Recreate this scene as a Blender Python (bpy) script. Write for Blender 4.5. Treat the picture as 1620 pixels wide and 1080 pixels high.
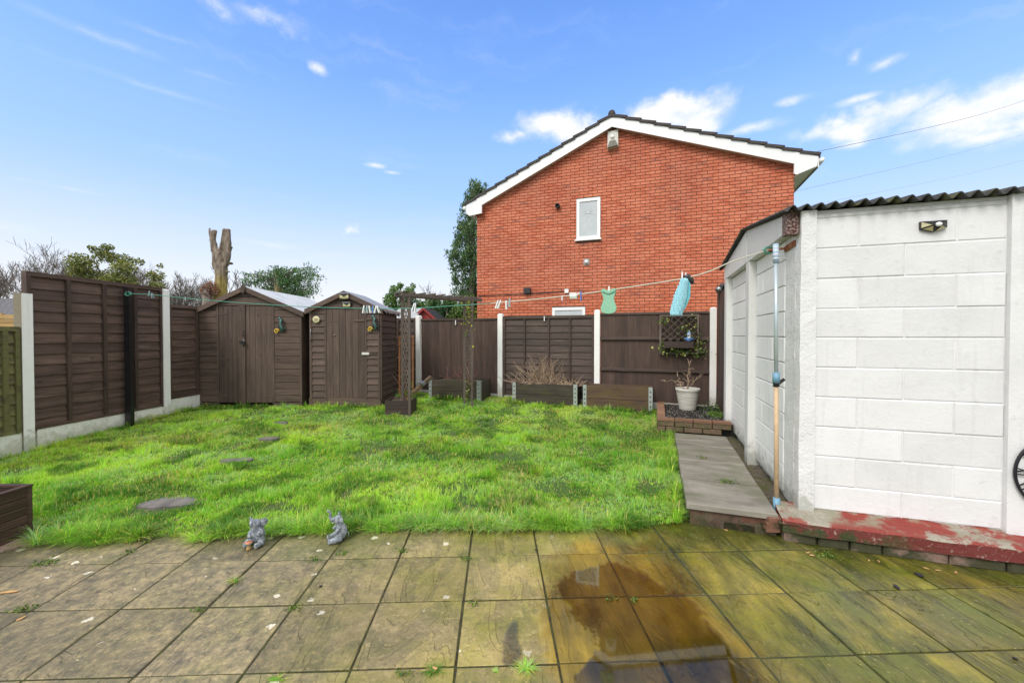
import bpy, bmesh, math, random
import numpy as np
from mathutils import Vector, Matrix, noise as mnoise

for o in list(bpy.data.objects): bpy.data.objects.remove(o, do_unlink=True)
SC = bpy.context.scene
COL = SC.collection
R = math.radians

# ------------------------------------------------------------------ camera, sky, sun, exposure
CAMH, PITCH, FPX = 1.44, R(0.875), 655.0
cam = bpy.data.objects.new('camera', bpy.data.cameras.new('camera'))
COL.objects.link(cam)
cam.location = (0, 0, CAMH); cam.rotation_euler = (R(90) - PITCH, 0, 0)
cam.data.sensor_width = 36.0; cam.data.lens = FPX / 1620 * 36.0
cam.data.clip_start = 0.05; cam.data.clip_end = 2000
SC.camera = cam
SC.view_settings.view_transform = 'Standard'; SC.view_settings.look = 'None'
SC.view_settings.gamma = 1.0; SC.view_settings.use_curve_mapping = False
SC.view_settings.exposure = 0.72
SUN_EL, SUN_AZ = R(44), R(214)          # azimuth measured clockwise from +Y: the sun stands behind the camera, to its left
sl = bpy.data.lights.new('sun', 'SUN'); sl.energy = 1.35; sl.angle = R(24); sl.color = (1.0, 0.955, 0.885)
so = bpy.data.objects.new('sun', sl); COL.objects.link(so)
sd = Vector((math.sin(SUN_AZ) * math.cos(SUN_EL), math.cos(SUN_AZ) * math.cos(SUN_EL), math.sin(SUN_EL)))
so.rotation_euler = (-sd).to_track_quat('-Z', 'Y').to_euler(); so.location = sd * 30

def ray(px, py):
    f = Vector((0, math.cos(PITCH), -math.sin(PITCH))); u = Vector((0, math.sin(PITCH), math.cos(PITCH)))
    return f * FPX + Vector((1, 0, 0)) * (px - 810) + u * (540 - py)
def at(px, py, Y):
    d = ray(px, py); return Vector((0, 0, CAMH)) + d * (Y / d.y)
def ground(px, py, z=0.0):
    d = ray(px, py); return Vector((0, 0, CAMH)) + d * ((z - CAMH) / d.z)
def proj(p):
    q = Vector(p) - Vector((0, 0, CAMH))
    y = q.y * math.cos(PITCH) - q.z * math.sin(PITCH); z = q.y * math.sin(PITCH) + q.z * math.cos(PITCH)
    return 810 + q.x / y * FPX, 540 - z / y * FPX
class Frame:
    def __init__(s, x, y, deg):
        a = R(deg); s.o = Vector((x, y, 0)); s.u = Vector((math.cos(a), -math.sin(a), 0)); s.v = Vector((math.sin(a), math.cos(a), 0)); s.rz = -a
    def w(s, u, v, z=0): return s.o + s.u * u + s.v * v + Vector((0, 0, z))
    def hit(s, px, py, v=0.0):          # where a sight line meets the upright plane at depth v of this frame
        d = ray(px, py); c = Vector((0, 0, CAMH)); t = (v - (c - s.o).dot(s.v)) / d.dot(s.v)
        p = c + d * t; return (p - s.o).dot(s.u), p.z
    def side(s, px, py, u=0.0):
        d = ray(px, py); c = Vector((0, 0, CAMH)); t = (u - (c - s.o).dot(s.u)) / d.dot(s.u)
        p = c + d * t; return (p - s.o).dot(s.v), p.z
    def loc(s, p): q = Vector(p) - s.o; return q.dot(s.u), q.dot(s.v)

# ------------------------------------------------------------------ node helpers
class NT:
    def __init__(s, tree): s.t = tree
    def n(s, typ, ins=None, **props):
        nd = s.t.nodes.new(typ)
        for k, v in props.items(): setattr(nd, k, v)
        for k, v in (ins or {}).items():
            so_ = nd.inputs[k]
            if isinstance(v, bpy.types.NodeSocket): s.t.links.new(v, so_)
            elif isinstance(v, bpy.types.Node): s.t.links.new(v.outputs[0], so_)
            else: so_.default_value = v
        return nd
    def math(s, op, a, b=0.0, c=None, clamp=False):
        i = {0: a, 1: b}
        if c is not None: i[2] = c
        return s.n('ShaderNodeMath', i, operation=op, use_clamp=clamp).outputs[0]
    def vm(s, op, a, b=None):
        i = {0: a}
        if b is not None: i[1] = b
        return s.n('ShaderNodeVectorMath', i, operation=op)
    def noise(s, vec, scale, detail=4.0, rough=0.55, dist=0.0):
        return s.n('ShaderNodeTexNoise', {'Vector': vec, 'Scale': scale, 'Detail': detail, 'Roughness': rough, 'Distortion': dist}).outputs[0]
    def ramp(s, fac, pts, interp='LINEAR'):
        r = s.n('ShaderNodeValToRGB', {'Fac': fac}); cr = r.color_ramp; cr.interpolation = interp
        while len(cr.elements) < len(pts): cr.elements.new(0.5)
        for e, (p, c) in zip(cr.elements, pts):
            e.position = p; e.color = (c, c, c, 1) if not hasattr(c, '__len__') else (*c, 1)
        return r.outputs[0]
    def mix(s, fac, a, b, blend='MIX'):
        m = s.n('ShaderNodeMix', data_type='RGBA', blend_type=blend)
        for i, v in ((0, fac), (6, a), (7, b)):
            if isinstance(v, bpy.types.NodeSocket): s.t.links.new(v, m.inputs[i])
            elif hasattr(v, '__len__'): m.inputs[i].default_value = (*v[:3], 1)
            else: m.inputs[i].default_value = v
        return m.outputs[2]
    def sstep(s, x, lo, hi):
        return s.n('ShaderNodeMapRange', {'Value': x, 'From Min': lo, 'From Max': hi}, interpolation_type='SMOOTHSTEP').outputs[0]
    def bump(s, h, strength=0.5, dist=0.01, normal=None):
        i = {'Height': h, 'Strength': strength, 'Distance': dist}
        if normal is not None: i['Normal'] = normal
        return s.n('ShaderNodeBump', i).outputs[0]

def newmat(name):
    m = bpy.data.materials.new(name); m.use_nodes = True; t = m.node_tree; t.nodes.clear()
    nt = NT(t); nt.out = nt.n('ShaderNodeOutputMaterial'); nt.b = nt.n('ShaderNodeBsdfPrincipled')
    t.links.new(nt.b.outputs[0], nt.out.inputs[0]); nt.m = m
    nt.tc = nt.n('ShaderNodeTexCoord'); nt.oi = nt.n('ShaderNodeObjectInfo'); nt.geo = nt.n('ShaderNodeNewGeometry')
    return nt
def setb(nt, **kw):
    names = dict(col='Base Color', rough='Roughness', metal='Metallic', normal='Normal', spec='Specular IOR Level', alpha='Alpha', trans='Transmission Weight', ior='IOR', coat='Coat Weight', sheen='Sheen Weight')
    for k, v in kw.items():
        s_ = nt.b.inputs[names[k]]
        if isinstance(v, bpy.types.NodeSocket): nt.t.links.new(v, s_)
        elif k == 'col': s_.default_value = (*v[:3], 1)
        else: s_.default_value = v
def rcoord(nt, scale=(1, 1, 1), world=False):
    base = nt.geo.outputs['Position'] if world else nt.tc.outputs['Object']
    off = nt.n('ShaderNodeCombineXYZ', {0: nt.math('MULTIPLY', nt.oi.outputs['Random'], 37.0), 1: nt.math('MULTIPLY', nt.oi.outputs['Random'], 61.0), 2: nt.math('MULTIPLY', nt.oi.outputs['Random'], 17.0)}).outputs[0]
    v = nt.vm('MULTIPLY', base, scale).outputs[0]
    return nt.vm('ADD', v, off).outputs[0] if not world else v

def simple(name, col, rough=0.5, metal=0.0, var=0.12, nscale=30, bump=0.0, coat=0.0, spec=0.5):
    nt = newmat(name); v = rcoord(nt)
    n = nt.noise(v, nscale, 4)
    c = nt.mix(nt.math('MULTIPLY', n, 1.0), [x * (1 - var) for x in col], [min(1, x * (1 + var)) for x in col])
    setb(nt, col=c, rough=rough, metal=metal, coat=coat, spec=spec)
    if bump: setb(nt, normal=nt.bump(nt.noise(v, nscale * 2, 5), bump, 0.004))
    return nt.m

def wood(name, c1, c2, axis=0, rough=0.72, moss=None, mossamt=0.5, bump=0.35, knots=True, pale=None):
    nt = newmat(name)
    sc = [14.0, 14.0, 14.0]; sc[axis] = 0.9
    v = rcoord(nt, sc)
    g = nt.noise(v, 2.2, 8, 0.65, 0.6)
    g2 = nt.noise(rcoord(nt), 2.2, 3)
    fine = nt.noise(rcoord(nt, [s_ * 4 for s_ in sc]), 3.0, 4, 0.6)
    c = nt.mix(nt.ramp(g, [(0.32, 0.0), (0.68, 1.0)]), c1, c2)
    vr = nt.math('MULTIPLY_ADD', nt.oi.outputs['Random'], 0.42, 0.80)
    c = nt.mix(1.0, c, nt.n('ShaderNodeCombineXYZ', {0: vr, 1: vr, 2: vr}).outputs[0], 'MULTIPLY')
    c = nt.mix(nt.ramp(g2, [(0.35, 0.35), (0.75, 0.0)]), c, [x * 0.5 for x in c1])
    if knots:
        vs = [3.2, 3.2, 3.2]; vs[axis] = 1.5
        vo = nt.n('ShaderNodeTexVoronoi', {'Vector': rcoord(nt, vs), 'Scale': 1.6}).outputs[0]
        c = nt.mix(nt.ramp(vo, [(0.035, 0.75), (0.09, 0.0)]), c, [x * 0.3 for x in c1])
    if pale:
        pn = nt.noise(rcoord(nt, [s_ * 0.6 for s_ in sc]), 2.0, 6, 0.7)
        c = nt.mix(nt.ramp(pn, [(0.60, 0.0), (0.72, 0.75)]), c, pale)
    if moss:
        mn = nt.noise(rcoord(nt, (2, 2, 5)), 2.5, 6, 0.7)
        c = nt.mix(nt.ramp(mn, [(0.5 - mossamt * 0.25, 0.0), (0.5 - mossamt * 0.25 + 0.22, 0.85)]), c, moss)
    setb(nt, col=c, rough=nt.ramp(g, [(0.3, rough - 0.14), (0.7, rough + 0.1)]), spec=0.4)
    h = nt.math('ADD', g, nt.math('MULTIPLY', fine, 0.5))
    setb(nt, normal=nt.bump(h, bump, 0.006))
    return nt.m

# ------------------------------------------------------------------ mesh helpers
class MB:
    def __init__(s): s.v = []; s.f = []; s.mi = []
    def add(s, vs, fs, mi=0, M=None):
        b = len(s.v)
        s.v += [tuple(M @ Vector(p)) if M else tuple(p) for p in vs]
        s.f += [tuple(b + i for i in f) for f in fs]; s.mi += [mi] * len(fs)
        return s
    def box(s, x0, x1, y0, y1, z0, z1, mi=0, M=None):
        return s.add([(x0, y0, z0), (x1, y0, z0), (x1, y1, z0), (x0, y1, z0), (x0, y0, z1), (x1, y0, z1), (x1, y1, z1), (x0, y1, z1)],
                     [(0, 3, 2, 1), (4, 5, 6, 7), (0, 1, 5, 4), (1, 2, 6, 5), (2, 3, 7, 6), (3, 0, 4, 7)], mi, M)
    def pillow(s, w, h, t, c=0.004, mi=0, M=None):
        # block w (x) by h (z), from y=0 back to y=-t towards the viewer, with a worn edge
        vs = []
        for (y, d) in ((0, 0), (-t + c, 0), (-t, c)):
            vs += [(d, y, d), (w - d, y, d), (w - d, y, h - d), (d, y, h - d)]
        fs = [(3, 2, 1, 0), (8, 9, 10, 11)]
        for k in (0, 4):
            for i in range(4): j = (i + 1) % 4; fs.append((k + i, k + j, k + 4 + j, k + 4 + i))
        return s.add(vs, fs, mi, M)
    def slab(s, w, d, t, c=0.006, mi=0, M=None):
        vs = []
        for (z, e) in ((-t, 0), (-c, 0), (0, c)):
            vs += [(e, e, z), (w - e, e, z), (w - e, d - e, z), (e, d - e, z)]
        fs = [(3, 2, 1, 0), (8, 9, 10, 11)]
        for k in (0, 4):
            for i in range(4): j = (i + 1) % 4; fs.append((k + i, k + j, k + 4 + j, k + 4 + i))
        return s.add(vs, fs, mi, M)
    def prism(s, poly, y0, y1, mi=0, M=None, ax='y'):
        n = len(poly)
        def P(a, b, c): return (a, c, b) if ax == 'y' else ((a, b, c) if ax == 'z' else (c, a, b))
        vs = [P(a, b, y0) for a, b in poly] + [P(a, b, y1) for a, b in poly]
        fs = [tuple(range(n)), tuple(range(2 * n - 1, n - 1, -1))] + [(i, i + n, (i + 1) % n + n, (i + 1) % n) for i in range(n)]
        return s.add(vs, fs, mi, M)
    def tube(s, pts, rad, n=6, caps=True, mi=0, M=None, flat=1.0):
        pts = [Vector(p) for p in pts]; m = len(pts)
        if not hasattr(rad, '__len__'): rad = [rad] * m
        vs = []; prev = None
        for i, p in enumerate(pts):
            d = (pts[min(i + 1, m - 1)] - pts[max(i - 1, 0)])
            if d.length < 1e-9: d = Vector((0, 0, 1))
            d.normalize()
            a = prev - d * prev.dot(d) if prev is not None else (Vector((0, 0, 1)).cross(d) if abs(d.z) < 0.9 else Vector((1, 0, 0)).cross(d))
            if a.length < 1e-6: a = Vector((1, 0, 0)).cross(d)
            a.normalize(); prev = a; b = d.cross(a)
            for k in range(n):
                th = 2 * math.pi * k / n
                vs.append(p + (a * math.cos(th) + b * math.sin(th) * flat) * rad[i])
        fs = []
        for i in range(m - 1):
            for k in range(n):
                k2 = (k + 1) % n; fs.append((i * n + k, i * n + k2, (i + 1) * n + k2, (i + 1) * n + k))
        if caps: fs += [tuple(range(n - 1, -1, -1)), tuple((m - 1) * n + k for k in range(n))]
        return s.add(vs, fs, mi, M)
    def bar(s, a, b, w, t, mi=0, up=(0, 0, 1)):     # rectangular bar between two points
        a = Vector(a); b = Vector(b); d = (b - a); L = d.length; d.normalize()
        x = Vector(up).cross(d)
        if x.length < 1e-5: x = Vector((1, 0, 0))
        x.normalize(); y = d.cross(x)
        vs = []
        for p in (a, b):
            for sx, sy in ((-1, -1), (1, -1), (1, 1), (-1, 1)): vs.append(p + x * sx * w / 2 + y * sy * t / 2)
        return s.add(vs, [(0, 3, 2, 1), (4, 5, 6, 7), (0, 1, 5, 4), (1, 2, 6, 5), (2, 3, 7, 6), (3, 0, 4, 7)], mi)
    def lathe(s, prof, n=20, mi=0, M=None):
        vs = [(r * math.cos(2 * math.pi * k / n), r * math.sin(2 * math.pi * k / n), z) for r, z in prof for k in range(n)]
        fs = [(i * n + k, i * n + (k + 1) % n, (i + 1) * n + (k + 1) % n, (i + 1) * n + k) for i in range(len(prof) - 1) for k in range(n)]
        return s.add(vs, fs, mi, M)
    def ell(s, c, r, n=12, m=8, mi=0, M=None):
        vs = [(c[0], c[1], c[2] - r[2])]
        for i in range(1, m):
            ph = -math.pi / 2 + math.pi * i / m
            for k in range(n):
                th = 2 * math.pi * k / n; vs.append((c[0] + r[0] * math.cos(ph) * math.cos(th), c[1] + r[1] * math.cos(ph) * math.sin(th), c[2] + r[2] * math.sin(ph)))
        vs.append((c[0], c[1], c[2] + r[2])); fs = []
        for k in range(n): fs.append((0, 1 + (k + 1) % n, 1 + k))
        for i in range(m - 2):
            for k in range(n): a = 1 + i * n; fs.append((a + k, a + (k + 1) % n, a + n + (k + 1) % n, a + n + k))
        l = len(vs) - 1; a = 1 + (m - 2) * n
        for k in range(n): fs.append((l, a + k, a + (k + 1) % n))
        return s.add(vs, fs, mi, M)
    def mesh(s, name, mats, smooth=False):
        me = bpy.data.meshes.new(name); me.from_pydata([tuple(p) for p in s.v], [], s.f)
        for m in (mats if isinstance(mats, (list, tuple)) else [mats]): me.materials.append(m)
        if any(s.mi): me.polygons.foreach_set('material_index', s.mi)
        if smooth: me.polygons.foreach_set('use_smooth', [True] * len(me.polygons))
        bm = bmesh.new(); bm.from_mesh(me); bmesh.ops.recalc_face_normals(bm, faces=bm.faces); bm.to_mesh(me); bm.free()
        me.update(); return me
    def build(s, name, mats, parent=None, smooth=False, loc=None, rot=None):
        return link(name, s.mesh(name, mats, smooth), parent, loc, rot)
def link(name, me, parent=None, loc=None, rot=None):
    o = bpy.data.objects.new(name, me); COL.objects.link(o)
    if parent is not None: o.parent = parent
    if loc is not None: o.location = loc
    if rot is not None: o.rotation_euler = rot
    return o
def tag(o, label=None, cat=None, group=None, kind=None):
    for k, v in (('label', label), ('category', cat), ('group', group), ('kind', kind)):
        if v: o[k] = v
    return o
def thing(name, label, cat, loc=(0, 0, 0), rz=0.0, group=None):
    o = bpy.data.objects.new(name, None); COL.objects.link(o); o.empty_display_size = 0.1
    o.location = loc; o.rotation_euler = (0, 0, rz); return tag(o, label, cat, group)
def struct(name, loc=(0, 0, 0), rz=0.0):
    o = bpy.data.objects.new(name, None); COL.objects.link(o); o.location = loc; o.rotation_euler = (0, 0, rz); o['kind'] = 'structure'; return o
def np_mesh(name, V, F, mats, attr=None, smooth=False):
    me = bpy.data.meshes.new(name); V = np.asarray(V, np.float32); F = np.asarray(F, np.int32); k = F.shape[1]
    me.vertices.add(len(V)); me.vertices.foreach_set('co', V.ravel())
    me.loops.add(F.size); me.loops.foreach_set('vertex_index', F.ravel())
    me.polygons.add(len(F)); me.polygons.foreach_set('loop_start', np.arange(0, F.size, k, dtype=np.int32))
    for m in (mats if isinstance(mats, (list, tuple)) else [mats]): me.materials.append(m)
    me.update(calc_edges=True)
    if attr is not None:
        a = me.attributes.new('tint', 'FLOAT_COLOR', 'POINT'); c = np.ones((len(V), 4), np.float32); c[:, :3] = attr; a.data.foreach_set('color', c.ravel())
    if smooth: me.polygons.foreach_set('use_smooth', np.ones(len(F), bool))
    me.validate(); return me
def remeshed(name, mb, mat, voxel, parent=None, smooth_it=4):
    me = mb.mesh(name, mat); o = link('tmp', me)
    m = o.modifiers.new('r', 'REMESH'); m.mode = 'VOXEL'; m.voxel_size = voxel; m.use_smooth_shade = True
    s_ = o.modifiers.new('s', 'SMOOTH'); s_.iterations = smooth_it; s_.factor = 0.5
    dg = bpy.context.evaluated_depsgraph_get(); me2 = bpy.data.meshes.new_from_object(o.evaluated_get(dg)); me2.name = name
    bpy.data.objects.remove(o, do_unlink=True); bpy.data.meshes.remove(me)
    if not me2.materials: me2.materials.append(mat)
    return link(name, me2, parent)
def fbm(x, y, s=1.0, seed=0.0):
    return mnoise.fractal(Vector((x * s + seed, y * s - seed, seed * 0.7)), 1.0, 2.0, 3)

# ------------------------------------------------------------------ sky dome in the world shader: Nishita sky with broken cloud
W = bpy.data.worlds.new('World'); SC.world = W; W.use_nodes = True; W.node_tree.nodes.clear(); wn = NT(W.node_tree)
sky = wn.n('ShaderNodeTexSky', sky_type='NISHITA', sun_disc=False, sun_elevation=SUN_EL, sun_rotation=SUN_AZ, air_density=1.0, dust_density=1.6, ozone_density=1.6, altitude=0)
gen = wn.n('ShaderNodeTexCoord').outputs['Generated']
hz = wn.n('ShaderNodeSeparateXYZ', {0: gen}).outputs
blob = None
warp = wn.n('ShaderNodeTexNoise', {'Vector': gen, 'Scale': 7.0, 'Detail': 7.0, 'Roughness': 0.62}).outputs
wv = wn.vm('MULTIPLY', wn.vm('SUBTRACT', warp[1], (0.5, 0.5, 0.5)).outputs[0], (0.15, 0.15, 0.11)).outputs[0]
wv2 = wn.vm('ADD', gen, wn.vm('MULTIPLY', wv, (.5, .5, .16)).outputs[0]).outputs[0]; wv = wn.vm('ADD', gen, wv).outputs[0]
# each cloud: the direction it stands in, its half width and half height, its thickness
CLOUDS = [(1580, 165, .095, .050, 1.3), (1625, 150, .085, .05, 1.3), (1575, 212, .05, .014, .9), (1415, 172, .06, .032, .8), (1335, 198, .075, .026, 1.0), (1350, 225, .03, .012, .8), (1485, 165, .025, .022, .9),
          (1262, 158, .03, .010, .8), (1350, 160, .03, .009, .7), (1385, 103, .022, .011, .7), (1347, 92, .010, .014, .6), (1055, 188, .125, .042, 1.35), (885, 203, .10, .040, 1.1), (820, 222, .05, .02, .7), (930, 190, .06, .022, .8),
          (1195, 203, .07, .012, .7), (506, 107, .022, .013, .75), (595, 262, .03, .008, .7), (620, 272, .02, .006, .6), (430, 34, .09, .018, .50), (335, 12, .05, .020, .45), (495, 8, .035, .016, .45), (150, 55, .12, .011, .30), (270, 62, .13, .009, .28),
          (230, 135, .16, .009, .28), (330, 122, .07, .007, .28), (420, 385, .09, .010, .4), (555, 364, .012, .016, .7), (10, 360, .06, .014, .3), (110, 298, .12, .006, .26)]
for (px, py, a, b, k) in CLOUDS:
    d = ray(px, py).normalized()
    q = wn.vm('MULTIPLY', wn.vm('SUBTRACT', wv if b > .015 else wv2, tuple(d)).outputs[0], (1 / a, 0.6 / a, 1 / b)).outputs[0]
    m = wn.math('MULTIPLY', wn.math('SUBTRACT', 1.15, wn.vm('LENGTH', q).outputs['Value']), k, clamp=True)
    blob = m if blob is None else wn.math('MAXIMUM', blob, m)
brk = wn.noise(wn.vm('MULTIPLY', gen, (1.0, 1.0, 1.8)).outputs[0], 22.0, 8, 0.62)
blob = wn.sstep(wn.math('MULTIPLY', blob, wn.math('MULTIPLY_ADD', brk, 1.5, 0.1)), 0.06, 0.95)
cir = wn.noise(wn.vm('MULTIPLY', wv, (2.0, 2.0, 14.0)).outputs[0], 1.6, 8, 0.6)
cir = wn.math('MULTIPLY', wn.sstep(cir, 0.52, 0.85), 0.16)
back = wn.math('MAXIMUM', wn.sstep(wn.math('MULTIPLY', hz[1], -1.0), -0.58, -0.2), wn.sstep(hz[2], .626, .66))       # denser cloud out of view, behind, beside and overhead, added to whiten the light
fill_cl = wn.math('MULTIPLY', wn.math('MULTIPLY', wn.sstep(wn.noise(wv, 3.0, 7, 0.6), 0.26, 0.50), back), 0.94)
cl = wn.math('MAXIMUM', wn.math('MAXIMUM', blob, cir), fill_cl)
el = wn.math('ABSOLUTE', hz[2])
lown = wn.ramp(el, [(0.0, .97), (.10, .95), (.22, .86), (.36, .60), (.50, .25), (.66, .08), (1.0, .05)])     # thin milky air, thickest at the horizon
pale = wn.mix(wn.sstep(el, .02, .36), (4.0, 4.0, 4.05), (2.0, 2.85, 4.0))
skc = wn.mix(1.0, sky.outputs[0], (.62, .98, 1.52), 'MULTIPLY')
skc = wn.mix(lown, skc, pale)
skc = wn.mix(cl, skc, (4.3, 4.3, 4.4)); skc = wn.mix(fill_cl, skc, (5.2, 5.2, 5.25))  # out-of-view cloud set brighter than the seen one, to lift lawn and patio
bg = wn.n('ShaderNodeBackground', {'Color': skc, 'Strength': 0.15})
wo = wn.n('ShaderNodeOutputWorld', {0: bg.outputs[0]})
# ------------------------------------------------------------------ materials
M = {}
M['fence'] = wood('fence_timber', (.058, .035, .028), (.175, .112, .090), 0, moss=None, pale=(.23, .17, .145))
M['fence_v'] = wood('fence_timber_upright', (.048, .030, .024), (.115, .073, .057), 2)
M['fence_back'] = wood('fence_timber_back', (.045, .031, .026), (.118, .084, .068), 0, pale=(.27, .21, .165))
M['fence_mossy'] = wood('fence_timber_mossy', (.06, .047, .034), (.15, .12, .085), 0, moss=(.20, .19, .07), mossamt=0.6)
M['fence_mossy_v'] = wood('fence_frame_mossy', (.05, .04, .025), (.12, .10, .06), 2, moss=(.14, .14, .05), mossamt=0.9)
M['shed'] = wood('shed_timber', (.066, .043, .034), (.155, .106, .084), 0, bump=.3)
M['shed_v'] = wood('shed_timber_upright', (.062, .042, .033), (.142, .098, .078), 2, bump=.3)
M['arch'] = wood('arch_timber', (.07, .055, .047), (.20, .155, .13), 0, knots=False)
M['arch_v'] = wood('arch_timber_upright', (.07, .055, .047), (.20, .155, .13), 2, knots=False)
M['orange_wood'] = wood('orange_timber', (.45, .18, .07), (.70, .33, .15), 2)
M['log'] = wood('plank_timber', (.09, .05, .03), (.22, .13, .08), 0, moss=(.05, .05, .03))
M['bed'] = wood('bed_board', (.028, .023, .018), (.085, .066, .052), 0, rough=.55, moss=(.055, .055, .02), mossamt=.15)
M['bed_brown'] = wood('bed_board_brown', (.070, .042, .030), (.17, .10, .07), 0, rough=.6, moss=(.11, .075, .025), mossamt=.3)
M['offcut'] = wood('offcut_timber', (.42, .36, .28), (.58, .52, .42), 2)
M['planter'] = wood('planter_board', (.040, .022, .018), (.11, .062, .050), 1, rough=.45, knots=False, bump=.5)
M['crate'] = wood('planter_box_board', (.035, .022, .019), (.085, .056, .048), 0)
M['yellow_wood'] = wood('yellow_timber', (.40, .25, .09), (.55, .36, .15), 0)

def concrete_white(name, col, grime=(.30, .30, .26), amt=0.35, bumps=0.5, pit=False, scale=1.0, low=0.25, dirt=(.25, .26, .19)):
    nt = newmat(name); v = rcoord(nt, world=True)
    n1 = nt.noise(v, 3.0 * scale, 6, 0.62); n2 = nt.noise(v, 45 * scale, 6, 0.7); n3 = nt.noise(v, 14 * scale, 5, 0.6)
    c = nt.mix(nt.ramp(n1, [(0.42, 0.0), (0.75, amt)]), col, [x * .80 for x in col])
    c = nt.mix(nt.ramp(n3, [(0.60, 0.0), (0.78, amt * .8)]), c, grime)
    z = nt.n('ShaderNodeSeparateXYZ', {0: nt.geo.outputs['Position']}).outputs[2]
    zz = nt.math('ADD', z, nt.math('MULTIPLY', nt.math('SUBTRACT', n3, .5), 0.5))
    c = nt.mix(nt.math('MULTIPLY', nt.sstep(zz, low + .13, low - .06), 0.62), c, dirt)     # splash dirt above the soil
    vr = nt.math('MULTIPLY_ADD', nt.oi.outputs['Random'], 0.10, 0.93)
    c = nt.mix(1.0, c, nt.n('ShaderNodeCombineXYZ', {0: vr, 1: vr, 2: vr}).outputs[0], 'MULTIPLY')
    dr_ = nt.noise(nt.vm('MULTIPLY', nt.geo.outputs['Position'], (7, 7, .55)).outputs[0], 2.2, 5, .65)
    c = nt.mix(nt.ramp(dr_, [(.56, 0), (.74, .32)]), c, [x * .62 for x in col])
    h = nt.math('ADD', n2, nt.math('MULTIPLY', n3, 1.2))
    if pit:
        vo = nt.n('ShaderNodeTexVoronoi', {'Vector': nt.vm('ADD', v, nt.vm('MULTIPLY', nt.n('ShaderNodeTexNoise', {'Vector': v, 'Scale': 30.0}).outputs[1], (.012, .012, .012)).outputs[0]).outputs[0], 'Scale': 42.0 * scale}).outputs[0]
        pm = nt.ramp(vo, [(0.10, 1.0), (0.22, 0.0)])
        pm = nt.math('MULTIPLY', pm, nt.ramp(nt.noise(v, 22, 2), [(.44, 0.0), (.54, 1.0)]))
        c = nt.mix(nt.math('MULTIPLY', pm, .75), c, (.14, .13, .11)); h = nt.math('SUBTRACT', nt.math('MULTIPLY', n2, 2.0), pm)
    setb(nt, col=c, rough=.62, spec=.35, normal=nt.bump(h, bumps, 0.006))
    return nt.m
M['white_block'] = concrete_white('garage_block_paint', (.75, .755, .77), grime=(.44, .44, .43), amt=.45, bumps=.38, low=.05)
M['white_side'] = concrete_white('garage_side_paint', (.86, .855, .84), grime=(.46, .45, .40), amt=.5, bumps=.4)
M['white_render'] = concrete_white('rough_render_paint', (.75, .755, .765), amt=.2, bumps=1.0, scale=1.5)
M['white_pitted'] = concrete_white('pitted_render_paint', (.84, .835, .82), amt=.3, bumps=.9, pit=True)
M['post_white'] = concrete_white('post_paint', (.86, .86, .85), amt=.25, bumps=.4, pit=False)
M['post_pale'] = concrete_white('post_concrete', (.86, .855, .83), amt=.4, bumps=.4, low=.42, dirt=(.36, .34, .27))
M['post_mossy'] = concrete_white('post_mossy', (.24, .21, .15), grime=(.12, .12, .05), amt=1.0, bumps=.8, pit=True)
M['gravel_board'] = concrete_white('gravel_board_paint', (.82, .82, .78), grime=(.42, .40, .31), amt=.8, bumps=.35, low=.20, dirt=(.38, .37, .28))

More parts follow.
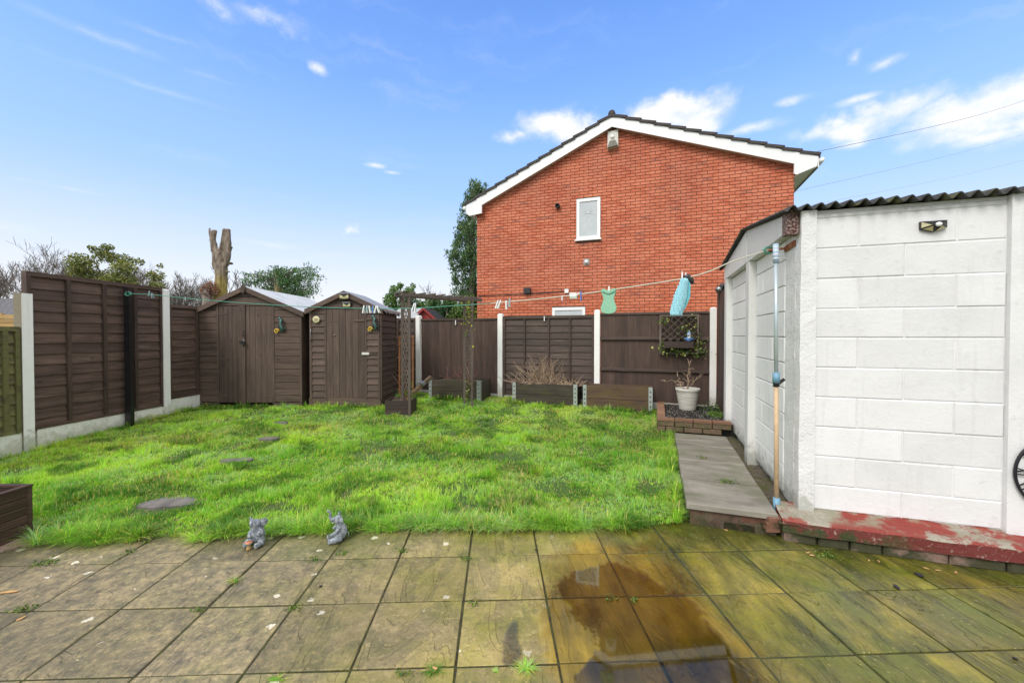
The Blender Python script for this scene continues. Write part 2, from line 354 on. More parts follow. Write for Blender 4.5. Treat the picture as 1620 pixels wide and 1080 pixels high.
def slabmat():
    nt = newmat('riven_paving'); P = nt.geo.outputs['Position']; s = nt.n('ShaderNodeSeparateXYZ', {0: P}).outputs; x, y = s[0], s[1]
    oc = rcoord(nt)
    n1 = nt.noise(oc, 3.5, 6, .6); n2 = nt.noise(P, 60, 6, .7); n3 = nt.noise(oc, 16, 6, .68); big = nt.noise(P, 1.1, 4, .55)
    # riven strata: long steps that run away from the viewer, different on every slab
    st = nt.noise(rcoord(nt, (1.1, .34, 1)), 4.0, 3.5, .55, .9)
    steps = nt.ramp(st, [(0.0, 0), (.36, .05), (.375, .30), (.46, .34), (.475, .56), (.55, .60), (.562, .82), (.7, .86), (.712, 1.0)])
    tan = nt.mix(n1, (.33, .27, .110), (.165, .140, .062))
    gr = nt.mix(nt.ramp(n3, [(.35, 0), (.65, 1)]), (.245, .205, .130), (.085, .080, .062))
    c = nt.mix(nt.sstep(nt.math('ADD', x, nt.math('MULTIPLY', nt.math('SUBTRACT', big, .5), 1.8)), -1.3, -.1), gr, tan)
    c = nt.mix(nt.math('MULTIPLY', nt.ramp(st, [(.38, 1.0), (.47, .75), (.49, 0.0)]), .40), c, (.095, .085, .065))
    c = nt.mix(nt.ramp(nt.noise(oc, 26, 5, .75), [(.52, 0), (.70, .65)]), c, (.36, .285, .17)); c = nt.mix(nt.ramp(nt.noise(oc, 9, 6, .8), [(.52, 0), (.66, .55)]), c, (.070, .066, .052))
    # olive algae to the right, and a green-black strip by the lawn
    al = nt.sstep(nt.math('ADD', x, nt.math('MULTIPLY', nt.math('SUBTRACT', nt.noise(P, 1.9, 5, .6), .5), 1.3)), .30, 1.0)
    ol = nt.mix(nt.ramp(nt.noise(rcoord(nt, (1, .35, 1)), 5, 6, .65), [(.36, 0), (.66, 1)]), (.040, .042, .010), (.33, .275, .040))
    ol = nt.mix(nt.ramp(n3, [(.50, 0), (.70, .65)]), ol, (.19, .165, .085))
    c = nt.mix(nt.math('MULTIPLY', al, .88), c, ol)
    g2 = nt.sstep(nt.math('ADD', y, nt.math('MULTIPLY', nt.math('SUBTRACT', nt.noise(P, 2.6, 5, .6), .5), 1.3)), 2.55, 2.95)
    g3 = nt.ramp(nt.noise(P, 1.5, 4, .6), [(.40, 0), (.60, 1)])
    c = nt.mix(nt.math('MULTIPLY', nt.math('MULTIPLY', g2, g3), .86), c, nt.mix(n3, (.022, .036, .014), (.11, .125, .03)))
    rg = nt.math('MULTIPLY', nt.sstep(x, 1.0, 1.7), nt.ramp(nt.noise(P, 3.1, 5, .6), [(.44, 0), (.60, .85)]))
    c = nt.mix(rg, c, nt.mix(n3, (.045, .062, .014), (.17, .185, .03)))
    c = nt.mix(nt.math('MULTIPLY', nt.ramp(nt.noise(P, 2.3, 6, .68), [(.40, 0), (.62, 1)]), nt.sstep(x, -3.2, .4)), c, nt.mix(1.0, c, (.72, .86, .42), 'MULTIPLY'))
    c = nt.mix(nt.math('MULTIPLY', nt.ramp(nt.noise(rcoord(nt, (1.4, .30, 1)), 6, 6, .7), [(.52, 0), (.64, .7)]), al), c, (.035, .042, .012))
    # pale lichen
    vo = nt.n('ShaderNodeTexVoronoi', {'Vector': nt.vm('ADD', P, nt.vm('MULTIPLY', nt.n('ShaderNodeTexNoise', {'Vector': P, 'Scale': 40.0}).outputs[1], (.05, .05, .05)).outputs[0]).outputs[0], 'Scale': 9.5})
    vo.inputs['Randomness'].default_value = 1.0
    sel = nt.n('ShaderNodeSeparateXYZ', {0: vo.outputs[1]}).outputs[0]
    lm = nt.math('MULTIPLY', nt.ramp(vo.outputs[0], [(.16, 1.0), (.20, 0.0)]), nt.math('GREATER_THAN', sel, .80))
    lm = nt.math('MULTIPLY', lm, nt.sstep(x, .6, -.4))
    v2 = nt.n('ShaderNodeTexVoronoi', {'Vector': P, 'Scale': 44.0}); sel2 = nt.n('ShaderNodeSeparateXYZ', {0: v2.outputs[1]}).outputs[1]
    sp = nt.math('MULTIPLY', nt.ramp(v2.outputs[0], [(.16, 1.0), (.30, 0.0)]), nt.math('GREATER_THAN', sel2, .80))
    c = nt.mix(nt.math('MULTIPLY', sp, .45), c, (.38, .31, .15))
    c = nt.mix(nt.math('MULTIPLY', lm, .8), c, (.52, .51, .47))
    c = nt.mix(nt.ramp(n2, [(.30, .5), (.5, 0)]), c, (.05, .045, .03))
    # amber brown algae where the rain stands
    dx = nt.math('SUBTRACT', x, .62); dy = nt.math('SUBTRACT', y, 2.02)
    rr_ = nt.math('SQRT', nt.math('ADD', nt.math('MULTIPLY', nt.math('MULTIPLY', dx, dx), 2.4), nt.math('MULTIPLY', nt.math('MULTIPLY', dy, dy), .75)))
    am = nt.sstep(nt.math('ADD', rr_, nt.math('MULTIPLY', nt.math('SUBTRACT', nt.noise(P, 3.5, 6, .65), .5), .7)), .86, .62)
    c = nt.mix(nt.math('MULTIPLY', am, .85), c, nt.mix(nt.ramp(nt.noise(rcoord(nt, (1, .25, 1)), 6, 6, .6), [(.36, 0), (.66, 1)]), (.045, .032, .004), (.24, .165, .014)))
    vr = nt.math('MULTIPLY_ADD', nt.oi.outputs['Random'], 0.40, 0.80)
    c = nt.mix(1.0, c, nt.n('ShaderNodeCombineXYZ', {0: vr, 1: vr, 2: vr}).outputs[0], 'MULTIPLY')
    # wet patches: smooth and a bit darker; the right-hand side is wetter
    wn1 = nt.noise(P, 1.3, 5, .6)
    wet = nt.math('MULTIPLY', nt.sstep(nt.math('ADD', nt.math('MULTIPLY', x, .10), wn1), .50, .62), 1.0)
    c = nt.mix(nt.math('MULTIPLY', wet, .35), c, nt.mix(1.0, c, (.45, .43, .38), 'MULTIPLY'))
    c = nt.mix(nt.math('MULTIPLY', nt.ramp(nt.noise(P, 1.7, 6, .62), [(.42, 0), (.62, 1)]), .38), c, nt.mix(1.0, c, (.48, .50, .50), 'MULTIPLY')); c = nt.mix(1.0, c, (1.50, 1.42, 1.24), 'MULTIPLY')
    rough = nt.math('MULTIPLY_ADD', wet, -.40, nt.math('MULTIPLY_ADD', n3, .25, .50))
    nb = nt.bump(steps, 1.0, .016); nb = nt.bump(nt.math('ADD', n3, nt.math('MULTIPLY', n2, .5)), .38, .006, nb)
    setb(nt, col=c, rough=rough, spec=.5, normal=nb)
    return nt.m
M['slab'] = slabmat()

def pathmat():
    nt = newmat('smooth_paving'); oc = rcoord(nt)
    n = nt.noise(rcoord(nt, (.35, 1, 1)), 6, 7, .65); n2 = nt.noise(nt.geo.outputs['Position'], 3, 5, .6)
    c = nt.mix(nt.ramp(n, [(.3, 0), (.7, 1)]), (.14, .128, .105), (.34, .315, .265))
    c = nt.mix(nt.ramp(n2, [(.48, 0), (.66, .55)]), c, (.13, .14, .07))
    setb(nt, col=c, rough=nt.ramp(n2, [(.3, .35), (.6, .7)]), normal=nt.bump(nt.noise(oc, 60, 6, .7), .3, .004)); return nt.m
M['path'] = pathmat()

def soil(name, a, b, moss, amt, scale=1.0):
    nt = newmat(name); P = nt.geo.outputs['Position']; n = nt.noise(P, 14 * scale, 8, .75); n2 = nt.noise(P, 3 * scale, 5, .6)
    c = nt.mix(nt.ramp(n, [(.35, 0), (.68, 1)]), a, b); c = nt.mix(nt.ramp(n2, [(.55 - amt * .2, 0), (.66 - amt * .2, .9)]), c, moss)
    setb(nt, col=c, rough=.9, normal=nt.bump(n, 1.0, .02)); return nt.m
M['soil'] = soil('soil', (.045, .034, .022), (.15, .115, .08), (.075, .08, .03), .4)
M['joint'] = soil('joint_moss', (.028, .024, .012), (.07, .058, .026), (.07, .08, .02), .6, 3)
M['lawn'] = soil('lawn_soil', (.05, .06, .02), (.12, .13, .045), (.06, .12, .02), .9)
M['ground'] = soil('rough_ground', (.04, .06, .02), (.07, .09, .03), (.05, .09, .02), .5, .2)

def grassmat(name, trans=0.35):
    nt = newmat(name); a = nt.n('ShaderNodeAttribute', attribute_name='tint').outputs[0]
    P = nt.geo.outputs['Position']; n = nt.noise(P, 1.6, 5, .6)
    c = nt.mix(nt.ramp(n, [(.35, 0), (.68, .5)]), a, nt.mix(1.0, a, (1.5, 1.15, .8), 'MULTIPLY'))
    setb(nt, col=c, rough=.5, spec=.35)
    tr = nt.n('ShaderNodeBsdfTranslucent', {'Color': nt.mix(1.0, c, (1.25, 1.35, .5), 'MULTIPLY')})
    mx = nt.n('ShaderNodeMixShader', {0: trans, 1: nt.b.outputs[0], 2: tr.outputs[0]}); nt.t.links.new(mx.outputs[0], nt.out.inputs[0]); return nt.m
M['grass'] = grassmat('grass_blades', .45)
M['leaf'] = grassmat('leaves', .25)

def brickmat(frame_scale=True):
    nt = newmat('red_brick'); s = nt.n('ShaderNodeSeparateXYZ', {0: nt.geo.outputs['Position']}).outputs
    u = nt.math('ADD', nt.math('MULTIPLY', s[0], math.cos(R(19.4))), nt.math('MULTIPLY', s[1], -math.sin(R(19.4))))
    u0 = H_U0
    row = nt.math('FLOOR', nt.math('DIVIDE', s[2], .075))
    uu = nt.math('ADD', nt.math('DIVIDE', nt.math('SUBTRACT', u, u0), .225), nt.math('MULTIPLY', nt.math('MODULO', nt.math('ADD', row, 100), 2.0), .5))
    cell = nt.n('ShaderNodeCombineXYZ', {0: nt.math('FLOOR', uu), 1: row}).outputs[0]
    wnz = nt.n('ShaderNodeTexWhiteNoise', {'Vector': cell}).outputs; r1 = wnz[0]
    P = nt.geo.outputs['Position']; n = nt.noise(P, 25, 6, .7); nb = nt.noise(P, .8, 5, .6)
    c = nt.mix(r1, (.50, .125, .065), (.66, .225, .130))
    c = nt.mix(nt.ramp(r1, [(.0, 0), (.955, 0), (.97, .6), (1, .6)]), c, (.23, .075, .06))
    c = nt.mix(nt.ramp(n, [(.45, 0), (.75, .5)]), c, (.52, .20, .12))
    c = nt.mix(nt.ramp(nb, [(.45, 0), (.72, .42)]), c, (.30, .10, .07)); c = nt.mix(nt.ramp(nt.noise(nt.vm('MULTIPLY', P, (2.2, 2.2, .35)).outputs[0], 1.2, 5, .65), [(.52, 0), (.75, .30)]), c, (.62, .27, .18)); z_ = nt.math('ADD', s[2], nt.math('MULTIPLY', nb, .8)); c = nt.mix(nt.math('MULTIPLY', nt.sstep(z_, 3.4, 1.9), .25), c, (.66, .17, .05))
    setb(nt, col=c, rough=.8, spec=.25, normal=nt.bump(n, .4, .004)); return nt.m
# ------------------------------------------------------------------ frames of the place
HF = Frame(-0.957, 11.4, 19.4)            # gable of the neighbouring house
GF = Frame(2.07, 2.98, 18.6)              # corner of the concrete garage
PF = Frame(1.32, 3.12, 19.5)              # raised side path
FF = Frame(-1.94, 8.70, 20.85)            # back fence
SF = Frame(-0.2925, 3.026, -2.2)          # patio
H_U0 = HF.o.dot(HF.u)
M['brick'] = brickmat()
def lawn_z(x, y):
    z = .03 + .046 * max(0.0, min(y, 8.2) - 3.1)
    return z + .018 * fbm(x, y, 1.1, 3.0) * min(1.0, max(0.0, (y - 3.0) * 2))

# --- ground, far terrain
mb = MB(); mb.add([(-400, -60, -.12), (400, -60, -.12), (400, 500, -.12), (-400, 500, -.12)], [(0, 1, 2, 3)])
tag(mb.build('ground', M['ground']), kind='structure')
nx, ny = 70, 46; vs = []; fs = []
for j in range(ny + 1):
    for i in range(nx + 1):
        x = -6.6 + 11.6 * i / nx; y = 2.85 + 7.9 * j / ny; vs.append((x, y, lawn_z(x, y) - .012))
PU = lambda x, y: PF.loc((x, y, 0))
for j in range(ny):
    for i in range(nx):
        a = j * (nx + 1) + i; cx = vs[a][0] + .08; cy = vs[a][1] + .09; u, v = PU(cx, cy)
        if cy < 3.12 and cx > -9: 
            if SF.loc((cx, cy, 0))[1] < .08: continue
        if u > 0.1 and v < 2.5: continue
        fs.append((a, a + 1, a + nx + 2, a + nx + 1))
tag(link('lawn', (lambda b: b)(MB().add(vs, fs)).mesh('lawn', M['lawn'], True)), kind='structure')

# --- patio: every slab a piece
patio = struct('patio', SF.o, SF.rz)
mb = MB(); mb.box(-6.2, 5.0, -3.4, .30, -.10, -.0065); mb.build('joint_bed', M['joint'], patio)
sl_me = []
for k in range(4):
    b = MB(); w = .440; b.slab(w, w, .05, .0025 + .0005 * k); sl_me.append(b.mesh('paving_slab', M['slab']))
rr = random.Random(5)
for j in range(7):
    for i in range(-13, 10):
        o = link('paving_slab', sl_me[rr.randrange(4)], patio, (i * .451 + .005, .104 - .45 * (j + 1) + .005 + (0), rr.uniform(-.0035, .0018)))
        o.rotation_euler = (rr.uniform(-.006, .006), rr.uniform(-.006, .006), rr.uniform(-.006, .006))

# --- standing water on the slabs
def water():
    nt = newmat('rain_water'); nt.t.nodes.remove(nt.b)
    gl = nt.n('ShaderNodeBsdfGlossy', {'Color': (1, 1, 1, 1), 'Roughness': .03}); tr = nt.n('ShaderNodeBsdfTransparent', {'Color': (.93, .91, .84, 1)})
    fr = nt.n('ShaderNodeFresnel', {'IOR': 1.47})
    e = nt.n('ShaderNodeAttribute', attribute_name='depth').outputs['Fac']; P = nt.geo.outputs['Position']     # the film breaks up where it runs out
    n = nt.math('ADD', nt.math('MULTIPLY', nt.noise(P, 13, 6, .65), .8), nt.math('MULTIPLY', nt.noise(nt.vm('MULTIPLY', P, (1, .3, 1)).outputs[0], 34, 4, .6), .5))
    m = nt.sstep(nt.math('ADD', e, nt.math('MULTIPLY', nt.math('SUBTRACT', n, .65), 1.1)), .30, .42)
    mx = nt.n('ShaderNodeMixShader', {0: fr.outputs[0], 1: tr.outputs[0], 2: gl.outputs[0]})
    dry = nt.n('ShaderNodeBsdfTransparent', {'Color': (1, 1, 1, 1)})
    m2 = nt.n('ShaderNodeMixShader', {0: m, 1: dry.outputs[0], 2: mx.outputs[0]}); nt.t.links.new(m2.outputs[0], nt.out.inputs[0]); return nt.m
M['water'] = water()
def puddle(pts, seed, z=.0045, sub=6, amp=.012, inset=.09):
    P = [ground(px, py) for px, py in pts]; out = []; n = len(P)
    for i in range(n):
        p0, p1, p2, p3 = P[i - 1], P[i], P[(i + 1) % n], P[(i + 2) % n]
        for k in range(sub):
            t = k / sub; q = 0.5 * ((2 * p1) + (p2 - p0) * t + (2 * p0 - 5 * p1 + 4 * p2 - p3) * t * t + (3 * p1 - p0 - 3 * p2 + p3) * t ** 3); out.append(Vector((q.x, q.y, z)))
    m = len(out); c = sum(out, Vector()) / m; ring = [out]
    for f in (.5, 1.0): ring.append([c + (p - c) * max(.1, 1 - inset * f * 2 / max((p - c).length, .05) * .5) for p in out])
    vs = [p for r_ in ring for p in r_]; fs = [(r_ * m + i, r_ * m + (i + 1) % m, (r_ + 1) * m + (i + 1) % m, (r_ + 1) * m + i) for r_ in range(2) for i in range(m)] + [tuple(2 * m + i for i in range(m))]
    me = bpy.data.meshes.new('puddle'); me.from_pydata(vs, [], fs); me.materials.append(M['water'])
    if me.polygons[0].normal.z < 0: me.flip_normals()
    a = me.attributes.new('depth', 'FLOAT', 'POINT'); a.data.foreach_set('value', [0.0] * m + [.55] * m + [1.0] * m)
    tag(link('puddle', me), kind='structure')
puddle([(862, 925), (872, 905), (912, 888), (962, 876), (1015, 890), (1058, 915), (1120, 945), (1150, 985), (1195, 1035), (1240, 1095), (1280, 1170), (1240, 1300), (1000, 1290), (900, 1180), (885, 1100), (905, 1062), (918, 1030), (900, 990), (880, 960)], 2, sub=6, inset=.30)
puddle([(806, 985), (818, 978), (822, 1000), (826, 1030), (818, 1054), (795, 1056), (791, 1030), (794, 1003)], 4, sub=6, inset=.05)

# --- raised side path: slabs, brick step, strip of soil
path = struct('path', PF.w(0, 0), PF.rz)
MB().box(.03, .60, .03, 2.40, -.05, .125).build('path_bed', M['soil'], path)
pm = MB().slab(.60, .580, .042, .005).mesh('paving_slab', M['path'])
for k in range(4): link('paving_slab', pm, path, (random.Random(k).uniform(-.004, .004), .60 * k, .17 + .002 * (k % 2)))
for k in (1, 2, 3): MB().box(.006, .594, .60 * k - .0185, .60 * k - .0015, .124, .164).build('joint_moss', M['joint'], path)
nt = newmat('step_brick'); v = rcoord(nt); n = nt.noise(v, 9, 7, .7); P = nt.geo.outputs['Position']; zz = nt.n('ShaderNodeSeparateXYZ', {0: P}).outputs[2]
c = nt.mix(n, (.10, .045, .03), (.30, .14, .09)); mn = nt.math('ADD', nt.noise(P, 9, 5, .6), nt.math('MULTIPLY', zz, -1.6))
c = nt.mix(nt.sstep(mn, .36, .50), c, (.035, .038, .014)); setb(nt, col=c, rough=.75, normal=nt.bump(nt.noise(v, 40, 6, .7), .7, .006)); M['step_brick'] = nt.m
bk = MB().pillow(.215, .062, .10, .005).mesh('brick', M['step_brick']); hbk = MB().pillow(.103, .062, .10, .005).mesh('brick', M['step_brick'])
for r_ in range(2):
    x = .03
    for k, me in enumerate([bk, bk, hbk] if r_ == 0 else [hbk, bk, bk]):
        link('brick', me, path, (x, .13, -.005 + r_ * .069)); x += .225 if me is bk else .113
nx, ny = 8, 40; vs = []; fs = []
for j in range(ny + 1):
    for i in range(nx + 1):
        u = .597 + .28 * i / nx; vv = -.06 + 2.75 * j / ny; p = PF.w(u, vv); vs.append((p.x, p.y, .120 + .022 * fbm(p.x, p.y, 7, 1) + .02 * abs(fbm(p.x, p.y, 22, 4))))
for j in range(ny):
    for i in range(nx): a = j * (nx + 1) + i; fs.append((a, a + 1, a + nx + 2, a + nx + 1))
tag(link('soil_strip', MB().add(vs, fs).mesh('soil_strip', soil('strip_soil', (.05, .04, .026), (.20, .165, .115), (.085, .09, .025), .35, 2), True)), kind='structure')

# --- gravel bed with a brick kerb, at the end of the path
gb = thing('gravel_bed', 'low brick edged bed of dark gravel at the far end of the side path', 'flower bed', PF.w(-.217, 2.47), PF.rz)
nt = newmat('old_mossy_brick'); v = rcoord(nt); n = nt.noise(v, 9, 7, .7); c = nt.mix(n, (.075, .05, .03), (.24, .16, .10)); c = nt.mix(nt.ramp(nt.noise(nt.geo.outputs['Position'], 6, 5, .6), [(.45, 0), (.6, .8)]), c, (.07, .075, .025)); setb(nt, col=c, rough=.8, normal=nt.bump(nt.noise(v, 40, 6, .7), .7, .006))
OLD = {}
for m0, w0 in ((bk, .215), (hbk, .103)): OLD[m0.name] = MB().pillow(w0, .062, .10, .005).mesh('brick', nt.m)
kerb = wood('edging_brick', (.20, .105, .062), (.36, .20, .12), 0, knots=False)
for r_ in range(2):
    x = .0
    for k, me in enumerate([bk] * 4 if r_ % 2 else [hbk, bk, bk, bk]):
        link('brick', OLD[me.name], gb, (x, .10, .165 + r_ * .069)); x += .225 if me is bk else .113
cp = MB().slab(.215, .11, .034, .004).mesh('coping_brick', kerb)
for k in range(4): link('coping_brick', cp, gb, (.225 * k, -.004, .336))
cp2 = MB().slab(.11, .215, .034, .004).mesh('coping_brick', kerb)
for k in range(6): link('coping_brick', cp2, gb, (-.004, .112 + .225 * k, .336))
MB().box(0, .10, .1, 1.45, .05, .300).build('side_wall', M['step_brick'], gb)
MB().box(.1, 1.05, .1, 2.2, .05, .272).build('earth', soil('bed_earth', (.012, .012, .011), (.05, .048, .045), (.03, .03, .022), .2, 2), gb)
rg = np.random.default_rng(4); N = 5200
ico = np.array([(0, 0, 1), (.9, 0, -.3), (-.45, .8, -.3), (-.45, -.8, -.3)]); fi = np.array([(0, 1, 2), (0, 2, 3), (0, 3, 1), (1, 3, 2)])
c = np.stack([rg.uniform(.11, .95, N), rg.uniform(.11, 2.1, N), .276 + rg.uniform(0, .014, N)], 1); rot = rg.uniform(0, 6.28, (N, 3)); sz = rg.uniform(.005, .014, (N, 1, 1))
def rmat(a):
    cx, cy, cz = np.cos(a).T; sx, sy, sz_ = np.sin(a).T; Z = np.zeros_like(cx); O = np.ones_like(cx)
    A = np.stack([np.stack([O, Z, Z], 1), np.stack([Z, cx, -sx], 1), np.stack([Z, sx, cx], 1)], 1); B = np.stack([np.stack([cz, -sz_, Z], 1), np.stack([sz_, cz, Z], 1), np.stack([Z, Z, O], 1)], 1)
    return A @ B
V = np.einsum('nij,kj->nki', rmat(rot), ico) * sz + c[:, None, :]; F = (fi[None] + 4 * np.arange(N)[:, None, None]).reshape(-1, 3)
g = rg.choice([.03, .05, .08, .16, .34], N, p=[.3, .3, .2, .12, .08])
tag(link('gravel', np_mesh('gravel', V.reshape(-1, 3), F, grassmat('chippings', 0.0), np.repeat(np.stack([g, g * .98, g * .96], 1), 4, 0)), gb), kind='stuff')

# --- garage of painted concrete blocks
gar = thing('garage', 'white painted concrete block garage with corrugated roof beside the path', 'garage', GF.o, GF.rz)
ZT = 2.325; ZB = .165
# front wall: rows and joints read off the photo
RB = random.Random(99); rows = []; zs = []
for py in (346.6, 393.9, 441.7, 489, 533.9, 580.6, 627.2, 673.9, 720, 765.5, 808): zs.append(GF.hit(1289, py, .02)[1])
zs = [GF.hit(1289, 338, .02)[1] + .0] + zs; zs[-1] = .19
uL = GF.hit(1289, 600, 0)[0]; uR = GF.hit(1594, 600, 0)[0]
ja = [GF.hit(px, 480, 0)[0] for px in (1360, 1516)]; jb = [GF.hit(1434, 480, 0)[0]]
for r_ in range(len(zs) - 1):
    z1, z0 = zs[r_], zs[r_ + 1]; cuts = [uL] + (jb if r_ % 2 == 0 else ja) + [uR]
    for a, b in zip(cuts[:-1], cuts[1:]):
        MB().pillow(b - a - .005, z1 - z0 - .005, .05, .006).build('block', M['white_block'], gar, loc=(a + .0025, .07 + RB.uniform(-.0025, .0025), z0 + .0025 + RB.uniform(-.001, .001)), rot=(RB.uniform(-.008, .008), RB.uniform(-.0025, .0025), RB.uniform(-.004, .004)))
MB().box(uL - .02, uR + .02, .027, .10, ZB, ZT).build('front_backing', M['white_block'], gar)
# corner post (two rough faces), second post, further bay beyond the frame
def rough_post(u0, u1, v0, v1, z0, z1, mat, mat2, amp=.003, name='corner_post'):
    mb = MB(); n = 26; rg = random.Random(int(u0 * 100)); b = len(mb.v)
    ring = [(u0, v0), (u1, v0), (u1, v1), (u0, v1)]; vs = []; fs = []
    for j in range(n + 1):
        z = z0 + (z1 - z0) * j / n; vs += [(x + rg.uniform(-amp, amp), y + rg.uniform(-amp, amp), z) for x, y in ring]
    mis = []
    for j in range(n):
        for k in range(4): fs.append((j * 4 + k, j * 4 + (k + 1) % 4, j * 4 + 4 + (k + 1) % 4, j * 4 + 4 + k)); mis.append(1 if k == 3 else 0)
    mb.v = vs; mb.f = fs + [(3, 2, 1, 0), (n * 4, n * 4 + 1, n * 4 + 2, n * 4 + 3)]; mb.mi = mis + [0, 0]
    return mb.build(name, [mat, mat2], gar)
rough_post(0, uL, -.012, .10, ZB - .01, ZT, M['white_render'], M['white_pitted'])
rough_post(.0, uL * .9, .101, .34, ZB - .01, ZT - .02, M['white_pitted'], M['white_pitted'], name='side_post')
rough_post(uR, uR + .145, -.012, .12, ZB, ZT, M['white_block'], M['white_block'], .001, name='post')
for r_ in range(len(zs) - 1):
    z1, z0 = zs[r_], zs[r_ + 1]; a0 = uR + .145
    for k in range(2 if r_ % 2 else 3):
        cuts = [0, .27, .80, 1.05] if r_ % 2 == 0 else [0, .53, 1.05]
        MB().pillow(cuts[k + 1] - cuts[k] - .007, z1 - z0 - .007, .05, .007).build('block', M['white_block'], gar, loc=(a0 + cuts[k], .07, z0 + .0035))
MB().box(uR + .15, uR + 2.5, .032, .10, ZB, ZT).build('front_backing', M['white_block'], gar)
# left side wall (gable end): recessed blocks between projecting posts
M['side_post'] = concrete_white('side_post_paint', (.70, .70, .69), amt=.35, bumps=.4)
for a, b in ((1.28, 1.42), (2.60, 2.75)):
    MB().box(-.075, .05, a, b, .10, 2.19).build('post', M['side_post'], gar)
brk = [.19, .40, .605, .81, 1.015, 1.22, 1.425, 1.63, 1.835, 2.04, 2.19]
Ry = Matrix.Rotation(R(-90), 4, 'Z')
for (v0, v1), flip in (((.34, 1.28), 0), ((1.42, 2.60), 1)):
    for r_ in range(10):
        cuts = [v0, v0 + (v1 - v0) * (.36 if (r_ + flip) % 2 else .72), v1] if r_ in (2, 5, 8, 9) else [v0, v1]
        for a, b in zip(cuts[:-1], cuts[1:]):
            w = b - a - .006
            MB().pillow(w, brk[r_ + 1] - brk[r_] - .006, .04, .006, M=Matrix.Translation((0, 0, 0)) @ Ry).build('block', M['white_side'], gar, loc=(.034, a + .003 + w, brk[r_] + .003))
MB().box(.036, .09, .30, 2.72, .10, 2.34).build('side_backing', M['white_side'], gar)
# gable board above the side wall
gz = lambda v: 2.315 + (2.53 - 2.315) * (v - 0) / 1.42 if v < 1.42 else 2.53 - (2.53 - 2.36) * (v - 1.42) / 1.40
g1 = MB().prism([(.14, 2.195), (1.395, 2.195), (1.395, gz(1.395)), (.14, gz(.14))], -.075, .05, ax='x'); g1.build('gable_board', M['side_post'], gar)
g2 = MB().prism([(1.405, 2.195), (2.78, 2.195), (2.78, gz(2.78)), (1.405, gz(1.405))], -.075, .05, ax='x'); g2.build('gable_board', M['side_post'], gar)
MB().box(-.082, -.0755, 1.385, 1.415, 2.20, 2.50).build('cover_strip', M['side_post'], gar)
nt = newmat('rusty_mottled'); n = nt.noise(nt.geo.outputs['Position'], 75, 6, .8)
setb(nt, col=nt.ramp(n, [(.38, (.03, .012, .010)), (.50, (.12, .035, .03)), (.56, (.45, .40, .36)), (.66, (.06, .02, .018))]), rough=.85, normal=nt.bump(n, 1, .008)); M['mottled'] = nt.m
MB().box(-.09, -.005, .015, .10, 2.17, 2.345).build('gutter_end', M['mottled'], gar)
# corrugated roof, two slopes
nt = newmat('corrugated_sheet'); P = nt.geo.outputs['Position']; n = nt.noise(P, 30, 7, .75); n2 = nt.noise(P, 7, 4, .6)
c = nt.ramp(n, [(.35, (.018, .018, .019)), (.62, (.075, .075, .078)), (.75, (.17, .17, .15))]); c = nt.mix(nt.ramp(n2, [(.55, 0), (.68, .8)]), c, (.10, .105, .035))
setb(nt, col=c, rough=.85, normal=nt.bump(n, .8, .01)); M['corr'] = nt.m
def corr(v0, zv0, v1, zv1, nm):
    n = 12 * 36; u0, u1 = -.12, 2.9; mb = MB(); vs = []; fs = []; th = .009; pitch = .0835; am = .019
    for (v, z) in ((v0, zv0), (v1, zv1)):
        for d in (0, -th):
            for i in range(n + 1):
                u = u0 + (u1 - u0) * i / n; vs.append((u, v + .004 * math.sin(u * 9), z + am * math.sin(2 * math.pi * u / pitch) + d + .004 * math.sin(u * 5)))
    m = n + 1
    for i in range(n):
        fs += [(i, i + 1, 2 * m + i + 1, 2 * m + i), (m + i + 1, m + i, 3 * m + i, 3 * m + i + 1), (m + i, m + i + 1, i + 1, i), (2 * m + i, 2 * m + i + 1, 3 * m + i + 1, 3 * m + i)]
    fs += [(0, 2 * m, 3 * m, m), (n, m + n, 3 * m + n, 2 * m + n)]
    return mb.add(vs, fs).build(nm, M['corr'], gar, True)
corr(-.06, 2.343, 1.44, 2.565, 'roof_sheet'); corr(1.44, 2.566, 2.95, 2.368, 'roof_sheet')
MB().prism([(-.02, 2.318), (1.43, 2.536), (1.43, 2.556), (-.02, 2.334)], -.10, -.076, ax='x').build('verge_strip', simple('roof_felt_dark', (.035, .037, .036), .8), gar)
MB().prism([(1.43, 2.536), (2.95, 2.345), (2.95, 2.361), (1.43, 2.556)], -.10, -.076, ax='x').build('verge_strip', bpy.data.materials['roof_felt_dark'], gar)
# the rest of the body (hidden sides)
MB().box(.10, 3.6, .12, 2.74, .05, 2.27).build('rear_body', M['white_side'], gar)

# plinth with worn red paint
nt = newmat('worn_red_paint'); P = nt.geo.outputs['Position']; s = nt.n('ShaderNodeSeparateXYZ', {0: P}).outputs
n = nt.noise(P, 5, 7, .68); n2 = nt.noise(P, 40, 6, .75); n3 = nt.noise(P, 11, 6, .7)
up = nt.n('ShaderNodeSeparateXYZ', {0: nt.geo.outputs['Normal']}).outputs[2]
red = nt.mix(n3, (.17, .022, .015), (.34, .050, .032)); bare = nt.mix(n2, (.17, .145, .11), (.50, .46, .38))
c = nt.mix(nt.ramp(nt.math('ADD', nt.math('MULTIPLY', nt.noise(P, 3.2, 3, .5), .75), nt.math('MULTIPLY', nt.noise(P, 28, 6, .8), .32)), [(.535, 0), (.575, 1)]), red, bare)
dk = nt.mix(nt.ramp(n2, [(.57, 0), (.66, .85)]), (.15, .022, .018), (.45, .38, .33))
gv = nt.math('ADD', nt.math('MULTIPLY', s[0], GF.v.x), nt.math('MULTIPLY', s[1], GF.v.y)); gv = nt.math('SUBTRACT', gv, GF.o.dot(GF.v))
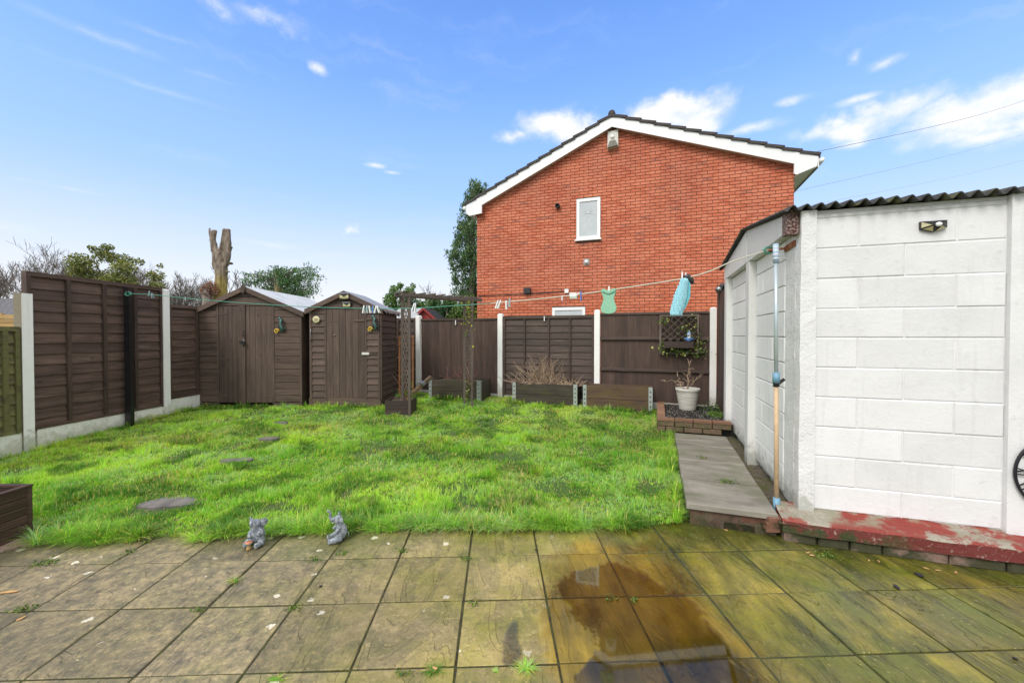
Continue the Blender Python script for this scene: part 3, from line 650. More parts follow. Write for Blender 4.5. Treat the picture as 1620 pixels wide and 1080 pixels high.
inner = nt.math('MULTIPLY', nt.sstep(nt.math('ADD', gv, nt.math('MULTIPLY', nt.math('SUBTRACT', n, .5), .5)), -.19, -.11), nt.ramp(n, [(.42, 1), (.54, 0)]))
c = nt.mix(nt.sstep(up, .3, .6), dk, nt.mix(inner, c, nt.mix(n2, (.16, .16, .10), (.38, .35, .26))))
gu = nt.math('SUBTRACT', nt.math('ADD', nt.math('MULTIPLY', s[0], GF.u.x), nt.math('MULTIPLY', s[1], GF.u.y)), GF.o.dot(GF.u))
ms = nt.math('MULTIPLY', nt.sstep(nt.math('ADD', nt.math('MULTIPLY', s[2], -2.6), n3), .12, .30), nt.sstep(nt.math('ADD', gu, nt.math('MULTIPLY', n, -.3)), .75, .10))
c = nt.mix(nt.math('MULTIPLY', ms, nt.sstep(up, .8, .3)), c, nt.mix(n2, (.012, .02, .006), (.06, .075, .015)))
setb(nt, col=c, rough=.62, normal=nt.bump(nt.math('ADD', n2, n3), .8, .01)); M['redpaint'] = nt.m
mb = MB(); n = 44; vs = []; rg = random.Random(3)
prof = [(.10, .195), (.02, .190), (-.035, .172), (-.155, .158), (-.178, .148), (-.182, .070), (-.150, .058)]
for i in range(n + 1):
    u = -.135 + 3.0 * i / n; ext = .02 * max(0, 1 - i / 3)
    for k, (v, z) in enumerate(prof):
        vs.append((u, v + ext * (1 if k > 2 else 0) + .006 * fbm(u, k, 6, 1), z + (.010 * fbm(u, k * 1.7, 5, 2) if k != 0 else 0)))
m = len(prof); fs = [(i * m + k, (i + 1) * m + k, (i + 1) * m + k + 1, i * m + k + 1) for i in range(n) for k in range(m - 1)] + [tuple(range(m)), tuple(n * m + k for k in range(m - 1, -1, -1))]
mb.add(vs, fs); pl = mb.build('plinth', M['redpaint'], gar, False)
fm = soil('footing_stone', (.20, .13, .10), (.36, .25, .20), (.035, .045, .015), .9, 1.2)
rg = random.Random(8); u = -.12
while u < 2.6:
    L = rg.uniform(.16, .34); MB().pillow(L - .01, .075, .12, .012).build('footing_stone', fm, gar, loc=(u, -.035 + rg.uniform(-.012, .004), -.008)); u += L
# loose bricks standing at the plinth's end
for k in range(3): MB().slab(.10, .13, .034, .005).build('brick', M['step_brick'], gar, loc=(-.235 + .01 * k, -.14, .075 + .036 * k), rot=(0, 0, .25))

# --- neighbouring house
house = thing('brick_house', 'red brick house gable end with white bargeboards beyond the back fence', 'house', HF.o, HF.rz)
hu = lambda px, py, y=0: HF.hit(px, py, y)
mort = simple('mortar', (.15, .078, .055), .9, var=.3, nscale=15)
WL = 7.43; YB = -.16
al, alz = hu(738, 325, YB); ax_, az = hu(968, 184.5, YB); ar, arz = hu(1294, 248, YB); BH = .25
sl_l = (az - alz) / (ax_ - al); sl_r = (az - arz) / (ar - ax_)
topz = lambda x: az - (ax_ - x) * sl_l if x < ax_ else az - (x - ax_) * sl_r
wt = lambda x: topz(x) - .10
MB().prism([(0, -.1), (WL, -.1), (WL, wt(WL)), (ax_, wt(ax_)), (0, wt(0))], .0, 8.0).build('wall', mort, house)
# windows
def window(px0, px1, pyt, pyb, name='window', blind=False):
    x0, z1 = hu(px0, pyt); x1 = hu(px1, pyt)[0]; z0 = hu(px0, pyb)[1]; z1 = hu((px0 + px1) / 2, pyt)[1]; return x0, x1, z0, z1
w1 = window(912.5, 950, 313.5, 380); w1 = (w1[0], w1[1], hu(912, 380)[1], hu(931, 314)[1])
w2 = (hu(874, 486)[0], hu(926, 486)[0], 1.0, hu(900, 486)[1])
upvc = simple('white_upvc', (.82, .83, .83), .3, var=.03, nscale=4)
nt = newmat('window_glass'); n = nt.noise(nt.geo.outputs['Position'], 4, 3); setb(nt, col=nt.mix(n, (.42, .46, .48), (.54, .58, .60)), rough=.06, spec=.7); M['pane'] = nt.m
etch_mat = simple('etched_pattern', (.62, .66, .66), .5, var=.05)  # plain pale colour of the etched tree
fills = []
for (x0, x1, z0, z1) in (w1, w2):
    fr = MB(); t = .075
    fr.box(x0, x0 + t, -.035, .03, z0, z1).box(x1 - t, x1, -.035, .03, z0, z1).box(x0 + t, x1 - t, -.0345, .03, z0, z0 + t).box(x0 + t, x1 - t, -.0345, .03, z1 - t, z1)
    wf = fr.build('window', upvc, house); p_ = MB().box(x0 + t, x1 - t, -.012, -.008, z0 + t, z1 - t).build('pane', M['pane'], wf)
    MB().box(x0 - .04, x1 + .03, -.085, .0, z0 - .035, z0 - .002).build('sill', upvc, wf)
    MB().box(x0 - .01, x1 + .01, -.006, .02, z1, z1 + .02).build('lintel_seal', simple('dark_seal', (.04, .035, .03), .8), wf)
x0, x1, z0, z1 = w1; cx = (x0 + x1) / 2
et = MB(); rg = random.Random(1); F0 = Vector((cx, -.014, z0 + .62 * (z1 - z0)))
et.tube([(cx + .07, -.014, z0 + .10), (cx + .06, -.014, z0 + .3), (cx - .03, -.014, z0 + .5), (cx - .02, -.014, F0.z)], [.012, .014, .008, .005], 4)
for k in range(7):
    a = R(200 - 220 * k / 6); p = F0 + Vector((math.cos(a) * .13, 0, math.sin(a) * .16 + .03)); et.tube([F0, (F0 + p) / 2 + Vector((0, 0, .03)), p], [.006, .008, .003], 4)
et.build('etched_tree', etch_mat, [o for o in house.children if o.name.startswith('window')][0])
# bricks
full = MB().pillow(.213, .063, .014, .003).mesh('brick', M['brick'])
cand = []; rest = MB()
opens = [(w[0], w[1], w[2] - .03, w[3] + .02) for w in (w1, w2)]
for r_ in range(0, 92):
    z = r_ * .075 + .005; x = -.225 + (.1125 if r_ % 2 == 0 else 0) + .005 - .1125 * 0
    while x < WL:
        segs = [(max(x, 0.0), min(x + .215, WL))]; x += .225
        for (a, b, c_, d_) in opens:
            if z + .065 > c_ and z < d_:
                ns = []
                for s0, s1 in segs:
                    if s1 <= a or s0 >= b: ns.append((s0, s1)); continue
                    if s0 < a - .03: ns.append((s0, a - .005))
                    if s1 > b + .03: ns.append((b + .005, s1))
                segs = ns
        for s0, s1 in segs:
            if s1 - s0 < .02 or z > min(wt(s0), wt(s1)) - .02: continue
            if abs(s1 - s0 - .215) < .002: cand.append((s0, z))
            else: rest.pillow(s1 - s0, .063, .014, .003, M=Matrix.Translation((s0, 0, z)))
def vis(c_):
    px, py = proj(HF.w(c_[0], 0, c_[1])); 
    return not (py > 470 or (px > 1135 and py > 440 - (px - 1150) * .95))
vc = sorted([c_ for c_ in cand if vis(c_)], key=lambda c_: -c_[0])[:298]; vcs = set(vc)
for c_ in vc: link('brick', full, house, (c_[0], 0, c_[1]))
for c_ in cand:
    if c_ not in vcs: rest.pillow(.213, .063, .014, .003, M=Matrix.Translation((c_[0], 0, c_[1])))
tag(rest.build('brickwork', M['brick'], house), kind='stuff')
# roof
tilem = simple('roof_tile', (.052, .044, .043), .8, var=.35, nscale=12, bump=.5)
barge = simple('bargeboard_white', (.80, .81, .82), .35, var=.04, nscale=3); soff = simple('soffit_brown', (.55, .42, .38), .7); sofw = simple('soffit_white', (.82, .81, .76), .5)
for (a, b, s_) in ((al, ax_, 1), (ax_, ar, -1)):
    za, zb = topz(a), topz(b)
    bl = MB(); xa, xb = (a + .0, b) if s_ == 1 else (a, b - .33)
    if s_ == 1: xa = a + .30
    bl.prism([(xa, topz(xa) - BH), (xb, topz(xb) - BH), (xb, topz(xb)), (xa, topz(xa))], YB - .022, YB); bl.build('bargeboard', barge, house)
    MB().prism([(xa + .1, topz(xa + .1) - BH + .02), (xb, topz(xb) - BH + .02), (xb, topz(xb) - BH + .035), (xa + .1, topz(xa + .1) - BH + .035)], YB + .001, .0).build('verge_soffit', soff, house)
    MB().prism([(a - .05, topz(a - .05) + .004), (b, zb + .004) if s_ == 1 else (b + .05, topz(b + .05) + .004), (b, zb + .05) if s_ == 1 else (b + .05, topz(b + .05) + .05), (a - .05, topz(a - .05) + .05)] if s_ == 1 else [(a, za + .004), (b + .05, topz(b + .05) + .004), (b + .05, topz(b + .05) + .05), (a, za + .05)], YB + .02, 8.1).build('roof', tilem, house)
    n = 13; L = (b - a)
    ang = math.atan(sl_l) if s_ == 1 else -math.atan(sl_r)
    for k in range(n):
        x = a + L * k / n - (.03 if s_ == 1 else -.03); xx = x + L / n
        t = MB(); w = math.hypot(L / n, L / n * (sl_l if s_ == 1 else sl_r)) + .035
        da = ang - .10 if s_ == 1 else ang + .10
        Mx = Matrix.Translation(((x if s_ == 1 else xx), 0, topz(x if s_ == 1 else xx) + .012)) @ Matrix.Rotation(-da if s_ == 1 else -da, 4, 'Y')
        if s_ == 1: t.box(0, w, YB - .055, YB + .30, 0.008, .066, M=Mx)
        else: t.box(-w, 0, YB - .055, YB + .30, 0.008, .066, M=Mx)
        t.build('roof_tile', tilem, house)
    # box ends at the eaves
c_ = MB().prism([(al - .0, topz(al)), (al + .02, topz(al) - .235), (al + .10, topz(al) - .30), (al + .46, topz(al) - .26), (al + .46, topz(al + .46))], YB - .026, YB + .02); c_.build('eaves_box_end', barge, house)
MB().prism([(ar - .42, topz(ar - .42) + .0), (ar - .43, topz(ar) - .30), (ar - .38, topz(ar) - .33), (ar - .02, topz(ar) - .20), (ar, topz(ar) + .0)], YB - .030, YB + .02).build('eaves_box_end', barge, house)
MB().prism([(al + .02, topz(al) - .25), (0, topz(al) - .31), (0, topz(al) - .29), (al + .02, topz(al) - .23)], YB + .02, 8.0).build('eaves_soffit', sofw, house)
MB().prism([(WL, topz(ar) - .33), (ar - .02, topz(ar) - .21), (ar - .02, topz(ar) - .19), (WL, topz(ar) - .31)], YB + .02, 8.0).build('eaves_soffit', sofw, house)
MB().box(al - .02, al, YB, 8.0, topz(al) - .24, topz(al)).build('fascia', barge, house); MB().box(ar, ar + .02, YB, 8.0, topz(ar) - .22, topz(ar)).build('fascia', barge, house)
for x in (al - .06, ar + .07):
    g = MB().tube([(x, YB + .0, topz(ar if x > 3 else al) - .07), (x, 8, topz(ar if x > 3 else al) - .07)], .055, 10); g.build('gutter', barge, house, True)
MB().tube([(al - .02, .5, topz(al) - .14), (al + .06, .5, topz(al) - .42), (al + .30, .5, topz(al) - .50), (-.06, .5, topz(al) - .56), (-.06, .5, 0)], .036, 8).build('downpipe', barge, house, True)
MB().tube([(ax_, YB - .05, az + .055), (ax_, 8, az + .055)], .085, 8).build('ridge_tile', tilem, house, True)
# fittings on the gable
x, z = hu(969.5, 224); k = MB().prism([(x - .12, z - .21), (x + .14, z - .17), (x + .13, z + .23), (x - .11, z + .21)], -.10, 0); k.add([(x - .12, -.10, z - .21), (x + .14, -.10, z - .17), (x + .07, -.15, z - .02), (x - .06, -.15, z - .03)], [(0, 1, 2, 3)])
al_ = k.build('alarm_box', simple('weathered_white', (.60, .60, .54), .6, var=.3, nscale=9)); al_.matrix_world = Matrix.Translation(HF.o) @ Matrix.Rotation(HF.rz, 4, 'Z'); tag(al_, 'weathered white alarm box on the brick gable just under the roof apex', 'alarm box')
MB().lathe([(0, .03), (.035, .025), (.05, 0)], 12, M=Matrix.Translation((x, -.11, z + .07)) @ Matrix.Rotation(R(90), 4, 'X')).build('strobe_lamp', upvc, al_, True)
MB().prism([(x - .11, z - .205), (x + .13, z - .168), (x + .07, z - .04), (x - .06, z - .05)], -.16, -.104).build('lower_cover', simple('grimy_grey', (.18, .17, .14), .7, var=.4, nscale=20), al_)
def onwall(nm, mbx, mat, label, cat, smooth=True):
    o = mbx.build(nm, mat, None, smooth); o.matrix_world = Matrix.Translation(HF.o) @ Matrix.Rotation(HF.rz, 4, 'Z'); return tag(o, label, cat)
blk = simple('black_plastic', (.02, .02, .022), .45); M['black'] = blk
RX = Matrix.Rotation(R(90), 4, 'X')
x, z = hu(883, 327); onwall('flue_pipe', MB().lathe([(.0, .0), (.06, 0), (.06, .12), (.045, .12), (.042, .05), (0, .05)], 16, M=Matrix.Translation((x, 0, z)) @ RX), blk, 'round black flue pipe end left of the upper window', 'flue')
x, z = hu(956, 253); onwall('vent_hole', MB().box(x - .03, x + .03, -.012, 0, z - .035, z + .035), blk, 'small dark square vent below the alarm box', 'vent', False)
x, z = hu(928, 414.5); f = onwall('wall_vent', MB().box(x - .075, x + .075, -.03, 0, z - .08, z + .08), simple('grey_vent', (.30, .28, .26), .6), 'small grey square vent with pale round outlet below the window', 'vent', False)
MB().lathe([(0, .05), (.04, .05), (.05, 0)], 12, M=Matrix.Translation((x, -.03, z)) @ RX).build('outlet', upvc, f, True)
x, z = hu(836, 460); f = onwall('floodlight', MB().box(x - .10, x + .08, -.12, -.04, z - .07, z + .07), blk, 'small black floodlight above the cable on the brick gable', 'floodlight', False)
MB().box(x - .03, x + .03, -.04, 0, z - .03, z + .03).build('bracket', blk, f)
pts = []
for px, py in ((757, 468), (800, 466.5), (836, 465), (870, 462.8), (893, 461)): x, z = hu(px, py); pts.append((x, -.02, z))
cb = onwall('wall_cable', MB().tube(pts, .012, 6), blk, 'black cable clipped level along the lower brick gable', 'cable')
x, z = hu(897, 460.5); MB().box(x - .05, x + .05, -.06, -.015, z - .05, z + .05).build('junction_box', upvc, cb)
# ------------------------------------------------------------------ fences
def frame2(p0, p1):
    d = Vector(p1) - Vector(p0); return math.atan2(d.y, d.x), math.hypot(d.x, d.y)
def lap_panel(label, p0, p1, z0, z1, n, bat, mat, fmat, seed, group=None, bw=.045, rail=.05, wav=.008, end0=True):
    rz, L = frame2(p0, p1); t = thing('lap_fence', label, 'fence panel', (p0[0], p0[1], z0), rz, group); H = z1 - z0; rg = random.Random(seed)
    ph = (H - rail) / n
    for k in range(n):
        ns = 10; vs = []; a = rg.uniform(0, 9); tw = rg.uniform(-.006, .006)
        for i in range(ns + 1):
            x = L * i / ns; zb = ph * k + .02 - .035 + wav * mnoise.noise(Vector((x * 3.1, a, seed))) * 1.6 + wav * .7 * mnoise.noise(Vector((x * 9, a, seed))) + tw * (x / L - .5)
            zt = ph * (k + 1) + .02
            vs += [(x, .012, zt), (x, -.004, zt), (x, -.026, zb), (x, .0, zb)]
        fs = []
        for i in range(ns):
            b = i * 4
            for q in (0, 1, 2): fs.append((b + q, b + q + 1, b + q + 5, b + q + 4))
        MB().add(vs, fs).build('slat', mat, t)
    MB().box(0, L, -.045, .02, H - rail, H).build('top_rail', fmat[0], t)
    MB().box(.045, L - .045, -.040, -.012, .0, rail * .8).build('bottom_rail', fmat[0], t)
    for x in (0, L - .04): MB().box(x, x + .04, -.046, .02, 0, H - rail - .001).build('side_frame', fmat[1], t)
    for f in bat: MB().box(L * f - bw / 2, L * f + bw / 2, -.048, -.02, rail * .8, H - rail - .001).build('batten', fmat[1], t)
    return t
def close_panel(label, p0, p1, z0, z1, w, seed, rails=(), mat=None, top=True, group=None):
    rz, L = frame2(p0, p1); t = thing('board_fence', label, 'fence panel', (p0[0], p0[1], z0), rz, group); H = z1 - z0; rg = random.Random(seed); x = 0; mat = mat or M['fence_v']
    while x < L - .01:
        ww = min(w * rg.uniform(.85, 1.12), L - x); dy = rg.uniform(-.003, .003); h = H - (.03 if top else rg.uniform(0, .02))
        MB().add([(x, -.014 + dy, 0), (x + ww + .008, -.006 + dy, 0), (x + ww + .008, .002 + dy, 0), (x, -.002 + dy, 0), (x, -.014 + dy, h), (x + ww + .008, -.006 + dy, h), (x + ww + .008, .002 + dy, h), (x, -.002 + dy, h)],
                 [(0, 3, 2, 1), (4, 5, 6, 7), (0, 1, 5, 4), (1, 2, 6, 5), (2, 3, 7, 6), (3, 0, 4, 7)]).build('slat', mat, t); x += ww
    if top: MB().box(0, L, -.035, .03, H - .035, H).build('top_rail', M['fence_back'], t)
    for z in rails: MB().prism([(-.02, z - .03), (-.055, z - .018), (-.055, z + .014), (-.02, z + .03)], 0, L, ax='x').build('rail', M['fence_back'], t)
    return t
def post(label, x, y, z0, z1, w, d, mat, rz=0, cap=.015, name='fence_post', group=None):
    mb = MB(); mb.box(-w / 2, w / 2, -d / 2, d / 2, 0, z1 - z0 - cap)
    h = z1 - z0; mb.add([(-w / 2, -d / 2, h - cap), (w / 2, -d / 2, h - cap), (w / 2, d / 2, h - cap), (-w / 2, d / 2, h - cap), (-w / 4, -d / 4, h), (w / 4, -d / 4, h), (w / 4, d / 4, h), (-w / 4, d / 4, h)],
           [(4, 5, 6, 7), (0, 1, 5, 4), (1, 2, 6, 5), (2, 3, 7, 6), (3, 0, 4, 7)])
    o = mb.build(name, mat, None, loc=(x, y, z0), rot=(0, 0, rz)); return tag(o, label, 'fence post', group)

# left boundary
A0 = at(45, 715, 4.78); LX0, LY0 = A0.x, 4.78; B0 = at(260, 656, 6.50); LX1, LY1 = B0.x, 6.50
dl = Vector((LX1 - LX0, LY1 - LY0, 0)).normalized(); nl = Vector((dl.y, -dl.x, 0)); rzl = math.atan2(dl.y, dl.x)
def lp(s, off=0): q = Vector((LX0, LY0, 0)) + dl * s + nl * off; return (q.x, q.y)
LL = math.hypot(LX1 - LX0, LY1 - LY0)
fm_ = (M['fence'], M['fence_v'])
lap_panel('tall dark brown lap fence panel between the two white posts on the left', lp(-.025), lp(LL - .05), .335, 2.175, 14, (.25, .5, .75), M['fence'], (M['fence'], M['fence_v']), 1)
lap_panel('lower brown lap fence panel between the white post and the double door shed', lp(LL + .06), lp(LL + 1.85), .42, 1.93, 12, (.3, .6, .85), M['fence'], (M['fence'], M['fence_v']), 2)
lap_panel('weathered green brown lap fence panel at the left edge before the first white post', lp(-1.92), lp(-.09), .33, 1.535, 10, (.3, .65, .93), M['fence_mossy'], (M['fence_mossy'], M['fence_mossy_v']), 3)
zc_ = at(36, 462, 4.70).z; np_ = MB(); np_.box(-.053, .053, -.05, .05, 0, zc_ + .04, 0); np_.mi = [1, 1, 0, 1, 1, 1]
o = np_.build('fence_post', [M['post_white'], M['post_mossy']], None, loc=(-5.603, 4.752, -.05), rot=(0, 0, rzl)); tag(o, 'concrete fence post with one white face and a mossy face at the left', 'fence post')
post('white painted concrete fence post at the far end of the tall left panel', *lp(LL, .01), .0, 2.16, .11, .10, M['post_white'], rzl)
for s0, s1, zt, lb in ((.065, LL - .06, .335, 'white painted concrete gravel board under the tall left fence panel'), (LL + .06, LL + 1.9, .42, 'white painted gravel board under the lower panel beside the shed'), (-1.95, -.07, .33, 'white painted gravel board under the weathered panel at the left edge')):
    q = lp(s0); tag(MB().box(0, s1 - s0, -.03, .03, -.1, zt - .003).build('gravel_board', M['gravel_board'], None, loc=(q[0], q[1], 0), rot=(0, 0, rzl)), lb, 'gravel board')
bp = ground(204, 669, .155); LPY = 5.85; LPX = at(204, 560, LPY).x
lpz = at(204, 455, LPY).z
t = thing('line_post', 'black metal washing line post in front of the tall left fence panel', 'washing line post', (LPX, LPY, .05))
bm_ = simple('black_gloss_paint', (.012, .012, .014), .28, spec=.6)
MB().box(-.04, .04, -.03, .03, 0, lpz - .05).build('pole', bm_, t); MB().tube([(0, -.05, lpz - .11), (.09, -.05, lpz - .11)], .006, 6).build('hook', bm_, t)

# back boundary
FT = lambda t_, off=0: FF.o + Vector((1.733, -.660, 0)) * t_ + FF.v * -off
def fx(t_, off=0): q = FT(t_, off); return (q.x, q.y)
close_panel('dark upright board fence panel behind the garden arch', fx(.03), fx(.97), .30, 1.775, .062, 11)
lap_panel('dark lap fence panel with battens between the two middle back posts', fx(1.03), fx(1.97), .30, 1.80, 12, (.10 + .15, .52, .75), M['fence_back'], (M['fence_back'], M['fence_v']), 12, bw=.03, wav=.006)
close_panel('dark upright board fence panel with rails behind the hanging planter', fx(2.03), fx(2.97), .30, 1.83, .125, 13, rails=(.54, 1.08))
lap_panel('short dark lap fence panel just right of the small shed', fx(-1.0), fx(-.04), .30, 1.80, 12, (.25, .5, .75), M['fence_back'], (M['fence_back'], M['fence_v']), 14)
lap_panel('dark lap fence panel hidden mostly behind the small shed', fx(-2.0), fx(-1.04), .30, 1.80, 12, (.25, .5, .75), M['fence_back'], (M['fence_back'], M['fence_v']), 15)
for k, (tt, px, pt, lb) in enumerate(((0, 664, 499, 'pale concrete back fence post between the arch legs and the small shed'), (1, 793, 496, 'pale concrete back fence post just right of the garden arch'), (2, 945, 490, 'pale concrete back fence post standing behind two raised beds'), (3, 1128, 486, 'pale concrete back fence post nearest the garage and potted plant'))):
    q = fx(tt, .03); z = at(px, pt, q[1]).z; post(lb, q[0], q[1], .0, z, .095, .095, M['post_pale'], FF.rz)
for k, (a, b, lb) in enumerate(((.04, .96, 'concrete gravel board under the upright board panel by the arch'), (1.04, 1.96, 'concrete gravel board under the middle lap panel of the back fence'), (2.04, 2.96, 'concrete gravel board under the railed panel behind the white pot'))):
    q = fx(a); tag(MB().box(0, 1.855 * (b - a), -.025, .025, -.05, .297).build('gravel_board', M['post_pale'], None, loc=(q[0], q[1], 0), rot=(0, 0, FF.rz)), lb, 'gravel board')
# tall dark boards running towards the garage
q0 = Vector(fx(3, .02) + (0,)) + FF.u * .10; q1 = q0 - FF.v * 1.05
close_panel('tall dark brown board fence running from the last back post towards the garage', tuple(q0), tuple(q1), .28, 2.12, .13, 21, mat=M['fence_v'], top=False)
# white clips on the fence top
for px, py, lb in ((725, 509, 'small white plastic clip on the fence rail inside the arch'), (865, 502.5, 'small white plastic clip on the middle lap panel top')):
    tt = (px - 664) / 129 * 1.0 if px < 793 else 1 + (px - 793) / 152; q = fx(tt, .045); z = at(px, py, q[1]).z
    tag(MB().box(-.008, .008, -.012, .012, -.06, .03).box(-.008, .008, .012, .03, .02, .03).build('fence_clip', upvc, None, loc=(q[0], q[1], z)), lb, 'clip')

# ------------------------------------------------------------------ sheds
def shed(nm, label, x0, x1, y0, dep, zb, ze, za, xa, doors, nb, lap, right_side, over=.06):
    t = thing(nm, label, 'shed', ((x0 + x1) / 2, y0, zb)); cx = (x0 + x1) / 2; X0, X1, XA = x0 - cx, x1 - cx, xa - cx; E, A = ze - zb, za - zb
    zr = lambda x: A - (XA - x) * (A - E) / (XA - X0) if x < XA else A - (x - XA) * (A - E) / (X1 - XA)
    MB().prism([(X0 + .012, .08), (X1 - .012, .08), (X1 - .012, E - .03), (XA, A - .03), (X0 + .012, E - .03)], .012, dep).build('wall', M['shed'], t)
    d0, d1 = doors[0] - cx, doors[1] - cx; dz1 = doors[2] - zb; dz0 = .10; pitch = (E - .06) / nb
    def clad(a, b, z0, z1):
        def lim(z):
            if z <= E - .03: return a, b
            xl = X0 + (z - E + .03) * (XA - X0) / (A - E); xr = X1 - (z - E + .03) * (X1 - XA) / (A - E); return max(a, xl), min(b, xr)
        (a0, b0), (a1, b1) = lim(z0), lim(z1)
        if b0 - a0 < .02: return
        if b1 < a1: a1 = b1 = (a1 + b1) / 2
        yb, yt = (-.020, -.001) if lap else (-.014, -.013)
        g = 0 if lap else .014
        zt = z1 - g
        vs = [(a0, yb, z0), (b0, yb, z0), (b1, yt, zt), (a1, yt, zt), (a0, .012, z0), (b0, .012, z0), (b1, .012, zt), (a1, .012, zt)]
        fs = [(0, 1, 2, 3), (7, 6, 5, 4), (0, 4, 5, 1), (3, 2, 6, 7), (0, 3, 7, 4), (1, 5, 6, 2)]
        if not lap: vs += [(a1, .006, z1), (b1, .006, z1)]; fs += [(3, 2, 9, 8)]
        MB().add(vs, fs).build('board', M['shed'], t)
    k = 0; z = .09
    while z < A - .05:
        z1 = z + pitch
        if z1 <= dz1 + .02 or z < dz1 - .04:
            clad(X0 + .035, d0 - .03, z, z1); clad(d1 + .03, X1 - .035, z, z1)
        else: clad(X0 + .03, X1 - .03, z, min(z1, A - .05))
        z = z1
    for x in (X0, X1 - .035): MB().box(x, x + .035, -.024, .02, .06, E - .01).build('corner_trim', M['shed_v'], t)
    for x in (d0 - .03, d1): MB().box(x, x + .03, -.022, .012, .06, dz1 + .01).build('door_frame', M['shed_v'], t)
    MB().box(d0 - .03, d1 + .03, -.024, .012, dz1 + .01, dz1 + .045).build('door_frame', M['shed'], t)
    if right_side:
        z = .09; k = 0
        while z < E - .04:
            z1 = min(z + pitch, E - .02)
            MB().add([(X1 + .020, .01, z), (X1 + .001, .01, z1), (X1 + .001, dep, z1), (X1 + .020, dep, z), (X1 - .01, .01, z), (X1 - .01, dep, z)], [(0, 1, 2, 3), (4, 0, 3, 5), (4, 1, 0), (5, 3, 2)]).build('side_board', M['shed_y'], t); z = z1
        MB().box(X1 - .01, X1 + .024, -.024, .011, .06, E - .01).build('corner_trim', M['shed_v'], t); MB().box(X1 - .01, X1 + .024, dep - .03, dep + .005, .06, E - .02).build('corner_trim', M['shed_v'], t)
    MB().box(X0 - .02, X1 + .0, -.012, .05, -.15, .075).build('base_bearer', M['shed'], t)
    MB().box(X0 + .02, X1 - .02, .05, dep, -.12, .079).build('floor', M['shed'], t)
    # roof
    for a, b in ((X0 - over, XA), (XA, X1 + over)):
        lo = E - over * (A - E) / (XA - X0) if a < XA - .01 else A; hi = A if a < XA - .01 else E - over * (A - E) / (X1 - XA)
        MB().prism([(a, lo), (b, hi), (b, hi + .022), (a, lo + .022)], -.05, dep + .06).build('roof', M['felt_' + nm], t)
        MB().prism([(a, lo - .065), (b, hi - .065), (b, hi + .018), (a, lo + .018)], -.075, -.052).build('bargeboard', M['shed'], t)
        MB().prism([(a, lo - .065), (b, hi - .065), (b, hi + .018), (a, lo + .018)], dep + .062, dep + .08).build('bargeboard', M['shed'], t)
    return t, cx, E, A, XA, d0, d1, dz0, dz1
M['shed_y'] = wood('shed_timber_side', (.040, .027, .022), (.10, .070, .057), 1, bump=.3)
def felt(nm, a, b):
    nt = newmat(nm); n = nt.noise(nt.geo.outputs['Position'], 60, 6, .7); n2 = nt.noise(nt.geo.outputs['Position'], 3, 4)
    setb(nt, col=nt.mix(nt.ramp(n2, [(.5, 0), (.7, .5)]), nt.mix(n, a, b), [x * .6 for x in a]), rough=.45, normal=nt.bump(n, .4, .004)); return nt.m
M['felt_garden_shed'] = felt('roof_felt_pale', (.46, .47, .47), (.64, .65, .65)); M['felt_tool_shed'] = felt('roof_felt_grey', (.20, .20, .21), (.32, .32, .33))
SY = 7.15; wx = lambda px: at(px, 530, SY).x; wz = lambda py: at(800, py, SY).z
s1, cx, E, A, XA, d0, d1, dz0, dz1 = shed('garden_shed', 'larger brown double door shed beside the left fence', wx(307), wx(478), SY, 2.05, wz(643), wz(493), wz(455), wx(390), (wx(347), wx(432), wz(484)), 14, False, False)
mid0, mid1 = wx(380) - cx, wx(389.5) - cx
for a, b in ((d0 + .004, mid0 + .03), (mid1 - .03, d1 - .004)):
    dr = MB().box(a, b, -.012, .01, .03, dz1).build('door', M['door'] if 'door' in M else M['shed_v'], s1)
    n = 5
    for i in range(1, n): x = a + (b - a) * i / n; MB().box(x - .0015, x + .0015, -.0135, -.0121, .04, dz1 - .01).build('groove', simple('groove_dark', (.02, .014, .012), .9) if 'groove_dark' not in bpy.data.materials else bpy.data.materials['groove_dark'], dr)
MB().box(mid0, mid1, -.034, -.0125, .02, dz1 + .03).build('cover_strip', M['shed_v'], s1)
MB().prism([(XA - .04, A - .05), (XA, A - .12), (XA + .04, A - .05), (XA + .03, A + .02), (XA, A + .05), (XA - .03, A + .02)], -.095, -.076).build('finial', M['shed_v'], s1)
metal = simple('dull_steel', (.35, .36, .37), .35, metal=.8, var=.25); dkm = simple('dark_metal', (.05, .045, .04), .5, metal=.5)
zl = wz(541) - s1.location.z; xl = wx(388) - cx
k = MB().box(xl - .075, xl + .01, -.042, -.034, zl - .02, zl + .025).build('hasp', blk, s1)
pk = thing('padlock', 'black padlock with steel shackle on the double shed doors', 'padlock', (xl + cx, SY, wz(541)))
MB().box(-.028, .028, -.070, -.044, -.045, .0).build('body', blk, pk)
MB().tube([(-.018, -.057, 0), (-.018, -.057, .02), (-.010, -.057, .034), (.010, -.057, .034), (.018, -.057, .02), (.018, -.057, 0)], .005, 6).build('shackle', metal, pk, True)
MB().tube([(xl - .005, -.035, zl + .10), (xl - .005, -.06, zl + .11), (xl - .005, -.06, zl + .18), (xl - .005, -.035, zl + .19)], .006, 6).build('handle', dkm, s1, True)
for z in (.18, dz1 - .15, .82):
    MB().box(d0 - .01, d0 + .15, -.017, -.0125, z, z + .022).build('hinge', M['shed'], s1); MB().box(d1 - .15, d1 + .01, -.017, -.0125, z, z + .022).build('hinge', M['shed'], s1)

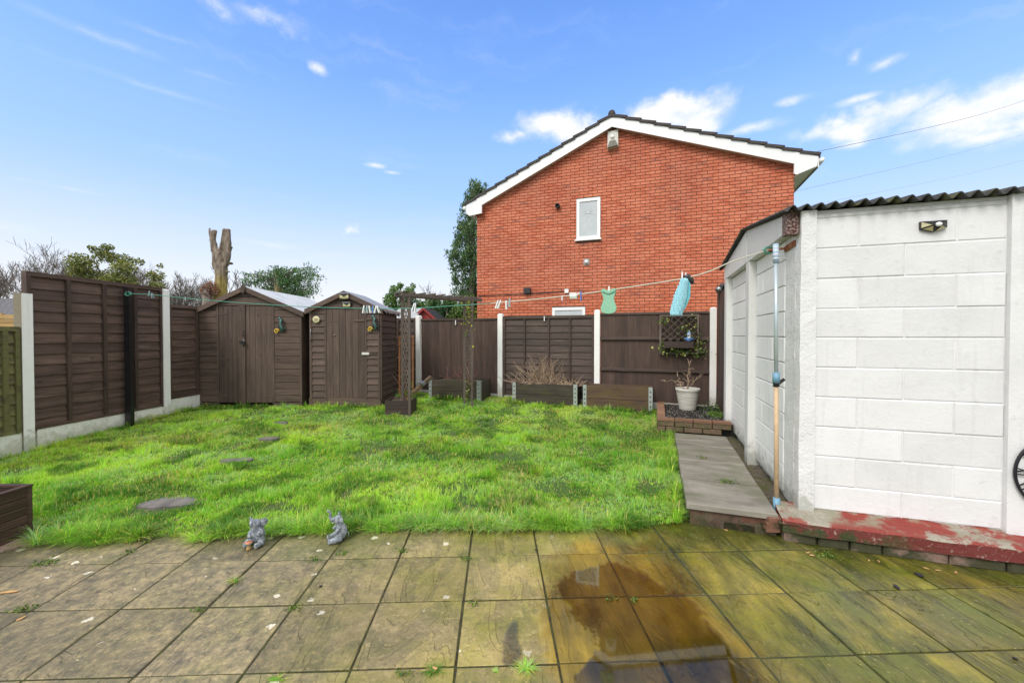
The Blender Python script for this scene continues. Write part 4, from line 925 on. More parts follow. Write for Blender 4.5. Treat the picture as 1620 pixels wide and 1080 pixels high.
s2, cx2, E2, A2, XA2, e0, e1, ez0, ez1 = shed('tool_shed', 'smaller brown single door tool shed with overlapping boards', wx(490.5), wx(602), SY, .92, wz(636), wz(488.5), wz(462), wx(546), (wx(517), wx(578), wz(488.5)), 14, True, True)
dr = MB().box(e0, e1, -.002, .012, .07, ez1).build('door', M['shed_v'], s2); n = 6
for i in range(n):
    a = e0 + (e1 - e0) * i / n; MB().pillow((e1 - e0) / n - .003, ez1 - .08, .012, .003, M=Matrix.Translation((a, -.002, .075))).build('board', M['shed_v'], dr)
for z in (.30, ez1 - .22): MB().box(e0 - .01, e0 + .22, -.018, -.0145, z, z + .012).build('hinge', M['shed'], dr)
MB().box(e1 - .19, e1 - .01, -.03, -.0145, wz(507) - s2.location.z - .012, wz(507) - s2.location.z + .012).build('turn_button', M['shed'], dr)
MB().lathe([(0, .02), (.014, .015), (.014, 0)], 10, M=Matrix.Translation((wx(530) - cx2, -.014, wz(530) - s2.location.z)) @ RX).build('knob', metal, dr, True)
MB().box(e1 - .05, e1 + .075, -.04, -.0226, wz(559) - s2.location.z - .02, wz(559) - s2.location.z + .02).build('latch', simple('galvanised_latch', (.62, .62, .58), .4), s2)
MB().box(e1 + .076, e1 + .20, -.034, -.0226, wz(559) - s2.location.z - .012, wz(559) - s2.location.z + .008).build('latch_bar', M['shed'], s2)
rg = random.Random(4); mb = MB()       # ragged felt edge along the right eave
for i in range(26):
    y = -.05 + i * .042; x = (wx(602) - cx2) + .06; z = E2 - .03; mb.add([(x, y, z + .03), (x + .006, y + .04, z + .03), (x + .012, y + .04, z - rg.uniform(.0, .05)), (x + .012, y + .005, z - rg.uniform(0, .05))], [(0, 1, 2, 3)])
mb.build('felt_edge', M['felt_tool_shed'], s2)
tag(MB().tube([(-.01, 0, 0), (.0, 0, .06), (-.012, 0, .16), (-.003, 0, .22)], .006, 5).build('wire_hook', metal, None, True, loc=(wx(493.5), SY - .03, wz(540))), 'thin wire hook on the left boards of the small shed', 'hook')

# ------------------------------------------------------------------ ornaments and lights on the sheds
orn_g = simple('verdigris_metal', (.07, .16, .15), .4, metal=.4, var=.5, nscale=60); orn_y = simple('yellow_enamel', (.62, .42, .04), .35, var=.2)
def gecko(px, py, label, flip=1):
    t = thing('lizard_ornament', label, 'wall ornament', (wx(px), SY - .035, wz(py)), 0, 'metal lizard ornaments on the sheds')
    b = [(.03 * flip, -.01, .135), (.05 * flip, -.02, .10), (.04 * flip, -.03, .06), (.045 * flip, -.03, .02), (.065 * flip, -.02, -.02), (.06 * flip, -.01, -.06), (.02 * flip, 0, -.085)]
    MB().tube(b, [.022, .024, .014, .024, .026, .02, .010], 8).build('body', orn_g, t, True)
    MB().ell((.025 * flip, -.02, .145), (.028, .018, .024)).build('head', orn_g, t, True)
    sp = [(-.035 * flip + .045 * (1 - k / 22) * math.cos(k * .5) * flip, -.01, -.075 + .045 * (1 - k / 22) * math.sin(k * .5)) for k in range(20)]
    MB().tube(sp, [.012 - .0004 * k for k in range(20)], 6).build('curled_tail', orn_y, t, True)
    l = MB(); rg = random.Random(px)
    for (x, z, s_) in ((.07, .07, 1), (.09, -.01, 1), (.08, -.08, 1), (.01, .0, -1)):
        for k in range(4):
            a = rg.uniform(-1.2, 1.2); l.tube([(x * flip, 0, z), ((x + s_ * .025 * math.cos(a)) * flip, -.01, z + .025 * math.sin(a)), ((x + s_ * .04 * math.cos(a)) * flip, 0, z + .045 * math.sin(a))], [.007, .005, .003], 4)
    l.build('legs', blk, t)
gecko(443, 517, 'green black metal lizard with yellow curled tail on the double door shed')
gecko(590, 514, 'green black metal lizard with yellow curled tail on the small shed under the pegs')
cream = simple('solar_cell_cream', (.52, .48, .26), .3, var=.1); 
def solar(px, py, s_, label, Y=SY - .08, face=0):
    t = thing('solar_light', label, 'solar light', (at(px, py, Y).x, Y, at(px, py, Y).z))
    MB().prism([(-s_, s_ * .55), (s_, s_ * .55), (s_, -s_ * .5), (-s_, -s_ * .5)], -.02, .03).build('housing', blk, t)
    MB().add([(-s_ * .92, -.021, .45 * s_), (-.08 * s_, -.024, -.05 * s_), (-.92 * s_, -.021, -.4 * s_)], [(0, 1, 2)]).add([(s_ * .92, -.021, .45 * s_), (.08 * s_, -.024, -.05 * s_), (.92 * s_, -.021, -.4 * s_)], [(0, 1, 2)]).add([(-.8 * s_, -.021, -.45 * s_), (0, -.024, -.12 * s_), (.8 * s_, -.021, -.45 * s_)], [(0, 1, 2)]).build('panel', cream, t)
    MB().box(-s_, s_, -.04, .03, s_ * .56, s_ * .75).build('solar_top', simple('solar_glass', (.25, .28, .32), .1), t)
solar(545, 469, .08, 'upper solar light with pale panels at the small shed apex')
solar(549, 482.5, .066, 'lower blue and yellow solar light on the small shed gable boards', SY - .04)
pq = thing('round_plaque', 'round cream plaque with a brown rim on the small shed', 'plaque', (wx(502), SY - .03, wz(505.5)))
MB().lathe([(0, .02), (.045, .02), (.058, .014), (.060, 0)], 24, M=RX).build('disc', simple('cream_plaque', (.62, .58, .36), .5), pq, True)
for z in (-.018, .0, .018): MB().box(-.03, .03, -.024, -.0205, z - .004, z + .004).build('motif_line', simple('plaque_brown', (.28, .16, .08), .6) if 'plaque_brown' not in bpy.data.materials else bpy.data.materials['plaque_brown'], pq)
q = ground(297, 642, .22); tag(MB().box(-.05, .05, -.02, .02, 0, .46).build('timber_offcut', M['offcut'], None, loc=(wx(298) , SY - .12, .2), rot=(.06, 0, 0)), 'pale upright timber offcut leaning between the left fence and the shed', 'timber')

# ------------------------------------------------------------------ garden arch
PA = ground(648, 656, .19); PB = ground(747, 639, .235); PB2 = ground(735, 636, .24)
ar_rz = math.atan2(PB.y - PA.y, PB.x - PA.x); AL = math.hypot(PB.x - PA.x, PB.y - PA.y)
arch = thing('garden_arch', 'weathered wooden garden arch with lattice sides and a flat top', 'garden arch', (PA.x, PA.y, .15), 0)
side = Vector((PB2.x - PB.x, PB2.y - PB.y, 0)); dirA = Vector((math.cos(ar_rz), math.sin(ar_rz), 0)) * AL
HT = at(648, 468, PA.y).z - .15
P4 = [Vector((0, 0, 0)), side, dirA, dirA + side]
for p in P4: MB().bar(p, p + Vector((0, 0, HT)), .041, .041).build('post', M['arch_v'], arch)
for base in (P4[0], P4[2]):
    z = .42; up = True
    for k in range(11):
        z0 = .35 + k * .125; MB().bar(base + Vector((0, 0, z0)) + side * .04, base + side * .96 + Vector((0, 0, z0 + .33)), .018, .008, up=(side.y, -side.x, 0)).build('lattice_slat', M['arch'], arch)
        MB().bar(base + Vector((.0, 0, z0 + .33)) + side * .04 + Vector((.009, 0, 0)), base + side * .96 + Vector((.009, 0, z0)), .018, .008, up=(side.y, -side.x, 0)).build('lattice_slat', M['arch'], arch)
e = dirA.normalized()
for s_ in (Vector(), side):
    MB().bar(-e * .13 + s_ + Vector((0, 0, HT + .02)), dirA + e * .20 + s_ + Vector((0, 0, HT + .005)), .045, .05).build('beam', M['arch'], arch)
for k in range(9): q = -e * .1 + (dirA + e * .26) * (k / 8) + Vector((0, 0, HT + .056)); MB().bar(q - side * .15, q + side * 1.15, .03, .02).build('cross_bar', M['arch'], arch)

# leaning orange trellis and the plank
t = thing('orange_trellis', 'orange wooden ladder trellis leaning behind the left arch post', 'trellis', (0, 0, 0))
TY = 8.3; g = lambda px, py, Y=TY: at(px, py, Y)
for px in (632, 653): MB().bar(g(px, 640, TY - .15), g(px, 531, TY + .05), .035, .02).build('upright', M['orange_wood'], t)
for py in (533, 545, 565, 586, 606): MB().bar(g(627, py), g(654, py - .5), .028, .016).build('rung', M['orange_wood'], t)
t = thing('plank', 'mossy timber plank propped diagonally beside the left arch post', 'timber', (0, 0, 0))
MB().bar(g(649, 625, 7.2), g(682, 596, 7.45), .10, .05).build('board', M['log'], t); MB().bar(g(666.5, 608, 7.30), g(671, 604, 7.34), .104, .054).build('metal_band', metal, t)

# ------------------------------------------------------------------ raised beds, pots, planters
twigm = wood('twig_bark', (.22, .15, .10), (.50, .37, .26), 2, knots=False, bump=.1); twigr = wood('red_twig', (.15, .06, .045), (.34, .17, .13), 2, knots=False, bump=.1)
def twigs(rg, n, x0, x1, y0, y1, z, h, lean=.5, r=.006, low=0.3, branch=2):
    mb = MB()
    for i in range(n):
        p = Vector((rg.uniform(x0, x1), rg.uniform(y0, y1), z)); hh = h * rg.uniform(.35, 1); d = Vector((rg.gauss(0, lean), rg.gauss(0, lean * .6), 1 if rg.random() > low else .25)).normalized()
        pts = [p]; 
        for k in range(5): d = (d + Vector((rg.gauss(0, .16), rg.gauss(0, .12), rg.gauss(0, .08)))).normalized(); pts.append(pts[-1] + d * hh / 5)
        mb.tube(pts, [r * (1 - k / 6.5) for k in range(6)], 4, False)
        for b in range(branch):
            s_ = pts[rg.randint(1, 4)]; dd = (d + Vector((rg.gauss(0, .6), rg.gauss(0, .5), rg.gauss(.1, .3)))).normalized(); mb.tube([s_, s_ + dd * hh * .15, s_ + dd * hh * .3 + Vector((0, 0, .01))], [r * .6, r * .45, r * .25], 3, False)
    return mb
galv = simple('galvanised_bracket', (.46, .49, .51), .35, metal=.55, var=.35, nscale=80)
bedsoil = soil('bed_compost', (.035, .025, .016), (.13, .09, .06), (.05, .06, .02), .3, 1.5)
def bed(label, pA, pB, z0, z1, dep, mat, seed, split=2, left=True):
    rz, L = frame2(pA, pB); t = thing('raised_bed', label, 'raised bed', (pA.x, pA.y, z0), rz); H = z1 - z0
    for k in range(split):
        h = H / split; MB().pillow(L, h - .004, .028, .003, M=Matrix.Translation((0, .0, h * k))).build('board', mat, t); MB().box(.0, L, dep - .03, dep, h * k, h * (k + 1) - .004).build('board', mat, t)
        MB().box(.0, .03, .0, dep - .03, h * k, h * (k + 1) - .004).build('end_board', mat, t); MB().box(L - .03, L, .0, dep - .03, h * k, h * (k + 1) - .004).build('end_board', mat, t)
    for x in (.0, L - .055):
        b = MB().box(x - .002, x + .057, -.036, -.029, -.01, H + .012).build('corner_bracket', galv, t); 
        for k in range(5): MB().box(x + .018, x + .038, -.0385, -.0365, H * (k + .4) / 5.4, H * (k + .4) / 5.4 + .022).build('slot', dkm, b)
    MB().box(L + .001, L + .007, -.03, .03, -.01, H + .01).build('corner_bracket', galv, t)
    MB().box(.03, L - .03, .0, dep - .03, 0, H - .035).build('earth', bedsoil, t)
    return t, L, H
ga = lambda px, py, z: ground(px, py, z)
t, L, H = bed('black raised bed with bare twigs behind the garden arch', at(680, 600, 7.85), at(760, 600, 7.52), .20, at(720, 601, 7.7).z, .50, M['bed'], 1)
tw = thing('bare_shrub', 'sparse reddish bare twigs in the raised bed behind the arch', 'shrub', (t.location.x, t.location.y, t.location.z + H), t.rotation_euler.z)
twigs(random.Random(3), 16, .15, .8, .1, .35, -.04, .42, .6, .007).build('stems', twigr, tw)
t2, L2, H2 = bed('dark middle raised bed full of brown bare twigs by the lap panel', at(812, 606, 7.45), at(913, 606, 7.08), .19, at(860, 606.5, 7.3).z, .50, M['bed'], 2)
tw2 = thing('dead_shrub', 'tangle of pale brown dead stems filling the middle raised bed', 'shrub', (t2.location.x, t2.location.y, t2.location.z + H2), t2.rotation_euler.z)
twigs(random.Random(7), 75, .25, .75, .08, .36, -.04, .62, .38, .007, .15, 2).build('stems', twigm, tw2); twigs(random.Random(8), 120, -.05, 1.22, .02, .4, -.03, .36, .9, .0075, .8, 1).build('stems', twigm, tw2)
t3, L3, H3 = bed('brown raised bed to the right with orange moss at its foot', at(923, 610, 7.02), at(1032, 611, 6.66), .17, at(975, 610.5, 6.9).z, .36, M['bed_brown'], 3)
def leafq(rg, C, size, asp=1.5, droop=.0, rnd=1.0):
    n = len(C); d = rg.normal(size=(n, 3)) * rnd + np.array([0, 0, -droop]); d /= np.linalg.norm(d, axis=1)[:, None] + 1e-9
    s = np.cross(d, rg.normal(size=(n, 3))); s /= np.linalg.norm(s, axis=1)[:, None] + 1e-9
    L = (size * rg.uniform(.6, 1.3, n))[:, None] if np.ndim(size) == 0 else size[:, None]; Wd = L / asp
    V = np.stack([C - d * L * .5, C + s * Wd * .5, C + d * L * .5, C - s * Wd * .5], 1); F = np.arange(4 * n).reshape(n, 4); return V.reshape(-1, 3), F
def tint(rg, n, cols, p, v=.2):
    c = np.array(cols)[rg.choice(len(cols), n, p=p)] * rg.uniform(1 - v, 1 + v, (n, 1)); return np.repeat(c, 4, 0)
def foliage(name, C, size, cols, p, seed, parent=None, asp=1.5, droop=0, kind=None, mat=None, rnd=1.0):
    rg = np.random.default_rng(seed); V, F = leafq(rg, np.asarray(C), size, asp, droop, rnd); o = link(name, np_mesh(name, V, F, mat or M['leaf'], tint(rg, len(C), cols, p)), parent); 
    if kind: o['kind'] = kind
    return o
# dark planter box with twiggy plant by the arch
p = ground(630, 655, .18); t = thing('planter_box', 'small dark wooden box planter at the foot of the left arch post', 'planter', (at(629, 600, 6.5).x, 6.52, .14))
w = .205
for k in range(2):
    for (a, b, c, d) in ((-w, w, 0, .02), (-w, w, .37, .39), (-w, -w + .02, .021, .369), (w - .02, w, .021, .369)): MB().box(a, b, c, d, .135 * k, .135 * (k + 1) - .005).build('board', M['crate'], t)
MB().box(-w + .02, w - .02, .02, .37, 0, .235).build('earth', bedsoil, t)
pl_ = thing('potted_climber', 'leggy red stemmed plant with a few green leaves in the dark box planter', 'plant', (t.location.x, 6.70, .39))
twigs(random.Random(13), 9, -.02, .16, -.08, .08, -.02, .58, .28, .006, 0, 1).build('stems', twigr, pl_)
rg_ = np.random.default_rng(5); foliage('leaves', np.stack([rg_.normal(.16, .045, 90), rg_.normal(0, .05, 90), np.abs(rg_.normal(.05, .16, 90))], 1), .034, [(.10, .17, .045), (.22, .26, .06)], [.6, .4], 5, pl_)
# climber leaves on the arch post
cl_ = thing('arch_climber', 'yellow green climber leaves on the right arch post', 'climbing plant', (PB.x + side.x * .3, PB.y + side.y * .3, .15))
C = np.stack([rg_.normal(.0, .055, 150), rg_.normal(0, .07, 150), HT - np.abs(rg_.normal(0, .26, 150))], 1); foliage('leaves', C, .045, [(.20, .28, .04), (.45, .42, .05), (.07, .13, .03)], [.4, .35, .25], 6, cl_)
C = np.stack([rg_.normal(-.03, .04, 70), rg_.normal(0, .07, 70), rg_.uniform(.15, .50, 70)], 1); foliage('leaves', C, .035, [(.18, .26, .07), (.35, .38, .15), (.07, .13, .03)], [.4, .2, .4], 7, cl_)
MB().tube([(-.03, 0, 0), (-.02, .01, .5), (.02, -.01, 1.1), (0, 0, HT)], [.008, .007, .005, .003], 5).build('stem', twigr, cl_, True)
# white pot
pp = ground(1093, 650, .285); pot = thing('plant_pot', 'ribbed off white plant pot standing on the gravel bed', 'plant pot', (pp.x, pp.y + .12, .283))
nt = newmat('pot_glaze'); s = nt.n('ShaderNodeSeparateXYZ', {0: nt.geo.outputs['Position']}).outputs[2]; n = nt.noise(rcoord(nt, (3, 3, 40)), 1.6, 5, .7)
setb(nt, col=nt.mix(nt.ramp(n, [(.42, 0), (.62, 1)]), (.62, .60, .54), (.38, .37, .33)), rough=.55, normal=nt.bump(n, .4, .006))
hp = pp.y + .12; rt = 34.5 / 2 / 655 * hp * 1.02; ht = at(1093, 613.5, hp).z - .283
prof = [(0, 0), (rt * .66, 0), (rt * .70, .01)] + [(rt * (.70 + .26 * k / 14) + (.0035 if k % 2 else 0), .01 + (ht - .06) * k / 14) for k in range(1, 15)] + [(rt * 1.03, ht - .04), (rt * 1.04, ht), (rt * .95, ht), (rt * .90, ht - .04), (0, ht - .045)]
MB().lathe(prof, 32).build('pot', nt.m, pot, True); MB().lathe([(0, ht - .03), (rt * .9, ht - .035)], 20).build('compost', bedsoil, pot)
ps = thing('bare_potted_shrub', 'bare twisted twigs growing from the off white pot', 'shrub', (pp.x, hp, .283 + ht - .03))
rg = random.Random(22); mb = MB()
for (dx, dz, r_) in ((.05, .42, .012), (-.32, .12, .010), (.22, .22, .009), (-.10, .20, .008), (.02, .33, .010)):
    d = Vector((dx, rg.uniform(-.1, .1), dz)); r_ *= .62; pts = [Vector((rg.uniform(-.03, .03), rg.uniform(-.03, .03), 0))]
    for k in range(6): pts.append(pts[0] + d * (k + 1) / 6 + Vector((rg.gauss(0, .014), rg.gauss(0, .01), rg.gauss(0, .012) + (.05 * math.sin(k * .6) if dz < .2 else 0))))
    mb.tube(pts, [r_ * (1 - .12 * k) for k in range(7)], 5)
    for k in range(7): s_ = pts[rg.randint(2, 6)]; dd = Vector((rg.gauss(dx, .25), rg.gauss(0, .2), rg.gauss(.25, .25))).normalized() * rg.uniform(.05, .12); mb.tube([s_, s_ + dd * .5 + Vector((0, 0, .01)), s_ + dd], [.005, .004, .002], 4, False)
mb.build('stems', twigm, ps, True)
# weeds on the gravel bed
wd = thing('weed_clump', 'low green weeds at the right end of the gravel bed', 'weeds', (at(1135, 650, 5.9).x, 5.9, .28))
C = np.stack([rg_.normal(0, .09, 260), rg_.normal(.0, .12, 260), np.abs(rg_.normal(0, .025, 260))], 1); foliage('leaves', C, .035, [(.10, .20, .04), (.18, .30, .06)], [.6, .4], 9, wd)
wd = thing('weed_clump', 'dark low weeds against the foot of the last back post', 'weeds', (at(1128, 640, 6.35).x, 6.35, .28))
C = np.stack([rg_.normal(0, .12, 200), rg_.normal(.0, .10, 200), np.abs(rg_.normal(0, .04, 200))], 1); foliage('leaves', C, .035, [(.05, .10, .03), (.10, .16, .05)], [.6, .4], 10, wd)

# trellis planter on the fence
def fhit(px, py, off):
    d = ray(px, py); o = FF.o - FF.v * off; c = Vector((0, 0, CAMH)); tt = (o - c).dot(FF.v) / d.dot(FF.v); p = c + d * tt; return (p - FF.o).dot(FF.u), p.z, p
u0, zt_, q0_ = fhit(1043.5, 498, .06); u1, _, _ = fhit(1106, 498, .06); zb_ = fhit(1075, 560, .06)[1]; Wt = u1 - u0; Hh = zt_ - zb_
wp = thing('wall_planter', 'brown diamond trellis wall planter hung on the railed back panel', 'wall planter', (q0_.x, q0_.y, zb_), FF.rz)
for (a, b, c, d) in ((0, .03, 0, Hh), (Wt - .03, Wt, 0, Hh)): MB().box(a, b, -.02, .012, c, d).build('frame', M['arch_v'], wp)
for z in (0, Hh - .03): MB().box(.03, Wt - .03, -.02, .012, z, z + .03).build('frame', M['arch'], wp)
def clipbar(x, z, dx, L):      # diagonal slat clipped to the frame
    pts = []
    t0, t1 = 0, 9
    for lo, hi, p, d in ((.03, Wt - .03, x, dx), (.16, Hh - .03, z, 1.0)):
        a, b = (lo - p) / d, (hi - p) / d
        if a > b: a, b = b, a
        t0 = max(t0, a); t1 = min(t1, b)
    return (t0, t1)
for dx, yy in ((1.0, -.013), (-1.0, -.004)):
    k = -9
    while k < 14:
        x = k * .115 + (.0 if dx > 0 else .0); z = .16; k += 1; a, b = clipbar(x, z, dx, 1)
        if b - a > .03: MB().bar((x + dx * a, yy, z + a), (x + dx * b, yy, z + b), .007, .022, up=(0, 1, 0)).build('trellis_slat', M['arch'], wp)
bx0, bx1 = fhit(1050, 540, .15)[0] - u0, fhit(1097, 540, .15)[0] - u0; bz0, bz1 = fhit(1075, 550, .15)[1] - zb_, fhit(1075, 540, .15)[1] - zb_
tr_ = MB().box(bx0, bx1, -.155, -.135, bz0, bz1).box(bx0, bx1, -.034, -.022, bz0, bz1).box(bx0, bx0 + .015, -.1345, -.0345, bz0, bz1).box(bx1 - .015, bx1, -.1345, -.0345, bz0, bz1).box(bx0 + .015, bx1 - .015, -.1345, -.0345, bz0, bz0 + .015); tr_.build('trough', M['crate'], wp); MB().box(bx0 + .015, bx1 - .015, -.134, -.035, bz0 + .02, bz1 - .008).build('earth', bedsoil, wp)
iv = thing('ivy', 'variegated ivy spilling through the trellis wall planter', 'ivy', wp.location, FF.rz)
rg_ = np.random.default_rng(8); Cs = [rg_.multivariate_normal((Wt * .72, -.06, Hh * .62), np.diag((.006, .0006, .009)), 75), rg_.multivariate_normal((Wt * 1.02, -.06, Hh * .22), np.diag((.0025, .001, .012)), 110), rg_.multivariate_normal((Wt * .5, -.06, .04), np.diag((.030, .001, .0010)), 100), rg_.multivariate_normal((Wt * .15, -.05, Hh * .85), np.diag((.004, .0004, .002)), 26), rg_.multivariate_normal((Wt * .08, -.07, Hh * .18), np.diag((.001, .0006, .004)), 26)]
foliage('leaves', np.concatenate(Cs), .042, [(.045, .085, .035), (.38, .42, .12), (.13, .20, .05)], [.45, .28, .27], 12, iv, 1.2)
gx, gz_, gp = fhit(1090, 538, .10); gn = thing('garden_gnome', 'small gnome figure in blue with a pale hat on the hanging planter', 'gnome', (gp.x, gp.y, gp.z - .02), FF.rz)
gblue = simple('gnome_blue', (.10, .22, .50), .4); gwh = simple('gnome_white', (.62, .66, .72), .4); gsk = simple('gnome_skin', (.55, .33, .26), .5)
MB().ell((0, 0, .035), (.05, .035, .045)).ell((-.05, 0, .045), (.022, .02, .018)).ell((.05, 0, .045), (.022, .02, .018)).build('body', gblue, gn, True)
MB().ell((0, -.012, .085), (.028, .026, .026)).build('face', gsk, gn, True); MB().ell((0, -.032, .066), (.026, .014, .022)).build('beard', gwh, gn, True); MB().ell((0, -.040, .086), (.007, .007, .006)).build('nose', gsk, gn, True)
MB().lathe([(.036, .095), (.034, .115), (.022, .15), (.006, .185), (0, .19)], 12).build('hat', simple('gnome_hat', (.30, .42, .62), .4), gn, True)
for s_ in (-1, 1): MB().ell((s_ * .011, -.037, .092), (.004, .003, .004), 6, 4).build('eye', blk, gn)

# big slatted planter at the lower left
q = at(46, 770, 2.93); t = thing('slatted_planter', 'dark brown ribbed planter box at the lower left corner of the patio', 'planter', (q.x, 2.95, -.012), R(-1))
hh = q.z + .012; LN = .86; WX = 1.05
nb = 6
for k in range(nb):
    z0 = hh * k / nb; z1 = hh * (k + 1) / nb - .004
    for face in range(2):
        mb = MB()
        for r_ in range(3):
            a = z0 + (z1 - z0) * r_ / 3; b = z0 + (z1 - z0) * (r_ + 1) / 3
            if face == 0: mb.prism([(-.026, a), (.0, a + .003), (.0, b - .003), (-.026, b)], -LN + .03, -.03, ax='y', M=None) if False else mb.box(-.026, -.001 + .0, -LN + .031, -.031, a + .002, b - .002)
            else: mb.box(-WX + .03, -.031, -.026, -.001, a + .002, b - .002)
        mb.box(-.022 if face == 0 else -WX + .03, -.004 if face == 0 else -.031, -LN + .031 if face == 0 else -.022, -.031 if face == 0 else -.004, z0, z1)
        mb.build('slat', M['planter'], t)
for x, y in ((-.03, -.03), (-.03, -LN), (-WX, -.03), (-WX, -LN)): MB().box(x, x + .03, y, y + .03, 0, hh).build('corner_post', M['planter'], t)
for k in range(nb): MB().box(-WX + .03, -.031, -LN + .002, -LN + .025, hh * k / nb, hh * (k + 1) / nb - .004).build('slat', M['planter'], t); MB().box(-WX + .002, -WX + .025, -LN + .031, -.031, hh * k / nb, hh * (k + 1) / nb - .004).build('slat', M['planter'], t)
for (a, b, c, d) in ((-WX, .004, -.035, .004), (-WX, .004, -LN - .004, -LN + .035), (-WX, -WX + .035, -LN + .036, -.036), (-.035, .004, -LN + .036, -.036)): MB().box(a, b, c, d, hh + .001, hh + .014).build('rim', M['planter'], t)
MB().box(-WX + .03, -.03, -LN + .03, -.03, .0, hh - .12).build('earth', bedsoil, t)
# pink edging stones beside the planter and lawn
e_ = soil('edging_stone', (.30, .20, .15), (.46, .33, .26), (.16, .16, .07), .25); rg = random.Random(6)
ORD = ('first', 'second', 'third', 'fourth', 'fifth', 'sixth', 'seventh')
for k in range(7):
    a = ground(-60 + 24 * k, 884 - 5.4 * k, 0); o = MB().slab(.12, .13, .06, .01).build('edging_stone', e_, patio); o.parent = None
    o.location = (a.x, a.y, .022 + rg.uniform(-.006, .006)); o.rotation_euler = (rg.uniform(-.05, .05), rg.uniform(-.05, .05), .30 + rg.uniform(-.1, .1)); tag(o, ORD[k] + ' pinkish edging stone counted from the left edge beside the slatted planter', 'edging stone', 'pink edging stones by the planter')

# stepping stones
flag = newmat('slate_flag'); v = rcoord(flag, (1, .3, 1)); n = flag.noise(v, 9, 7, .7)
setb(flag, col=flag.mix(flag.ramp(n, [(.35, 0), (.65, 1)]), (.075, .07, .065), (.22, .20, .18)), rough=.6, normal=flag.bump(n, .8, .012)); M['flag'] = flag.m
STEPS = []
for (px, py, w, d, rz_, lb) in ((275, 786, .48, .26, .20, 'largest grey slate stepping stone nearest the patio'), (374, 722.5, .34, .15, .15, 'middle grey slate stepping stone in the lawn'), (425, 687.5, .26, .14, .1, 'small grey stepping stone halfway to the shed'), (443, 663, .22, .08, .0, 'brown sunken stepping stone close to the shed front')):
    z = .03 + .046 * (655 * 1.38 / (py - 530) - 3.1); p = ground(px, py, z + .03); rg = random.Random(px); n = 12
    pts = [(math.cos(2 * math.pi * k / n) * w / 2 * rg.uniform(.86, 1.08) * (1.0 if abs(math.cos(2 * math.pi * k / n)) < .8 else 1.05), math.sin(2 * math.pi * k / n) * d / 2 * rg.uniform(.85, 1.15)) for k in range(n)]
    o = MB().prism(pts, -.04, 0, ax='z').build('stepping_stone', M['flag'], None, loc=(p.x, p.y, lawn_z(p.x, p.y) + (.004 if px == 275 else .016)), rot=(0, .01, rz_)); tag(o, lb, 'stepping stone'); STEPS.append((p.x, p.y, w / 2, d / 2, rz_))

# ------------------------------------------------------------------ security light on its post by the right fence
q = Vector(fx(3, .07) + (0,)) + FF.u * .10; zl_ = at(1130, 458, q.y).z
t = thing('security_light', 'black twin spotlight and sensor on a dark post by the garage', 'security light', (q.x, q.y, .2))
MB().box(-.035, .035, -.035, .035, 0, zl_ - .24).build('post', M['fence_v'], t)
MB().tube([(-.10, -.14, zl_ - .215), (-.03, -.05, zl_ - .17)], [.052, .035], 12).build('lamp_head', blk, t, True); MB().tube([(.12, -.14, zl_ - .235), (.05, -.04, zl_ - .18)], [.052, .035], 12).build('lamp_head', blk, t, True)
MB().tube([(-.105, -.146, zl_ - .218), (-.108, -.150, zl_ - .220)], [.044, .044], 12).build('lens', metal, t, True)
MB().ell((.01, -.05, zl_ - .15), (.055, .05, .045)).build('sensor', blk, t, True); MB().box(-.04, .06, -.03, .03, zl_ - .24, zl_ - .15).build('housing', blk, t)

# ------------------------------------------------------------------ clock and solar light on the garage front
cu, cz = GF.hit(1689, 752, -.02); rad = cu - GF.hit(1601.5, 752, -.02)[0]
ck = thing('skeleton_clock', 'large black metal skeleton clock on the garage wall at the right edge', 'clock', GF.w(cu, -.03, cz), GF.rz)
bk2 = simple('clock_metal', (.016, .016, .024), .4, metal=.3)
def ring(r, w, t_): return MB().lathe([(r - w, -t_), (r, -t_), (r, t_), (r - w, t_), (r - w, -t_)], 64, M=RX)
ring(rad, .013, .006).build('outer_ring', bk2, ck, True); ring(rad * .66, .008, .004).build('inner_ring', bk2, ck, True)
ROM = ['XII', 'I', 'II', 'III', 'IIII', 'V', 'VI', 'VII', 'VIII', 'IX', 'X', 'XI']
for h in range(12):
    s_ = ROM[h]; a = -h * math.pi / 6; mb = MB(); x = -(len(s_) - 1) / 2 * .028
    r0, r1 = rad * .665, rad - .010
    for ch in s_:
        w = .007
        if ch == 'I': mb.bar((x, 0, r0), (x, 0, r1), w, .005, up=(0, 1, 0))
        elif ch == 'V': mb.bar((x - .014, 0, r1), (x, 0, r0), w, .005, up=(0, 1, 0)).bar((x + .014, .0006, r1), (x, .0006, r0), w, .005, up=(0, 1, 0))
        else: mb.bar((x - .013, 0, r1), (x + .013, 0, r0), w, .005, up=(0, 1, 0)).bar((x + .013, .0006, r1), (x - .013, .0006, r0), w, .005, up=(0, 1, 0))
        x += .028
    o = mb.build('numeral', bk2, ck); o.rotation_euler = (0, -a, 0)
MB().bar((0, -.008, -.04), (.09, -.008, .13), .014, .004, up=(0, 1, 0)).build('hand', bk2, ck); MB().bar((0, -.012, -.05), (-.16, -.012, .12), .010, .004, up=(0, 1, 0)).build('hand', bk2, ck)
MB().lathe([(0, .02), (.02, .015), (.022, 0)], 14, M=RX).build('hub', bk2, ck, True)
su, sz = GF.hit(1477, 358, .0); sw = (GF.hit(1498, 358, 0)[0] - GF.hit(1456, 358, 0)[0]) / 2; sh = sw * .52
sl_ = thing('solar_wall_light', 'black faceted solar wall light high on the white garage front', 'solar light', GF.w(su, .022, sz), GF.rz)
top = [(-sw, sh), (sw, sh), (sw, -sh * .35), (0, -sh), (-sw, -sh * .35)]
